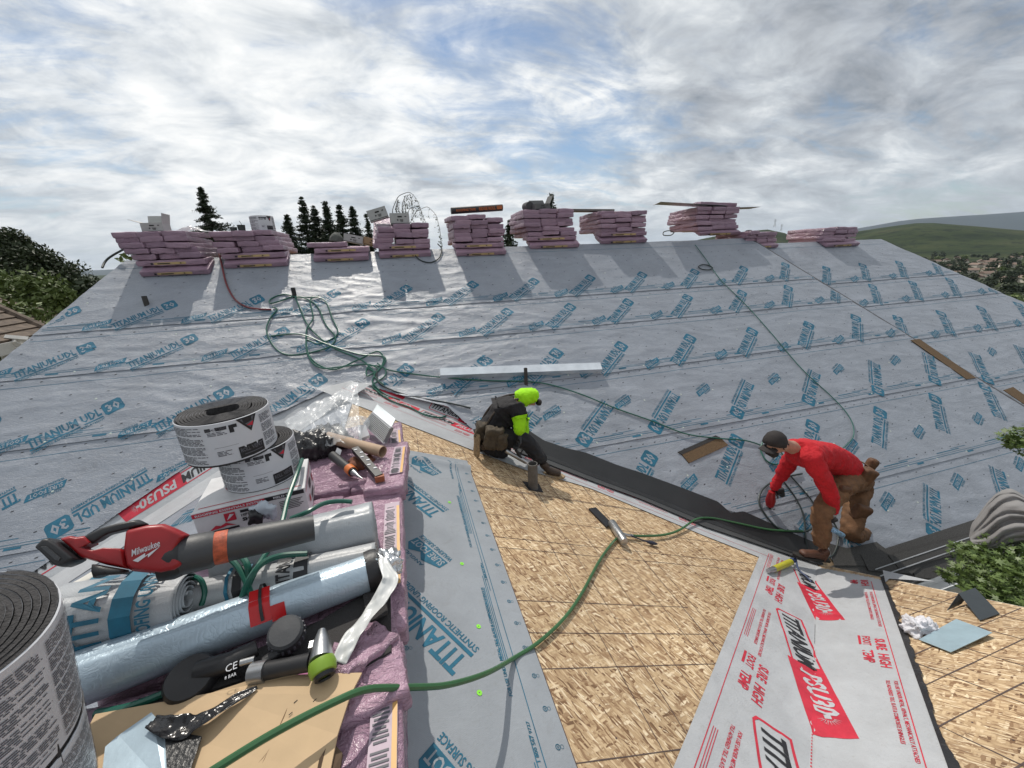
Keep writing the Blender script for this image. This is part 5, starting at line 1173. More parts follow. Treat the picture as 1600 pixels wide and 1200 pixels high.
pr.build('printed_lettering', [m_red, m_blk, m_white], cbx)
g_ = 'rolls of ridge vent'
cl_ = atZ(399, 688, zt+.205); ventroll('vent_roll', 'lower printed white vent roll standing on the carton', (cl_[0], cl_[1], zt+.103), .176, .205, hole=.35, turns=9, print_fn=roll_print(-2.74*.176, .176, .205), group=g_, seed=1, cat='vent roll')
cu2 = atZ(348, 640, zt+.415+.0); ventroll('vent_roll', 'upper printed white vent roll topping the carton pile', (cu2[0], cu2[1], zt+.208+.103), .190, .205, hole=.36, turns=9, print_fn=roll_print(-2.80*.19, .19, .205), group=g_, seed=2, cat='vent roll')
cb = np.array([-.975, .80]); rax = (.20, -.02, 1.); ventroll('vent_roll', 'big upper vent roll cut by the left picture edge, dark coil on top', (cb[0], cb[1], -.775), .195, .30, rax, hole=.22, turns=12, print_fn=roll_print(-.505, .195, .30, .7, True), group=g_, seed=3, cat='vent roll')
ventroll('vent_roll', 'lower vent roll cut by the left picture edge, under the big one', (cb[0]-.055, cb[1]+.005, -1.075), .192, .29, rax, hole=.22, turns=6, print_fn=roll_print(-.53, .192, .29, .7, True), group=g_, seed=4, cat='vent roll')
bl = MB(); us = np.linspace(0, 1, 20)
bl.grid(lambda u, v: np.c_[cb[0]-.05-u*.05+(.197+.02*v)*np.cos(-.25+v*.2), cb[1]+(.197+.02*v)*np.sin(-.25+v*.2)-.0*u, -.93-.30*u+.01*np.sin(u*9+v*4)], us, np.linspace(-.2, 1.0, 12))
tag(bl.build('black_wrap', m_butyl, smooth=True, loc=(cb[0]+.2, cb[1], -1.2)), 'loose black wrap peeling off the lower vent roll', 'plastic wrap')
# red cordless blower
P0 = atZ(270, 862, ZP+.41); nB = np.array([.30, -.74, .60]); nB /= np.linalg.norm(nB)
z7 = lambda x, y: (x/4, 760+y/4)
def pxs(pts, back=0.): return [pl(*z7(x, y), P0, nB)-nB*back for x, y in pts]
bw = thing('leaf_blower', 'red cordless blower with long black tube lying across the rolls', 'leaf blower', P0-[0, 0, .08])
m_redp = mat('red_plastic', (.30, .010, .014), .38, bump=(300, .15, .001)); m_blkp = mat('black_plastic', (.018, .018, .020), .45, bump=(250, .3, .001)); m_grp = mat('dark_grey_plastic', (.05, .052, .056), .5, bump=(90, .3, .002))
def shell(mb, pts, t0, t1, inset=.90):
    """outline with a rounded, thick cross-section"""
    P = np.array(pxs(pts)); c_ = P.mean(0); n = len(P); V = []
    for f, d_ in ((inset-.06, t0), (inset+.02, t0+.008*np.sign(t1-t0)), (1., t0+(t1-t0)*.28), (1., t0+(t1-t0)*.72), (inset+.02, t1-.008*np.sign(t1-t0)), (inset-.06, t1)): V += list(c_+(P-c_)*f-nB*d_)
    mb.add(V, [(j*n+i, j*n+(i+1) % n, (j+1)*n+(i+1) % n, (j+1)*n+i) for j in range(5) for i in range(n)]+[tuple(range(n)), tuple(range(6*n-1, 5*n-1, -1))]); return mb
b = MB(); shell(b, [(765, 268), (900, 235), (1010, 226), (1075, 250), (1178, 300), (1140, 320), (1095, 390), (1100, 450), (1150, 492), (1090, 530), (1000, 548), (800, 530), (770, 495), (750, 390)], 0, .13); o = b.build('motor_housing', m_redp, bw, smooth='all'); bevel(o, .006, 2)
b = MB(); shell(b, [(440, 310), (500, 300), (545, 345), (470, 380), (560, 400), (640, 380), (745, 385), (775, 400), (790, 520), (640, 490), (470, 440), (370, 350), (330, 320), (400, 300)], .02, .10); o = b.build('rear_frame', m_redp, bw, smooth='all'); bevel(o, .004, 2)
b = MB(); shell(b, [(445, 325), (600, 250), (700, 222), (840, 195), (905, 226), (770, 262), (640, 292), (560, 345), (480, 365)], .03, .085); o = b.build('handle', m_blkp, bw, smooth='all'); bevel(o, .006, 2)
b = MB(); shell(b, [(208, 378), (262, 322), (300, 318), (350, 350), (480, 455), (440, 480), (378, 506), (340, 498), (240, 400)], -.01, .10); o = b.build('battery', m_blkp, bw, smooth='all'); bevel(o, .004, 2)
bt_ = MB(); shell(bt_, [(262, 375), (300, 372), (395, 450), (385, 470), (360, 462)], -.015, .0, .97); sub(o, bt_.build('battery_label', m_grp, bw))
b = MB(); shell(b, [(560, 485), (640, 500), (760, 520), (770, 545), (620, 556), (570, 575), (556, 530)], .0, .09); b.build('air_intake', m_blkp, bw, smooth='all')
pr = MB(); p = Print(); A0, A1 = pl(*z7(825, 440), P0, nB)+nB*.001, pl(*z7(1005, 372), P0, nB)+nB*.001; e1 = (A1-A0); Lw = np.linalg.norm(e1); e1 /= Lw; e2 = np.cross(nB, e1)
p.text('Milwaukee', 0, 0, Lw, Lw*.30, 0, .01, 0, 3, .35); p.poly([(.0, -.012), (Lw*.45, -.004), (Lw*.42, -.012), (Lw, .0), (Lw*.50, -.020), (Lw*.52, -.012), (.01, -.022)], 0)
p.put(pr, lambda u, v, off: A0+np.asarray(u)[:, None]*e1+np.asarray(v)[:, None]*e2+nB*(off+.0005), (0, 0), 0); pr.build('printed_lettering', m_white, bw)
b = MB(); T0, T1 = pl(272, 868, P0, nB)-nB*.065, pl(492, 822, P0, nB)-nB*.055; ax = (T1-T0)/np.linalg.norm(T1-T0)
LT = np.linalg.norm(T1-T0); b.lathe([(.060, -.03), (.062, .0), (.060, LT*.22), (.052, LT*.25), (.052, LT*.6), (.047, LT), (.041, LT), (.041, LT*.1)], T0, ax, 36); b.build('blower_tube', m_grp, bw, smooth=True)
b = MB(); b.lathe([(.064, -.045), (.068, -.01), (.063, .01)], T0, ax, 30); b.build('collar', m_blkp, bw, smooth=True)
b = MB(); b.lathe([(.0535, LT*.245), (.0545, LT*.25), (.0545, LT*.335), (.0535, LT*.34)], T0, ax, 30); b.build('orange_band', mat('worn_orange_tape', (.42, .085, .035), .6, bump=(60, .8, .003), var=(40, .6)), bw, smooth=True)
# nailers
def tool(name, label, P, cat='nail gun'): return thing(name, label, cat, P)
m_lime = mat('lime_plastic', (.20, .33, .03), .4); m_steel = mat('cast_alloy', (.42, .43, .44), .32, .9, bump=(80, .2, .002)); m_orp = mat('orange_plastic', (.55, .14, .02), .45)
zN = ZP+.075
a_, b_, h0, h1, h2 = atZ(408, 1050, zN), atZ(486, 1034, zN+.02), atZ(503, 985, zN+.05), atZ(502, 1032, zN+.035), atZ(506, 1052, zN+.02)
ng = tool('framing_nailer', 'nailer with lime green cap and grey head at the edge of the cardboard', a_-[0, 0, .06])
b = MB(); b.tube([a_, (a_+b_)/2, b_], [.026, .024, .026], 18); b.build('handle', m_blkp, ng, smooth=True)
b = MB(); b.tube([a_-(b_-a_)*.18, a_+(b_-a_)*.12], [.031, .031], 18); b.build('end_collar', m_steel, ng, smooth=True)
b = MB(); b.tube([h0, h0*.6+h1*.4, h1], [.012, .026, .034], 20); b.box((h0+h1)/2+[-.02, 0, 0], (.028, .024, .03)); b.build('head', m_steel, ng, smooth=True)
b = MB(); b.tube([h1, h1*.5+h2*.5, h2, h2+(h2-h1)*.12], [.036, .040, .036, .025], 24); b.build('cylinder_cap', m_lime, ng, smooth=True)
b = MB(); b.lathe([(.030, -.002), (.028, .008), (.018, .009), (.017, .004)], h2+(h2-h1)*.14, (h2-h1), 24); b.build('rubber_ring', m_blkp, ng, smooth=True)
mg = atZ(448, 992, zN+.03); b = MB(); b.lathe([(0, .035), (.045, .033), (.052, .025), (.052, -.03), (.0, -.035)], mg, (.1, -.35, .9), 28); o = b.build('coil_magazine', m_grp, ng, smooth=True)
b = MB()
for k in range(20): t_ = k/20*6.283; b.box(mg+np.array(Vector((.1, -.35, .9)).to_track_quat('Z', 'Y').to_matrix() @ Vector((.053*math.cos(t_), .053*math.sin(t_), 0))), (.006, .006, .012))
sub(o, b.build('grip_rib', m_greyink, ng)); b = MB(); b.tube([mg, mg+[.01, -.02, -.02], a_+[0, .03, 0]], .018, 10); b.build('magazine_arm', m_blkp, ng, smooth=True)
c0 = atZ(330, 1045, zN); cn = tool('coil_nailer', 'black coil nailer lying in shadow below the blue roll', c0-[0, 0, .05])
b = MB(); b.lathe([(0, .03), (.06, .026), (.068, .015), (.068, -.03), (0, -.035)], atZ(300, 1062, zN-.01), (.1, -.3, .9), 28); b.build('coil_magazine', m_blkp, cn, smooth=True)
b = MB(); b.tube([atZ(310, 1050, zN), atZ(360, 1035, zN+.01), atZ(402, 1012, zN+.01)], [.032, .03, .024], 14); b.build('handle', m_blkp, cn, smooth=True)
b = MB(); b.tube([atZ(376, 1036, zN+.02), atZ(398, 1030, zN+.02)], .010, 10); b.build('air_fitting', m_steel, cn, smooth=True)
pr = MB(); q0 = atZ(352, 1052, zN+.036); p = Print(); p.text('CE', 0, 0, .03, .022, 0, .0, 0, 2); p.text('8 BAR', .0, -.02, .03, -.01, 0, .0, 0, 1); p.put(pr, lambda u, v, off: q0+np.c_[u, v*.9, v*.3+off], (0, 0), .15); pr.build('printed_lettering', m_white, cn)
# drill and magazine by the cardboard tube
d0 = atZ(545, 722, ZP+.06); dg = tool('nail_gun', 'black and orange nailer on the far pink bundle under the cardboard tube', d0-[0, 0, .05])
b = MB(); b.tube([atZ(520, 712, ZP+.06), atZ(552, 738, ZP+.06)], [.030, .026], 16); b.build('motor', m_blkp, dg, smooth=True); b = MB(); b.tube([atZ(545, 732, ZP+.06), atZ(551, 737, ZP+.06)], .031, 16); b.build('orange_ring', m_orp, dg, smooth=True)
b = MB(); b.tube([atZ(552, 738, ZP+.06), atZ(560, 744, ZP+.055), atZ(566, 748, ZP+.05)], [.020, .008, .004], 12); b.build('tip', m_steel, dg, smooth=True)
A_, B_ = atZ(556, 706, ZP+.075), atZ(594, 750, ZP+.06); b = MB(); dd = (B_-A_)/np.linalg.norm(B_-A_); sd_ = np.cross(dd, [0, 0, 1.])
b.prism([A_-sd_*.02, B_-sd_*.02, B_+sd_*.022, A_+sd_*.022], (0, 0, .035)); b.mat(1)
for k in range(6): c_ = A_+(B_-A_)*(.1+.14*k); b.box(c_+[0, 0, .037]+sd_*(.008*(-1)**k), (.018, .012, .004))
b.mat(2).box(B_+[0, 0, .012], (.05, .03, .035)); b.build('magazine', [m_blkp, m_white, mat('rust_orange', (.30, .09, .04), .6)], dg)
# cardboard tube, film, louver, strips
tb_ = MB(); A_, B_ = atZ(508, 682, ZP+.10), atZ(598, 706, ZP+.08); ax = (B_-A_); L = np.linalg.norm(ax); tb_.lathe([(.038, 0), (.038, L), (.033, L), (.033, 0), (.038, 0)], A_, ax, 30); tag(tb_.build('cardboard_tube', mat('brown_tube', (.40, .28, .19), .7, var=(12, .12)), smooth=True, loc=tuple(A_)), 'brown cardboard tube poking out from under the clear film', 'cardboard tube')
fm_ = MB(); C4 = [atZ(445, 662, ZP+.06), atZ(560, 600, ZP+.26), atZ(566, 694, ZP+.10), atZ(470, 706, ZP+.05)]
def film(u, v):
    u = np.asarray(u); v = np.asarray(v); P = ((1-u)*(1-v))[:, None]*C4[0]+(u*(1-v))[:, None]*C4[1]+(u*v)[:, None]*C4[2]+((1-u)*v)[:, None]*C4[3]
    w_ = 1-np.abs(2*fbm(u*4+v*6, v*3-u*5, 3)-1); P[:, 2] += .07*np.sin(np.pi*v)*np.sin(np.pi*u*.8)+.035*w_**3+.02*fbm(u*9, v*9, 2); P[:, 0] += .02*(fbm(v*6, u*3, 2)-.5); return P
fm_.grid(film, np.linspace(0, 1, 70), np.linspace(0, 1, 50))
mcl = bpy.data.materials.new('clear_film'); mcl.use_nodes = True; bb = mcl.node_tree.nodes['Principled BSDF']; bb.inputs['Base Color'].default_value = (.85, .88, .9, 1); bb.inputs['Roughness'].default_value = .28; bb.inputs['Alpha'].default_value = .26; bb.inputs['Specular IOR Level'].default_value = .9
tag(fm_.build('plastic_film', mcl, smooth='all', loc=tuple(C4[0])), 'glossy clear crumpled plastic film draped beside the cardboard tube', 'plastic film')
lv_ = MB(); Q = [atZ(569, 662, ZP+.07), atZ(583, 644, ZP+.16), atZ(612, 668, ZP+.13), atZ(600, 692, ZP+.04)]; Q = [np.array(q) for q in Q]; nn_ = np.cross(Q[1]-Q[0], Q[3]-Q[0]); nn_ /= np.linalg.norm(nn_)
lt = thing('louvre_vent', 'ribbed grey metal vent piece with white edges at the far end of the pile', 'vent', Q[0])
lv_.prism(Q, nn_*.02)
for k in range(9): f = .08+.1*k; lv_.tube([Q[0]+(Q[1]-Q[0])*f+nn_*(-.004), Q[3]+(Q[2]-Q[3])*f+nn_*(-.004)], .006, 6)
lv_.build('ribbed_panel', mat('galvanised', (.20, .21, .22), .4, .5), lt); b = MB(); b.tube([Q[1], Q[2]], .009, 6); b.build('edge_strip', m_white, lt); b = MB(); b.tube([Q[0], Q[3]], .009, 6); b.build('edge_strip', m_white, lt)
b = MB(); b.prism([Q[1]+[0, .0, .0], Q[1]+[.03, .10, .02], Q[2]+[.03, .09, .02], Q[2]], (0, 0, .006)); b.build('top_flange', mat('galvanised_plate', (.25, .28, .30), .35, .6), lt)
b = MB(); b.prism([atZ(560, 668, ZP+.03), atZ(572, 668, ZP+.12), atZ(578, 684, ZP+.12), atZ(562, 690, ZP+.03)], (0, 0, .02)); tag(b.build('paper_block', m_white, loc=tuple(atZ(566, 680, ZP))), 'small white folded sheet between film and ribbed vent', 'paper')
# white torn strip, silver scrap
def ribbon(pts, w, zs, name, label, m, cat, sag=.0, curl=.3, seed=0, n=60):
    P = np.array([atZ(x, y, z) for (x, y), z in zip(pts, zs)]); u = np.linspace(0, len(P)-1, n); Q = np.c_[[np.interp(u, range(len(P)), P[:, k]) for k in range(3)]].T
    for _ in range(8): Q[1:-1] = (Q[:-2]+2*Q[1:-1]+Q[2:])/4
    T = np.gradient(Q, axis=0); T /= np.linalg.norm(T, axis=1)[:, None]; S_ = np.cross(T, [0, 0, 1.]); S_ /= np.linalg.norm(S_, axis=1)[:, None]; N_ = np.cross(S_, T); V = []
    wi = np.interp(u, range(len(P)), w) if not np.isscalar(w) else np.full(n, w)
    for i in range(n):
        a = curl*math.sin(i*.13+seed)
        for k in range(9):
            q = (k/8-.5); h = .012*(float(vn(i*.22+seed, k*.7))-.5)*wi[i]/.05+abs(q)**2*.2*wi[i]; V.append(Q[i]+(S_[i]*math.cos(a)+N_[i]*math.sin(a))*q*wi[i]+N_[i]*h)
    mb = MB(); mb.add(V, [(i*9+k, i*9+k+1, i*9+10+k, i*9+9+k) for i in range(n-1) for k in range(8)]); o = mb.build(name, m, smooth='all', fix=False, loc=tuple(P[0])); sm = o.modifiers.new('thickness', 'SOLIDIFY'); sm.thickness = .0012
    return tag(o, label, cat)
ribbon([(596, 872), (612, 905), (590, 945), (552, 990), (530, 1035)], [.03, .06, .065, .06, .045], [ZP+.15, ZP+.13, ZP+.10, ZP+.09, ZP+.07], 'release_film', 'milky white release film strip trailing from the blue roll end', mat('milky_film', (.66, .67, .66), .3, bump=(40, .5, .003), Alpha=.9), 'release film')
b = MB(); rbox(b, tuple(atZ(608, 880, ZP+.10)), (.07, .09, .05), .02, (12, 12, 6), .018, 33, (.3, .2, .4), 30.); tag(b.build('foil_scrap', mat('silver_foil', (.6, .62, .64), .25, .8, bump=(40, 1., .01)), smooth='all', loc=tuple(atZ(608, 880, ZP+.1))), 'crumpled silver foil scrap at the right end of the blue roll', 'foil scrap')
b = MB(); rbox(b, tuple(atZ(415, 800, ZP+.155)), (.10, .02, .07), .008, (12, 3, 8), .016, 34, (.2, .1, -.2), 30.); b.mat(1); rbox(b, tuple(atZ(400, 808, ZP+.15)), (.05, .03, .05), .01, (8, 3, 6), .012, 35, (.1, .3, .2), 30.); tag(b.build('torn_scrap', [mat('pale_blue_film', (.45, .5, .56), .4), m_butyl], smooth='all', loc=tuple(atZ(412, 805, ZP+.15))), 'torn black and pale blue scrap leaning on the carton front', 'scrap')
# cardboard, peeled membrane, black film
cbd = MB(); zc = ZP+.055
KB = [(150, 1118), (330, 1085), (405, 1060), (470, 1056), (566, 1053), (548, 1088), (528, 1150), (515, 1215), (520, 1290), (60, 1290)]
cd = MB(); P = [atZ(x, y, zc+.004*(i % 3)) for i, (x, y) in enumerate(KB)]; cd.prism(P, (0, 0, .006)); m_card = mat('cardboard', (.50, .36, .215), .8, bump=(60, .15, .002), var=(4, .08)); cdt = thing('cardboard_sheet', 'flattened tan cardboard with creases and staples at the bottom of the picture', 'cardboard', P[0])
cd.build('cardboard', m_card, cdt)
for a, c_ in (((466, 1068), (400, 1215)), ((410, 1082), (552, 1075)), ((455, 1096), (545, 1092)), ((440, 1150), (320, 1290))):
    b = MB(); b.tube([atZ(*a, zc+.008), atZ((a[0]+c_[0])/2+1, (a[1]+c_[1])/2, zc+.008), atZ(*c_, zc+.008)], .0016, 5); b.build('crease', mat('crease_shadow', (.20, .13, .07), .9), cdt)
for (x, y) in ((462, 1096), (492, 1094), (454, 1115), (484, 1112)):
    b = MB(); q = atZ(x, y, zc+.012); b.box(q, (.010, .0015, .0015), (0, 0, .6)); b.build('staple', m_dark, cdt)
b = MB(); b.prism([atZ(518, 1160, zc-.01), atZ(536, 1180, zc-.02), atZ(520, 1290, zc-.03), atZ(480, 1290, zc+.008), atZ(500, 1190, zc+.008)], (0, 0, .01)); b.build('torn_corner', mat('dark_cardboard', (.10, .065, .04), .9, bump=(60, .6, .004)), cdt)
zz = zc+.018; pm = thing('peeled_membrane', 'pale blue membrane offcut with black sticky flap on the cardboard', 'membrane', atZ(230, 1160, zz))
b = MB(); b.prism([atZ(150, 1290, zz), atZ(165, 1168, zz), atZ(183, 1152, zz), atZ(237, 1114, zz+.01), atZ(262, 1142, zz), atZ(270, 1290, zz)], (0, 0, .003)); b.build('membrane', mat('pale_blue_membrane', (.40, .50, .57), .35, .3, bump=(60, .3, .002)), pm)
b = MB(); b.prism([atZ(258, 1141, zz+.005), atZ(316, 1152, zz+.005), atZ(300, 1200, zz+.005), atZ(285, 1290, zz+.005), atZ(266, 1290, zz+.005)], (0, 0, .004)); b.build('sticky_flap', mat('tarry_black', (.02, .02, .021), .35, bump=(90, 1., .004)), pm)
ribbon([(236, 1128), (262, 1136), (290, 1138), (322, 1122), (362, 1096), (402, 1074)], [.03, .045, .06, .05, .035, .01], [zz+.02, zz+.025, zz+.012, zz+.02, zz+.012, zz], 'black_film', 'twisted glossy black film lying over the cardboard', mat('glossy_black_film', (.015, .015, .017), .22, bump=(30, .6, .008)), 'plastic film', curl=.25, seed=3)
b = MB(); b.prism([atZ(440, 1068, zc-.02), atZ(470, 1045, zc-.02), atZ(530, 1040, zc-.015), atZ(535, 1055, zc-.015), atZ(470, 1062, zc-.015)], (0, 0, .006)); tag(b.build('magenta_wrap', mat('magenta_print', (.36, .03, .20), .4), loc=tuple(atZ(470, 1050, zc))), 'magenta printed flap of wrapper beneath the lime nailer', 'wrapper')

# darker clutter round the cardboard tube
b = MB(); rbox(b, tuple(atZ(500, 690, ZP+.07)), (.34, .26, .12), .05, (26, 20, 10), .030, 71, (.05, .1, .5), 14.); tag(b.build('bin_bag', mat('black_bag', (.018, .018, .020), .28, bump=(26, .9, .012)), smooth='all', loc=tuple(atZ(500, 690, ZP+.02))), 'crumpled black plastic bag half under the clear film', 'bag')
b = MB(); rbox(b, tuple(atZ(548, 668, ZP+.10)), (.20, .16, .07), .03, (20, 16, 8), .024, 72, (.2, -.2, -.4), 18.); tag(b.build('plastic_film', mcl, smooth='all', loc=tuple(atZ(548, 668, ZP+.05))), 'small wad of clear film above the cardboard tube', 'plastic film')
b = MB(); b.prism([atZ(518, 722, ZP+.012), atZ(527, 700, ZP+.09), atZ(534, 704, ZP+.09), atZ(527, 726, ZP+.012)], (0, 0, .004)); tag(b.build('paper_strip', m_white, loc=tuple(atZ(522, 712, ZP))), 'short white paper strip standing left of the orange nailer', 'paper')
b = MB(); rbox(b, tuple(atZ(566, 722, ZP+.02)), (.14, .10, .04), .015, (14, 10, 5), .014, 73, (.1, .1, .3), 22.); tag(b.build('work_glove', mat('rust_cloth', (.16, .06, .035), .9, bump=(40, .6, .006), var=(20, .5)), smooth='all', loc=tuple(atZ(566, 722, ZP))), 'rust brown glove tucked between the orange nailer and its magazine', 'glove')
b = MB(); rbox(b, tuple(atZ(600, 735, ZP+.01)), (.08, .16, .05), .015, (10, 16, 6), .016, 74, (.0, .1, .0), 20.); tag(b.build('torn_wrapper', m_pink2, smooth='all', loc=tuple(atZ(600, 735, ZP))), 'torn pink wrapper bunched right of the cardboard tube mouth', 'wrapper')
b = MB(); rbox(b, tuple(atZ(560, 1020, ZP+.03)), (.20, .12, .04), .012, (18, 12, 5), .020, 75, (.1, .05, .7), 18.); tag(b.build('torn_wrapper', m_pink2, smooth='all', loc=tuple(atZ(560, 1020, ZP))), 'torn pink wrapper flap between the black shingle and white film strip', 'wrapper')
# ------------------------------------------------------------------ the two workers
def skin(name, nodes, edges, root, m, parent, sub_=2, noise=0., freq=18., seed=0, caps=None):
    """nodes: {name: (pos, radius or (rx, ry))}; grown into one smooth tapering surface"""
    keys = list(nodes); idx = {k: i for i, k in enumerate(keys)}
    me = bpy.data.meshes.new('s'); me.from_pydata([tuple(nodes[k][0]) for k in keys], [(idx[a], idx[b]) for a, b in edges], [])
    o = bpy.data.objects.new('s', me); COL.objects.link(o); o.modifiers.new('k', 'SKIN').use_smooth_shade = True
    for i, k in enumerate(keys):
        r = nodes[k][1]; r = (r, r) if np.isscalar(r) else r; me.skin_vertices[0].data[i].radius = r; me.skin_vertices[0].data[i].use_root = (k == root)
    s = o.modifiers.new('d', 'SUBSURF'); s.levels = s.render_levels = sub_
    bpy.context.view_layer.update(); m2 = bpy.data.meshes.new_from_object(o.evaluated_get(bpy.context.evaluated_depsgraph_get()))
    V = np.array([v.co[:] for v in m2.vertices]); N = np.array([v.normal[:] for v in m2.vertices]); Fs = [tuple(p.vertices) for p in m2.polygons]
    if noise:
        a = fbm(V[:, 0]*freq+V[:, 2]*freq*.7+seed, V[:, 1]*freq-V[:, 2]*freq*1.1+seed*2, 3); rg_ = 1-np.abs(2*a-1); V = V+N*((rg_**3-.3)*noise)[:, None]
    bpy.data.objects.remove(o); mb = MB(); mb.add(V, Fs); return mb.build(name, m, parent, smooth='all', fix=False)
def J(x, y, Y): return atY(x, y, Y)
def hand(name, wrist, tip, side, m, parent, curl=.5, sc=1.):
    """palm with four bent fingers of different length and a thumb from the side of the palm"""
    w = np.array(wrist, float); d_ = np.array(tip, float)-w; d_ /= np.linalg.norm(d_); s_ = np.array(side, float); s_ -= d_*(s_ @ d_); s_ /= np.linalg.norm(s_); n_ = np.cross(d_, s_)
    nodes = {'w': (w-d_*.02, .028*sc), 'p0': (w+d_*.03*sc, (.030*sc, .020*sc)), 'p1': (w+d_*.075*sc, (.036*sc, .016*sc))}; edges = [('w', 'p0'), ('p0', 'p1')]
    for i, (o_, L_) in enumerate(((-.030, .062), (-.010, .072), (.010, .068), (.029, .052))):
        b = w+d_*.085*sc+s_*o_*sc; k = f'f{i}'; c1 = b+(d_*math.cos(curl*.5)+n_*math.sin(curl*.5))*L_*.5*sc; c2 = c1+(d_*math.cos(curl*1.6)+n_*math.sin(curl*1.6))*L_*.5*sc
        nodes[k+'a'] = (b, .0105*sc); nodes[k+'b'] = (c1, .0095*sc); nodes[k+'c'] = (c2, .008*sc); edges += [('p1', k+'a'), (k+'a', k+'b'), (k+'b', k+'c')]
    t0 = w+d_*.035*sc+s_*.036*sc; t1 = t0+(s_*.7+d_*.6+n_*.3)*.034*sc; t2 = t1+(d_*.8+n_*.5)*.028*sc
    nodes['t0'] = (t0, .013*sc); nodes['t1'] = (t1, .011*sc); nodes['t2'] = (t2, .009*sc); edges += [('p0', 't0'), ('t0', 't1'), ('t1', 't2')]
    return skin(name, nodes, edges, 'p0', m, parent, 2)
def boot(name, heel, toe, ankle, m, ms, parent, up=(0, 0, 1)):
    h, t = np.array(heel, float), np.array(toe, float); f = t-h; L_ = np.linalg.norm(f); f /= L_; u = np.array(up, float); u -= f*(u @ f); u /= np.linalg.norm(u)
    nodes = {'a': (np.array(ankle, float), .058), 'h': (h+u*.05+f*.03, (.042, .05)), 'm': (h+u*.055+f*L_*.45, (.044, .042)), 't': (h+u*.042+f*L_*.85, (.046, .030))}
    o = skin(name, nodes, [('a', 'h'), ('h', 'm'), ('m', 't')], 'h', m, parent, 2, .006, 30.)
    s_ = MB(); sd_ = np.cross(f, u); pts = [(-.02, 0), (0, .036), (L_*.4, .036), (L_*.7, .050), (L_*.95, .036), (L_+.02, 0), (L_*.95, -.036), (L_*.7, -.050), (L_*.4, -.036), (0, -.036)]
    s_.prism([h+f*a+sd_*b for a, b in pts], u*.022); q = s_.build('sole', ms, parent); q.parent = o; return o
m_skin = mat('skin', (.36, .20, .14), .55, var=(30, .1)); m_rs = mat('red_cotton', (.46, .006, .014), .85, bump=(11, 1., .035), var=(8, .12)); m_bp = mat('brown_duck_canvas', (.15, .075, .035), .85, bump=(18, .6, .015), var=(14, .35))
m_boot = mat('brown_leather', (.085, .035, .02), .6, bump=(50, .4, .004), var=(20, .3)); m_sole = mat('dark_rubber', (.02, .018, .016), .8); m_cap = mat('dark_cap', (.022, .018, .018), .85, bump=(120, .3, .002)); m_glv = mat('grey_glove', (.07, .07, .075), .7, var=(50, .3)); m_belt = mat('tool_leather', (.11, .050, .022), .7, bump=(30, .5, .006), var=(20, .4)); m_hair = mat('dark_hair', (.012, .009, .008), .7)
def merge(*ds): o = {}; [o.update(d) for d in ds]; return o
# --- worker in red
Rp = thing('person', 'bending worker in red long sleeve top, dark cap, brown canvas trousers and gloves', 'person', J(1290, 880, 2.38))
pel, wai, che, nec, hed = J(1333, 742, 2.55), J(1306, 716, 2.55), J(1262, 704, 2.55), J(1232, 697, 2.55), J(1214, 693, 2.55)
sN, eN, wN = J(1268, 718, 2.36), J(1297, 768, 2.30), J(1301, 802, 2.28); sF, eF, wF = J(1240, 712, 2.76), J(1221, 742, 2.84), J(1207, 766, 2.86)
hN, kN, aN = J(1318, 756, 2.42), J(1283, 800, 2.30), J(1284, 858, 2.24); hF, kF, aF = J(1345, 758, 2.60), J(1328, 836, 2.33), J(1352, 834, 2.52)
face = hed-nec; face /= np.linalg.norm(face); dn = np.array([0, 0, -1.]); fw = dn*.55+np.array([-.75, -.1, 0]); fw /= np.linalg.norm(fw)
hc = hed+(hed-nec)*.15
body = {'pel': (pel, .115), 'wai': (wai, .115), 'che': (che, .13), 'nec': (nec, .055), 'hd0': (hc, .085), 'hd1': (hc-fw*.02+np.array([-.02, 0, .05]), .088), 'jaw': (hc+fw*.055+[0, 0, -.045], .048), 'nose': (hc+fw*.118+[0, 0, -.012], .011),
        'sN': (sN, .055), 'eN': (eN, .038), 'wN': (wN, .026), 'sF': (sF, .055), 'eF': (eF, .038), 'wF': (wF, .026), 'hN': (hN, .085), 'kN': (kN, .055), 'aN': (aN, .04), 'hF': (hF, .085), 'kF': (kF, .055), 'aF': (aF, .04)}
be = [('pel', 'wai'), ('wai', 'che'), ('che', 'nec'), ('nec', 'hd0'), ('hd0', 'hd1'), ('hd0', 'jaw'), ('hd0', 'nose'), ('che', 'sN'), ('sN', 'eN'), ('eN', 'wN'), ('che', 'sF'), ('sF', 'eF'), ('eF', 'wF'), ('pel', 'hN'), ('hN', 'kN'), ('kN', 'aN'), ('pel', 'hF'), ('hF', 'kF'), ('kF', 'aF')]
skin('body', body, be, 'pel', m_skin, Rp)
mid = lambda a, b, t=.5: np.array(a)*(1-t)+np.array(b)*t
skin('shirt', {'p': (mid(pel, wai, .15), (.165, .145)), 'w': (wai, (.165, .155)), 'w2': (mid(wai, che), (.175, .165)), 'c': (che, (.175, .165)), 'n': (mid(che, nec, .85), .085), 'sN': (sN, .095), 'm1': (mid(sN, eN), .078), 'eN': (eN, .070), 'f1': (mid(eN, wN), .062), 'wN': (wN, .045), 'sF': (sF, .090), 'eF': (eF, .066), 'wF': (wF, .042)},
     [('p', 'w'), ('w', 'w2'), ('w2', 'c'), ('c', 'n'), ('c', 'sN'), ('sN', 'm1'), ('m1', 'eN'), ('eN', 'f1'), ('f1', 'wN'), ('c', 'sF'), ('sF', 'eF'), ('eF', 'wF')], 'w', m_rs, Rp, 3, .018, 9., 3)
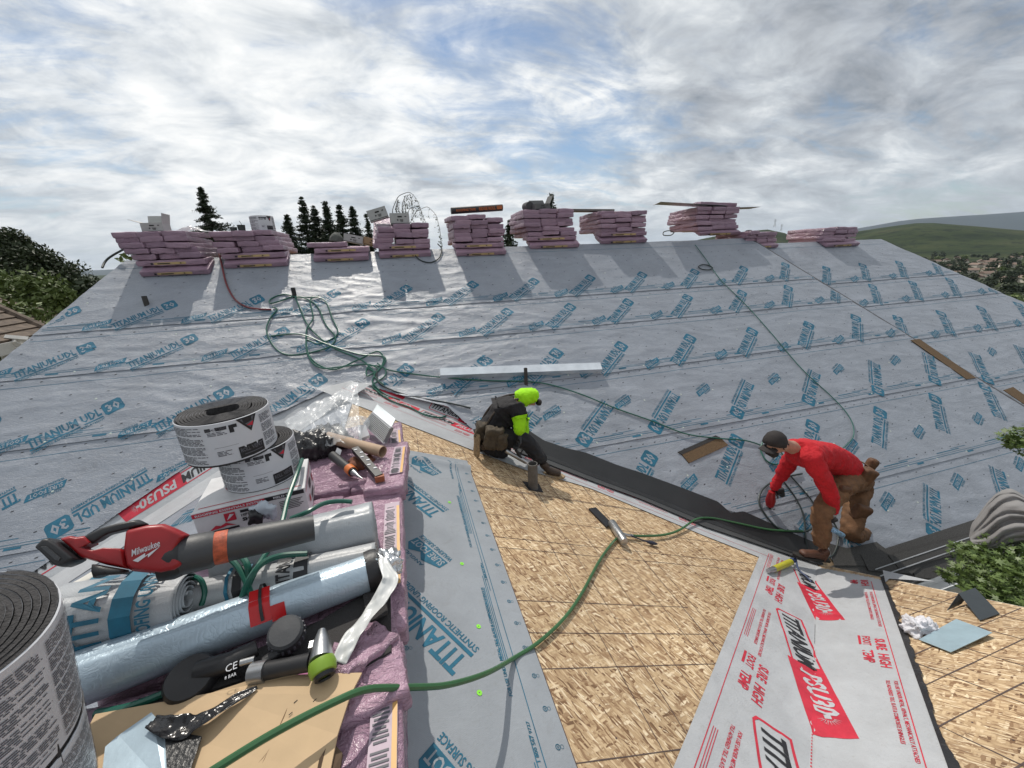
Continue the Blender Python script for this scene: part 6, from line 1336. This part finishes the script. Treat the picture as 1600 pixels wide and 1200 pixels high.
skin('trousers', {'p': (pel+[.02, 0, -.01], (.155, .150)), 'hN': (hN, .125), 'm1': (mid(hN, kN), .105), 'kN': (kN, .090), 'm2': (mid(kN, aN), .080), 'aN': (mid(kN, aN, .95), .070), 'hF': (hF, .120), 'm3': (mid(hF, kF), .11), 'kF': (kF, .095), 'm4': (mid(kF, aF), .09), 'aF': (aF, .080)},
     [('p', 'hN'), ('hN', 'm1'), ('m1', 'kN'), ('kN', 'm2'), ('m2', 'aN'), ('p', 'hF'), ('hF', 'm3'), ('m3', 'kF'), ('kF', 'm4'), ('m4', 'aF')], 'p', m_bp, Rp, 3, .020, 11., 7)
boot('boot', J(1292, 876, 2.215), J(1240, 868, 2.27), aN, m_boot, m_sole, Rp); boot('boot', J(1360, 835, 2.53), J(1352, 852, 2.36), aF, m_boot, m_sole, Rp)
hand('glove', wN, J(1306, 830, 2.26), (-1, .3, .1), m_glv, Rp, .5, 1.05); hand('glove', wF, J(1203, 782, 2.88), (.6, -.8, 0), m_glv, Rp, .9, 1.05)
g_ = MB(); g_.lathe([(.034, -.03), (.036, .0), (.034, .02)], wN, wN-eN, 16); g_.build('glove_cuff', mat('patterned_cuff', (.28, .28, .29), .7, var=(60, .8)), Rp, smooth=True)
cp_ = MB(); upv = np.array([-.10, .0, 1.]); upv = upv/np.linalg.norm(upv); cp_.lathe([(.0, .118), (.045, .108), (.080, .080), (.102, .030), (.106, -.012), (.100, -.014)], hc+[-.005, 0, .008], upv-fw*.25, 28, (1.0, 1.0)); co_ = cp_.build('cap', m_cap, Rp, smooth='all')
br_ = MB(); fx = np.array([-.93, -.12, -.36]); fx /= np.linalg.norm(fx); sx_ = np.cross(fx, [0, 0, 1.]); sx_ /= np.linalg.norm(sx_); nx_ = np.cross(sx_, fx)
br_.grid(lambda u, v: hc+[-.0, 0, .012]+fx*(.085+.085*v*(1-.35*(u*2-1)**2))[:, None]+sx_*((u*2-1)*.075)[:, None]-nx_*((u*2-1)**2*.022)[:, None]+nx_*(.0*v)[:, None], np.linspace(0, 1, 14), np.linspace(-.3, 1, 8)); q = br_.build('brim', m_cap, Rp, smooth='all'); q.parent = co_; sm = q.modifiers.new('thickness', 'SOLIDIFY'); sm.thickness = .006
e_ = MB(); ear = hc+np.array([.035, -.088, -.005]); e_.lathe([(0, .012), (.018, .010), (.026, 0), (.018, -.006)], ear, (0.1, -1, .1), 14, (1, 1.25)); e_.build('ear', m_skin, Rp, smooth=True)
h_ = MB(); rbox(h_, tuple(hc+[.055, -.0, -.012]), (.075, .168, .08), .03, (6, 8, 6), .003, 4); h_.build('hair', m_hair, Rp, smooth=True); h_ = MB(); rbox(h_, tuple(hc+fw*.075+[.03, 0, -.055]), (.075, .105, .055), .022, (6, 6, 6), .004, 5); h_.build('beard', m_hair, Rp, smooth=True)
for s_ in (-1, 1): e_ = MB(); e_.lathe([(0, .006), (.012, .003), (.015, -.004)], hc+fw*.086+[0, s_*.032, .022], fw, 10); e_.build('eye', m_hair, Rp, smooth=True)
b = MB(); ax = (wai-pel)/np.linalg.norm(wai-pel); b.lathe([(.163, -.03), (.170, -.028), (.170, .012), (.163, .014)], mid(pel, wai, .05), ax, 32); b.build('tool_belt', m_belt, Rp, smooth=True)
for (q, sz_, sd2, lb) in ((J(1352, 745, 2.40), (.15, .10, .20), 3, 'pouch'), (J(1345, 800, 2.38), (.17, .09, .16), 5, 'pouch'), (J(1362, 725, 2.5), (.09, .08, .12), 9, 'pouch'), (J(1316, 770, 2.33), (.13, .07, .16), 6, 'pouch')):
    b = MB(); rbox(b, tuple(q), sz_, .03, (10, 8, 10), .007, sd2, (.1, .35, -.2), 9.); b.build(lb, m_belt, Rp, smooth='all')
gr = thing('grinder', 'small red and black power tool held down in the left glove of the bending worker', 'power tool', J(1205, 785, 2.88))
b = MB(); b.tube([J(1206, 768, 2.84), J(1204, 782, 2.84), J(1203, 790, 2.84)], [.034, .052, .040], 16); b.build('red_housing', m_redp, gr, smooth=True); b = MB(); b.tube([J(1212, 770, 2.84), J(1220, 766, 2.84), J(1222, 774, 2.84)], [.035, .04, .03], 12); b.build('black_battery', m_blkp, gr, smooth=True); b = MB(); b.tube([J(1203, 790, 2.84), J(1203, 795, 2.84)], [.02, .012], 10); b.build('nose', m_blkp, gr, smooth=True)
cn_ = thing('bottle', 'small blue and white can in the right glove of the bending worker', 'can', J(1308, 830, 2.22)); b = MB(); b.tube([J(1302, 828, 2.20), J(1316, 836, 2.22)], .026, 14); b.build('can_body', mat('blue_white_print', (.25, .42, .60), .4, var=(50, .8)), cn_, smooth=True)
# --- worker with the lime hood
Gp = thing('person', 'kneeling worker in black shirt with lime green hood and sleeves, work belt and boots', 'person', J(785, 720, 3.45))
YG = 3.62
pel, wai, che, nec, hed = J(766, 674, YG), J(773, 655, YG), J(795, 637, YG-.02), J(812, 628, YG-.03), J(824, 622, YG-.05)
sN, eN, wN = J(809, 638, YG-.20), J(814, 660, YG-.27), J(810, 680, YG-.28); haN = J(808, 705, YG-.30)
sF, eF, wF = J(808, 636, YG+.16), J(820, 662, YG+.18), J(818, 690, YG+.10)
hN, kN, aN = J(778, 682, YG-.12), J(822, 688, YG-.18), J(849, 722, YG-.26); hF, kF, aF = J(764, 684, YG+.08), J(792, 708, YG-.06), J(758, 698, YG-.12)
fw = np.array([.62, -.1, -.78]); fw /= np.linalg.norm(fw); hc = hed+[.01, 0, 0]
body = {'pel': (pel, .11), 'wai': (wai, .105), 'che': (che, .12), 'nec': (nec, .05), 'hd0': (hc, .078), 'hd1': (hc-fw*.03, .082), 'jaw': (hc+fw*.05+[-.03, 0, -.02], .045), 'nose': (hc+fw*.112, .011),
        'sN': (sN, .05), 'eN': (eN, .036), 'wN': (wN, .026), 'sF': (sF, .05), 'eF': (eF, .036), 'wF': (wF, .026), 'hN': (hN, .085), 'kN': (kN, .055), 'aN': (aN, .04), 'hF': (hF, .085), 'kF': (kF, .055), 'aF': (aF, .04)}
skin('body', body, be, 'pel', m_skin, Gp)
m_bs = mat('black_shirt', (.012, .011, .013), .85, bump=(12, 1., .03)); m_bt = mat('black_trousers', (.018, .018, .021), .85, bump=(20, .6, .014), var=(12, .3)); m_hv = mat('lime_fabric', (.33, .72, .01), .75, bump=(12, 1., .03), var=(8, .1)); m_hv.node_tree.nodes['Principled BSDF'].inputs['Specular IOR Level'].default_value = .3
skin('shirt', {'p': (mid(pel, wai, .2), (.155, .14)), 'w': (wai, (.155, .145)), 'w2': (mid(wai, che), (.165, .155)), 'c': (che, (.165, .15)), 'n': (mid(che, nec, .7), .095), 'sN': (sN, .085), 'm1': (mid(sN, eN, .8), .070), 'sF': (sF, .085), 'eF': (mid(sF, eF, .8), .066)},
     [('p', 'w'), ('w', 'w2'), ('w2', 'c'), ('c', 'n'), ('c', 'sN'), ('sN', 'm1'), ('c', 'sF'), ('sF', 'eF')], 'w', m_bs, Gp, 3, .018, 14., 1)
skin('sleeve', {'a': (mid(sN, eN, .78), .062), 'b': (eN, .066), 'c': (mid(eN, wN, .6), .058), 'd': (wN, .040)}, [('a', 'b'), ('b', 'c'), ('c', 'd')], 'b', m_hv, Gp, 2, .014, 18., 2)
skin('sleeve', {'a': (mid(sF, eF, .78), .060), 'b': (eF, .062), 'c': (mid(eF, wF, .6), .054), 'd': (wF, .040)}, [('a', 'b'), ('b', 'c'), ('c', 'd')], 'b', m_hv, Gp, 2, .014, 18., 4)
skin('hood', {'n': (nec+[-.045, 0, .02], .105), 'a': (mid(nec, hc, .6)+[0, 0, .025], .108), 'b': (hc+[.01, 0, .025], .118), 'c': (hc+[.055, 0, .000], .100), 'd': (hc+[.04, 0, -.05], .088)}, [('n', 'a'), ('a', 'b'), ('b', 'c'), ('b', 'd')], 'b', m_hv, Gp, 3, .016, 16., 5)
b = MB(); b.lathe([(0, .02), (.04, .012), (.05, -.01), (.04, -.03)], hc+[.115, -.02, -.06], (.9, -.1, -.4), 14, (1, .7)); b.build('face_mask', m_cap, Gp, smooth=True)
skin('trousers', {'p': (pel, (.145, .14)), 'hN': (hN, .115), 'm1': (mid(hN, kN), .098), 'kN': (kN, .084), 'm2': (mid(kN, aN), .074), 'aN': (mid(kN, aN, 1.02), .062), 'hF': (hF, .115), 'm3': (mid(hF, kF), .10), 'kF': (kF, .088), 'm4': (mid(kF, aF), .075), 'aF': (aF, .062)},
     [('p', 'hN'), ('hN', 'm1'), ('m1', 'kN'), ('kN', 'm2'), ('m2', 'aN'), ('p', 'hF'), ('hF', 'm3'), ('m3', 'kF'), ('kF', 'm4'), ('m4', 'aF')], 'p', m_bt, Gp, 3, .022, 14., 6)
m_tan = mat('tan_sole', (.30, .22, .13), .7, bump=(120, 1., .006), var=(60, .5)); m_boot2 = mat('dark_brown_leather', (.045, .030, .022), .65, bump=(50, .4, .004), var=(20, .3))
boot('boot', J(847, 742, YG-.28), J(880, 746, YG-.32), aN, m_boot2, m_tan, Gp)
# kneeling boot shows its tan patterned sole to the left
sb = J(747, 694, YG-.14); tb = skin('boot', {'a': (aF, .055), 'h': (sb+[.05, 0, .05], .045), 't': (sb+[.06, -.02, -.07], .042)}, [('a', 'h'), ('h', 't')], 'h', m_boot2, Gp, 2)
so_ = MB(); q_ = np.array([(0, .13), (.035, .115), (.046, .07), (.036, .0), (.046, -.07), (.03, -.125), (0, -.135), (-.03, -.125), (-.046, -.07), (-.036, 0), (-.046, .07), (-.035, .115)])
s1_, s2_ = np.array([.35, -.93, 0.]), np.array([.10, .05, .99]); nn_ = np.cross(s1_, s2_); nn_ = nn_ if nn_[0] < 0 else -nn_
so_.prism([sb+s1_*a*1.1+s2_*b+nn_*.005 for a, b in q_], nn_*.02)
for k in range(11): so_.prism([sb+s1_*x*1.0+s2_*(.11-.022*k+dz)+nn_*.025 for x, dz in ((-.034, 0), (0, .012), (.034, 0), (.034, -.007), (0, .005), (-.034, -.007))], nn_*.006)
q = so_.build('sole', m_tan, Gp); q.parent = tb
hand('glove', wN, haN, (.3, -.9, 0), m_blkp, Gp, .6, 1.05); hand('glove', wF, J(816, 706, YG+.05), (-.3, -.9, 0), m_blkp, Gp, .7, 1.05)
b = MB(); ax = (wai-pel)/np.linalg.norm(wai-pel); b.lathe([(.152, -.03), (.160, -.028), (.160, .015), (.152, .017)], mid(pel, wai, .3), ax, 32); b.build('tool_belt', mat('worn_belt', (.05, .035, .025), .7, var=(30, .5)), Gp, smooth=True)
for (q, sz_, sd2) in ((J(771, 684, YG-.26), (.17, .09, .22), 3), (J(784, 690, YG-.30), (.10, .06, .18), 8), (J(752, 672, YG-.1), (.10, .12, .16), 5)):
    b = MB(); rbox(b, tuple(q), sz_, .03, (10, 8, 10), .014, sd2, (.1, .2, -.2), 16.); b.build('pouch', mat('olive_brown_pouch', (.060, .045, .028), .8, bump=(30, .5, .006), var=(18, .5)), Gp, smooth='all')
for s_ in (-.10, .10):
    b = MB(); b.tube(smooth([mid(pel, wai, .4)+[-.10, s_, .02], mid(wai, che, .3)+[-.095, s_*.9, .045], mid(wai, che, .9)+[-.065, s_*.9, .085], mid(che, nec, .5)+[-.02, s_*.8, .085], mid(che, nec, .95)+[.03, s_*.7, .06]], 20), .012, 6); b.build('strap', mat('worn_belt', (.05, .035, .025)), Gp, smooth=True)
cgn = thing('caulk_gun', 'metal gun with black handle under the chest of the kneeling worker', 'caulk gun', J(800, 715, YG-.34))
b = MB(); b.tube([J(790, 704, YG-.3), J(822, 722, YG-.34)], .022, 12); b.build('barrel', m_steel, cgn, smooth=True); b = MB(); b.tube([J(806, 703, YG-.33), J(814, 716, YG-.33)], .016, 10); b.build('grip', m_blkp, cgn, smooth=True); b = MB(); b.tube([J(822, 722, YG-.34), J(828, 728, YG-.35)], [.016, .006], 10); b.build('nozzle', m_white, cgn, smooth=True)
# ------------------------------------------------------------------ hoses
m_hose = mat('green_hose', (.012, .10, .07), .35, var=(3, .1)); m_hosef = mat('faded_hose', (.03, .12, .10), .5, var=(3, .2)); m_hoseg = mat('olive_hose', (.035, .12, .045), .4, var=(3, .15)); m_hosed = mat('dark_hose', (.02, .03, .03), .45); m_hoser = mat('red_hose', (.16, .025, .03), .5)
def near_(x, y):
    a, b = M(x, y), W(x, y); a, b = a+nM*.028, b+nW*(.028 if x > 1070 else .004); return a if a @ a < b @ b else b
def hose(name, label, pts, r, m, plane=None, lift=None, group=None, n=None, cat='air hose', thing_=True):
    """pts: picture points laid on a roof plane, or (x, y, z) picture point at a height"""
    P = [q if isinstance(q, np.ndarray) else (plane(*q[:2])+(nM if plane is M else nW)*(r+.027+(q[2] if len(q) > 2 else 0)-(.012 if plane in (W, near_) else 0))) for q in pts]
    Q = smooth(P, n or max(30, len(P)*9)); mb = MB(); mb.tube(Q, r, 8); o = mb.build(name, m, smooth=True, loc=tuple(Q[0]))
    return tag(o, label, cat, group)
HG = 'green air hoses tangled on the main slope'
hose('air_hose', 'green hose line running right from the tangle, under the metal channel to the red worker', [(590, 570), (606, 580), (640, 586), (690, 592), (760, 597), (840, 600), (900, 616), (960, 640), (1020, 661), (1070, 680), (1120, 687), (1160, 690), (1190, 700), (1207, 718)], .0085, m_hose, M)
hose('air_hose', 'green hose descending the slope right of centre from a small ring near the ridge', [(1085, 385), (1100, 405), (1125, 440), (1165, 480), (1205, 525), (1250, 578), (1300, 625), (1325, 655), (1331, 680), (1322, 695), (1310, 705)], .007, m_hosef, M)
hose('air_hose', 'small oval ring of hose lying high on the slope', [(1105, 417), (1112, 421), (1106, 424), (1095, 423), (1090, 419), (1096, 416), (1105, 417)], .010, m_hosed, M)
hose('air_hose', 'small ring of hose by the ridge left of the metal sheet stack', [(1052, 366), (1047, 370), (1036, 370), (1036, 365), (1045, 363), (1052, 366)], .010, m_hosed, M)
hose('air_hose', 'green hose making the widest left loop of the tangle', [(468, 468), (445, 463), (425, 470), (424, 477), (440, 473), (462, 466), (480, 470), (497, 482), (510, 510), (525, 530), (515, 545), (480, 555), (450, 557), (430, 545), (418, 520), (424, 500), (434, 487), (428, 483)], .0095, m_hose, M, group=HG)
hose('air_hose', 'green hose with the inner upper loop of the tangle', [(500, 465), (486, 472), (490, 500), (480, 520), (485, 560), (520, 580), (560, 565), (590, 552), (600, 565), (590, 583), (575, 578)], .0095, m_hose, M, group=HG)
hose('air_hose', 'green hose straight from the vent stub to the tangle knot', [(462, 466), (470, 485), (485, 515), (520, 545), (565, 565), (585, 585), (583, 600), (600, 618), (625, 628)], .0095, m_hose, M, lift=.01, group=HG)
hose('air_hose', 'green hose in the middle of the tangle crossing the others', [(425, 528), (470, 525), (510, 540), (560, 556), (600, 560), (598, 575), (575, 590), (577, 575), (600, 577), (602, 590), (583, 605), (594, 616)], .0095, m_hose, M, group=HG)
hose('air_hose', 'green hose of the tangle dipping lowest across the slope', [(466, 468), (505, 470), (520, 500), (528, 525), (500, 540), (480, 535), (486, 565), (505, 578), (540, 575), (575, 572), (592, 580), (585, 590), (600, 604)], .0095, m_hose, M, group=HG)
hose('air_hose', 'green hose from the knot over the white membrane to the kneeling worker', [(582, 585), (578, 598), (590, 615), (612, 630), (640, 640), (665, 652), (690, 655), (702, 645), (704, 632), (690, 622)], .010, m_hose, W)
hose('air_hose', 'green hose lying across the printed membrane below the tangle', [(590, 580), (592, 600), (620, 615), (660, 625), (700, 632), (735, 640)], .010, m_hosed, M)
hose('red_hose', 'dark red hose dropping from between the first two stacks to the green tangle', [(345, 400, .02), (350, 425), (356, 448), (368, 470), (385, 482), (405, 486), (425, 487)], .012, m_hoser, M)
hose('cable', 'thin black cable draped over the roof corner at far left', [(163, 422), (168, 412), (180, 405, .02), (205, 399, .08)], .014, m_hosed, M, cat='cable')
hose('cable', 'dark cable looped around the front of the two carton stack', [(655, 372, .25), (650, 385, .18), (646, 398, .05), (655, 408), (672, 413), (686, 406), (690, 392), (684, 384)], .010, m_hosed, M, cat='cable')
# foreground hose over the strip and strand board
fh = [atZ(300, 1225, -1.10), atZ(420, 1150, -1.10), atZ(520, 1098, -1.12), atZ(575, 1077, -1.16), atZ(640, 1074, -1.26), atZ(700, 1070, -1.38), atZ(760, 1052, -1.55)]+[W(*q)+nW*.02 for q in [(800, 1034), (840, 1008), (880, 970), (908, 930), (935, 880), (955, 852), (965, 842)]]
hose('air_hose', 'thick olive green hose sweeping from bottom left over the cardboard to the stapler', fh, .0098, m_hoseg, n=140)
hose('air_hose', 'green hose from the stapler along the strand board up onto the black valley', [(972, 840), (1000, 842), (1035, 840), (1060, 832), (1085, 818), (1110, 814), (1150, 822), (1200, 832), (1250, 834)], .0105, m_hoseg, near_)
rc = 'hose loops beside the red worker'
hose('air_hose', 'large dark hose loop on the membrane left of the red worker', [(1250, 742), (1215, 750), (1190, 765), (1183, 785), (1192, 805), (1215, 828), (1250, 833), (1275, 822)], .010, m_hosed, M, group=rc)
hose('air_hose', 'second hose loop leaning by the front boot of the red worker', [(1222, 755), (1240, 780), (1252, 808), (1256, 850), (1262, 868)], .009, m_hosed, M, group=rc)
hose('air_hose', 'hose line crossing diagonally between the hands of the red worker', [(1232, 745), (1262, 780), (1275, 800), (1300, 820), (1306, 845), (1298, 868), (1285, 875)], .009, m_hosed, M, group=rc)
hose('air_hose', 'small green hose loop just below the chin of the red worker', [(1190, 690), (1186, 705), (1195, 722), (1212, 728), (1224, 722), (1215, 706), (1200, 697)], .0095, m_hose, M, group=rc)
# green hose coil inside the pile
zh = ZP+.20
hose('air_hose', 'teal green hose bunch hanging down between the rolls under the blower tube', [atZ(352, 862, zh), atZ(368, 862, zh+.02), atZ(385, 880, zh+.02), atZ(388, 905, zh-.02), atZ(378, 935, zh-.06), atZ(390, 905, zh), atZ(410, 880, zh+.02), atZ(440, 868, zh), atZ(480, 865, zh-.02)], .011, m_hose, n=90, group='hose strands in the pile')
hose('air_hose', 'teal green hose rising from the bunch past the blower tube to the carton', [atZ(382, 930, zh-.06), atZ(400, 890, zh), atZ(425, 850, zh-.02), atZ(440, 820, zh), atZ(450, 780, zh+.02), atZ(466, 735, zh+.05), atZ(472, 718, zh+.02)], .010, m_hose, n=80, group='hose strands in the pile')
hose('air_hose', 'teal green hose arcing over the thick silver roll', [atZ(455, 810, zh+.06), atZ(480, 800, zh+.09), atZ(505, 787, zh+.08), atZ(530, 783, zh+.06), atZ(550, 784, zh+.05)], .010, m_hose, n=40, group='hose strands in the pile')
hose('air_hose', 'teal green hose strand nearest the spiral end of the printed roll', [atZ(290, 900, zh-.03), atZ(312, 905, zh-.02), atZ(320, 925, zh-.06), atZ(315, 945, zh-.1)], .009, m_hose, n=40, group='hose strands in the pile')
hose('air_hose', 'teal green hose strand running left behind the hanging bunch', [atZ(395, 935, zh-.05), atZ(375, 890, zh), atZ(350, 868, zh+.02), atZ(320, 866, zh), atZ(300, 872, zh-.02)], .010, m_hose, n=50, group='hose strands in the pile')
hose('air_hose', 'dark green hose in the shadow under the blue roll', [atZ(150, 1115, ZP+.04), atZ(200, 1105, ZP+.05), atZ(260, 1082, ZP+.05), atZ(300, 1060, ZP+.05)], .011, m_hose, n=40)
# ------------------------------------------------------------------ loose things on the slopes
m_alu = mat('white_aluminium', (.72, .76, .80), .25, .55)
A_, B_ = M(688, 594), M(938, 584)
ch = MB(); d_ = (B_-A_); L = np.linalg.norm(d_); d_ /= L; up = nM; sd_ = np.cross(up, d_); sd_ = sd_ if sd_[1] > 0 else -sd_
prof = [(0, .012), (0, .10), (.12, .105), (.12, .012), (.114, .012), (.114, .099), (.006, .094), (.006, .012)]
V = [q+sd_*a+up*b for q in (A_, B_) for a, b in prof]; n = len(prof); ch.add(V, [(i, (i+1) % n, n+(i+1) % n, n+i) for i in range(n)]+[tuple(range(n)), tuple(range(2*n-1, n-1, -1))])
tag(ch.build('metal_channel', m_alu, loc=tuple(A_)), 'long white metal channel lying on the slope above the kneeling worker', 'metal channel')
def stub(base, h, r, label, m, lean=(0, 0, 1), flash=True):
    t = thing('vent_pipe', label, 'vent pipe', base); b = MB(); ax = np.array(lean, float); ax /= np.linalg.norm(ax)
    b.lathe([(r, -.02), (r*1.0, h), (r*.86, h), (r*.86, .0)], base, ax, 24); b.build('pipe', m, t, smooth=True); return t
m_rustp = mat('weathered_pipe', (.05, .045, .042), .7, var=(25, .35)); 
stub(M(822, 601), .23, .024, 'thin dark vent pipe standing behind the kneeling worker\'s hood', m_rustp)
stub(M(230, 478), .13, .030, 'short black and grey vent stub on the left slope below the open carton stack', m_rustp); stub(M(461, 466), .15, .030, 'black vent stub where the green hose tangle begins', m_blkp)
vp = W(833, 762); t = stub(vp, .26, .046, 'grey plumbing vent pipe rising from a square hole in the strand board', mat('plumbing_pipe', (.10, .095, .09), .6, var=(18, .35)))
b = MB(); b.prism([W(*q)+nW*.001 for q in [(816, 752), (826, 766), (849, 770), (842, 756)]], nW*.002); b.build('dark_opening', m_dark, t)
def scrap(name, pts, label, m, plane=M, n_=nM, t_=.008, base=.02, cat='shingle'):
    P = [plane(*q)+n_*base for q in pts]; b = MB(); b.prism(P, n_*t_); return tag(b.build(name, m, loc=tuple(P[0])), label, cat)
m_brsh = mat('brown_shingle', (.12, .075, .038), .9, bump=(300, .8, .003), var=(90, .4))
s1 = thing('shingle_piece', 'brown and black shingle piece lying alone on the slope left of the red worker', 'shingle', M(1095, 700))
b = MB(); b.prism([M(*q)+nM*.02 for q in [(1064, 712), (1123, 685), (1136, 697), (1075, 725)]], nM*.009); b.build('mineral_face', m_brsh, s1)
b = MB(); b.prism([M(*q)+nM*.022 for q in [(1057, 708), (1116, 682), (1123, 685), (1064, 712)]], nM*.009); b.build('sealing_strip', m_asph, s1)
scrap('shingle_strip', [(1421, 533), (1434, 531), (1523, 592), (1508, 594)], 'long narrow brown shingle strip beside the roof step', m_brsh)
scrap('shingle_strip', [(1565, 611), (1580, 606), (1625, 638), (1608, 640)], 'brown shingle strip at the lower end of the roof step, cut by the picture edge', m_brsh)
# stapler and black strip on the strand board
A_, B_ = W(953, 824)+nW*.045, W(972, 855)+nW*.05
st_ = thing('pneumatic_stapler', 'silver stapler body on strand board with black strip and hose attached', 'stapler', W(962, 845))
b = MB(); b.lathe([(.0, -.01), (.030, -.008), (.036, .0), (.036, np.linalg.norm(B_-A_)*.86), (.032, np.linalg.norm(B_-A_)), (.0, np.linalg.norm(B_-A_)*1.02)], A_, B_-A_, 24); b.build('body', m_steel, st_, smooth=True)
b = MB(); b.tube([(A_+B_)/2, W(978, 842)+nW*.035, W(986, 842)+nW*.03], .013, 10); b.build('air_fitting', m_steel, st_, smooth=True)
b = MB(); b.lathe([(.034, 0), (.037, .012), (.034, .016)], B_-(B_-A_)*.25, B_-A_, 24); b.build('ring', m_blkp, st_, smooth=True)
b = MB(); P = smooth([W(980, 842)+nW*.04, W(995, 846)+nW*.03, W(1012, 851)+nW*.025, W(1026, 853)+nW*.02], 20); b.tube(P, [.006]*12+[.010, .014, .016, .016, .014, .012, .008, .004], 8); b.build('trigger_strap', mat('navy_cloth', (.02, .025, .05), .7), st_, smooth=True)
scrap('black_strip', [(919, 797), (930, 795), (955, 820), (947, 826)], 'flat black rubber strip on strand board touching the stapler', m_butyl, W, nW, .012, .006, 'strip')
# tool at the top of the printed sheet
yt = thing('utility_cutter', 'small tool with yellow grip and grey tail at the top of the printed sheet', 'hand tool', W(1222, 890))
b = MB(); b.tube([W(1206, 895)+nW*.04, W(1232, 884)+nW*.045], [.028, .03], 16); b.build('yellow_grip', mat('yellow_olive', (.42, .40, .03), .45), yt, smooth=True)
b = MB(); b.tube([W(1197, 897)+nW*.035, W(1206, 895)+nW*.04], [.018, .027], 14); b.build('nose', m_steel, yt, smooth=True)
b = MB(); b.tube(smooth([W(1232, 884)+nW*.05, W(1238, 882)+nW*.07, W(1245, 893)+nW*.03, W(1258, 905)+nW*.03, W(1266, 912)+nW*.02], 24), .008, 8); b.build('tail', mat('navy_plastic', (.03, .05, .12), .5), yt, smooth=True)
b = MB(); b.lathe([(0, .02), (.028, .015), (.03, -.01), (0, -.015)], W(1236, 882)+nW*.05, (0, .3, 1), 16); b.build('cap', mat('navy_plastic2', (.03, .05, .12), .5), yt, smooth=True)
# bent flashing, pale sheet and rag on the cross gable
pc = P2(1515, 950); r0, r1 = P2(1512, 931)+n2*.075, P2(1514, 967)*0
a0, a1, a2, a3, a4, a5 = P2(1477, 957)+n2*.008, P2(1504, 949)*0, 0, 0, 0, 0
F_ = [P2(1480, 956)+n2*.01, P2(1505, 946)+n2*.085, P2(1532, 972)+n2*.01, P2(1502, 946)+n2*.01, P2(1531, 937)+n2*.085, P2(1563, 961)+n2*.01]
b = MB(); b.add(F_, [(0, 1, 4, 3), (1, 2, 5, 4)]); o = b.build('bent_flashing', mat('dark_flashing', (.055, .065, .072), .4, .5, bump=(30, .2, .003)), loc=tuple(F_[0])); sm = o.modifiers.new('thickness', 'SOLIDIFY'); sm.thickness = .003; tag(o, 'dark metal flashing bent into a ridge tent on strand board at right', 'flashing')
b = MB(); b.prism([P2(1437, 1003)+n2*.012, P2(1497, 975)+n2*.03, P2(1554, 997)+n2*.03, P2(1487, 1023)+n2*.012], n2*.003); tag(b.build('metal_sheet', mat('pale_blue_metal', (.36, .48, .54), .35, .3), loc=tuple(P2(1487, 1023))), 'pale blue metal square lying on strand board at right', 'metal sheet')
b = MB(); rbox(b, tuple(P2(1440, 989)+n2*.03), (.17, .10, .06), .03, (26, 18, 10), .026, 12, (.2, .1, -.3), 26.); tag(b.build('paper_scrap', mat('white_tissue', (.66, .66, .70), .8, bump=(60, 1., .01)), smooth='all', loc=tuple(P2(1440, 989))), 'crumpled white paper beside the pale blue metal square', 'paper')
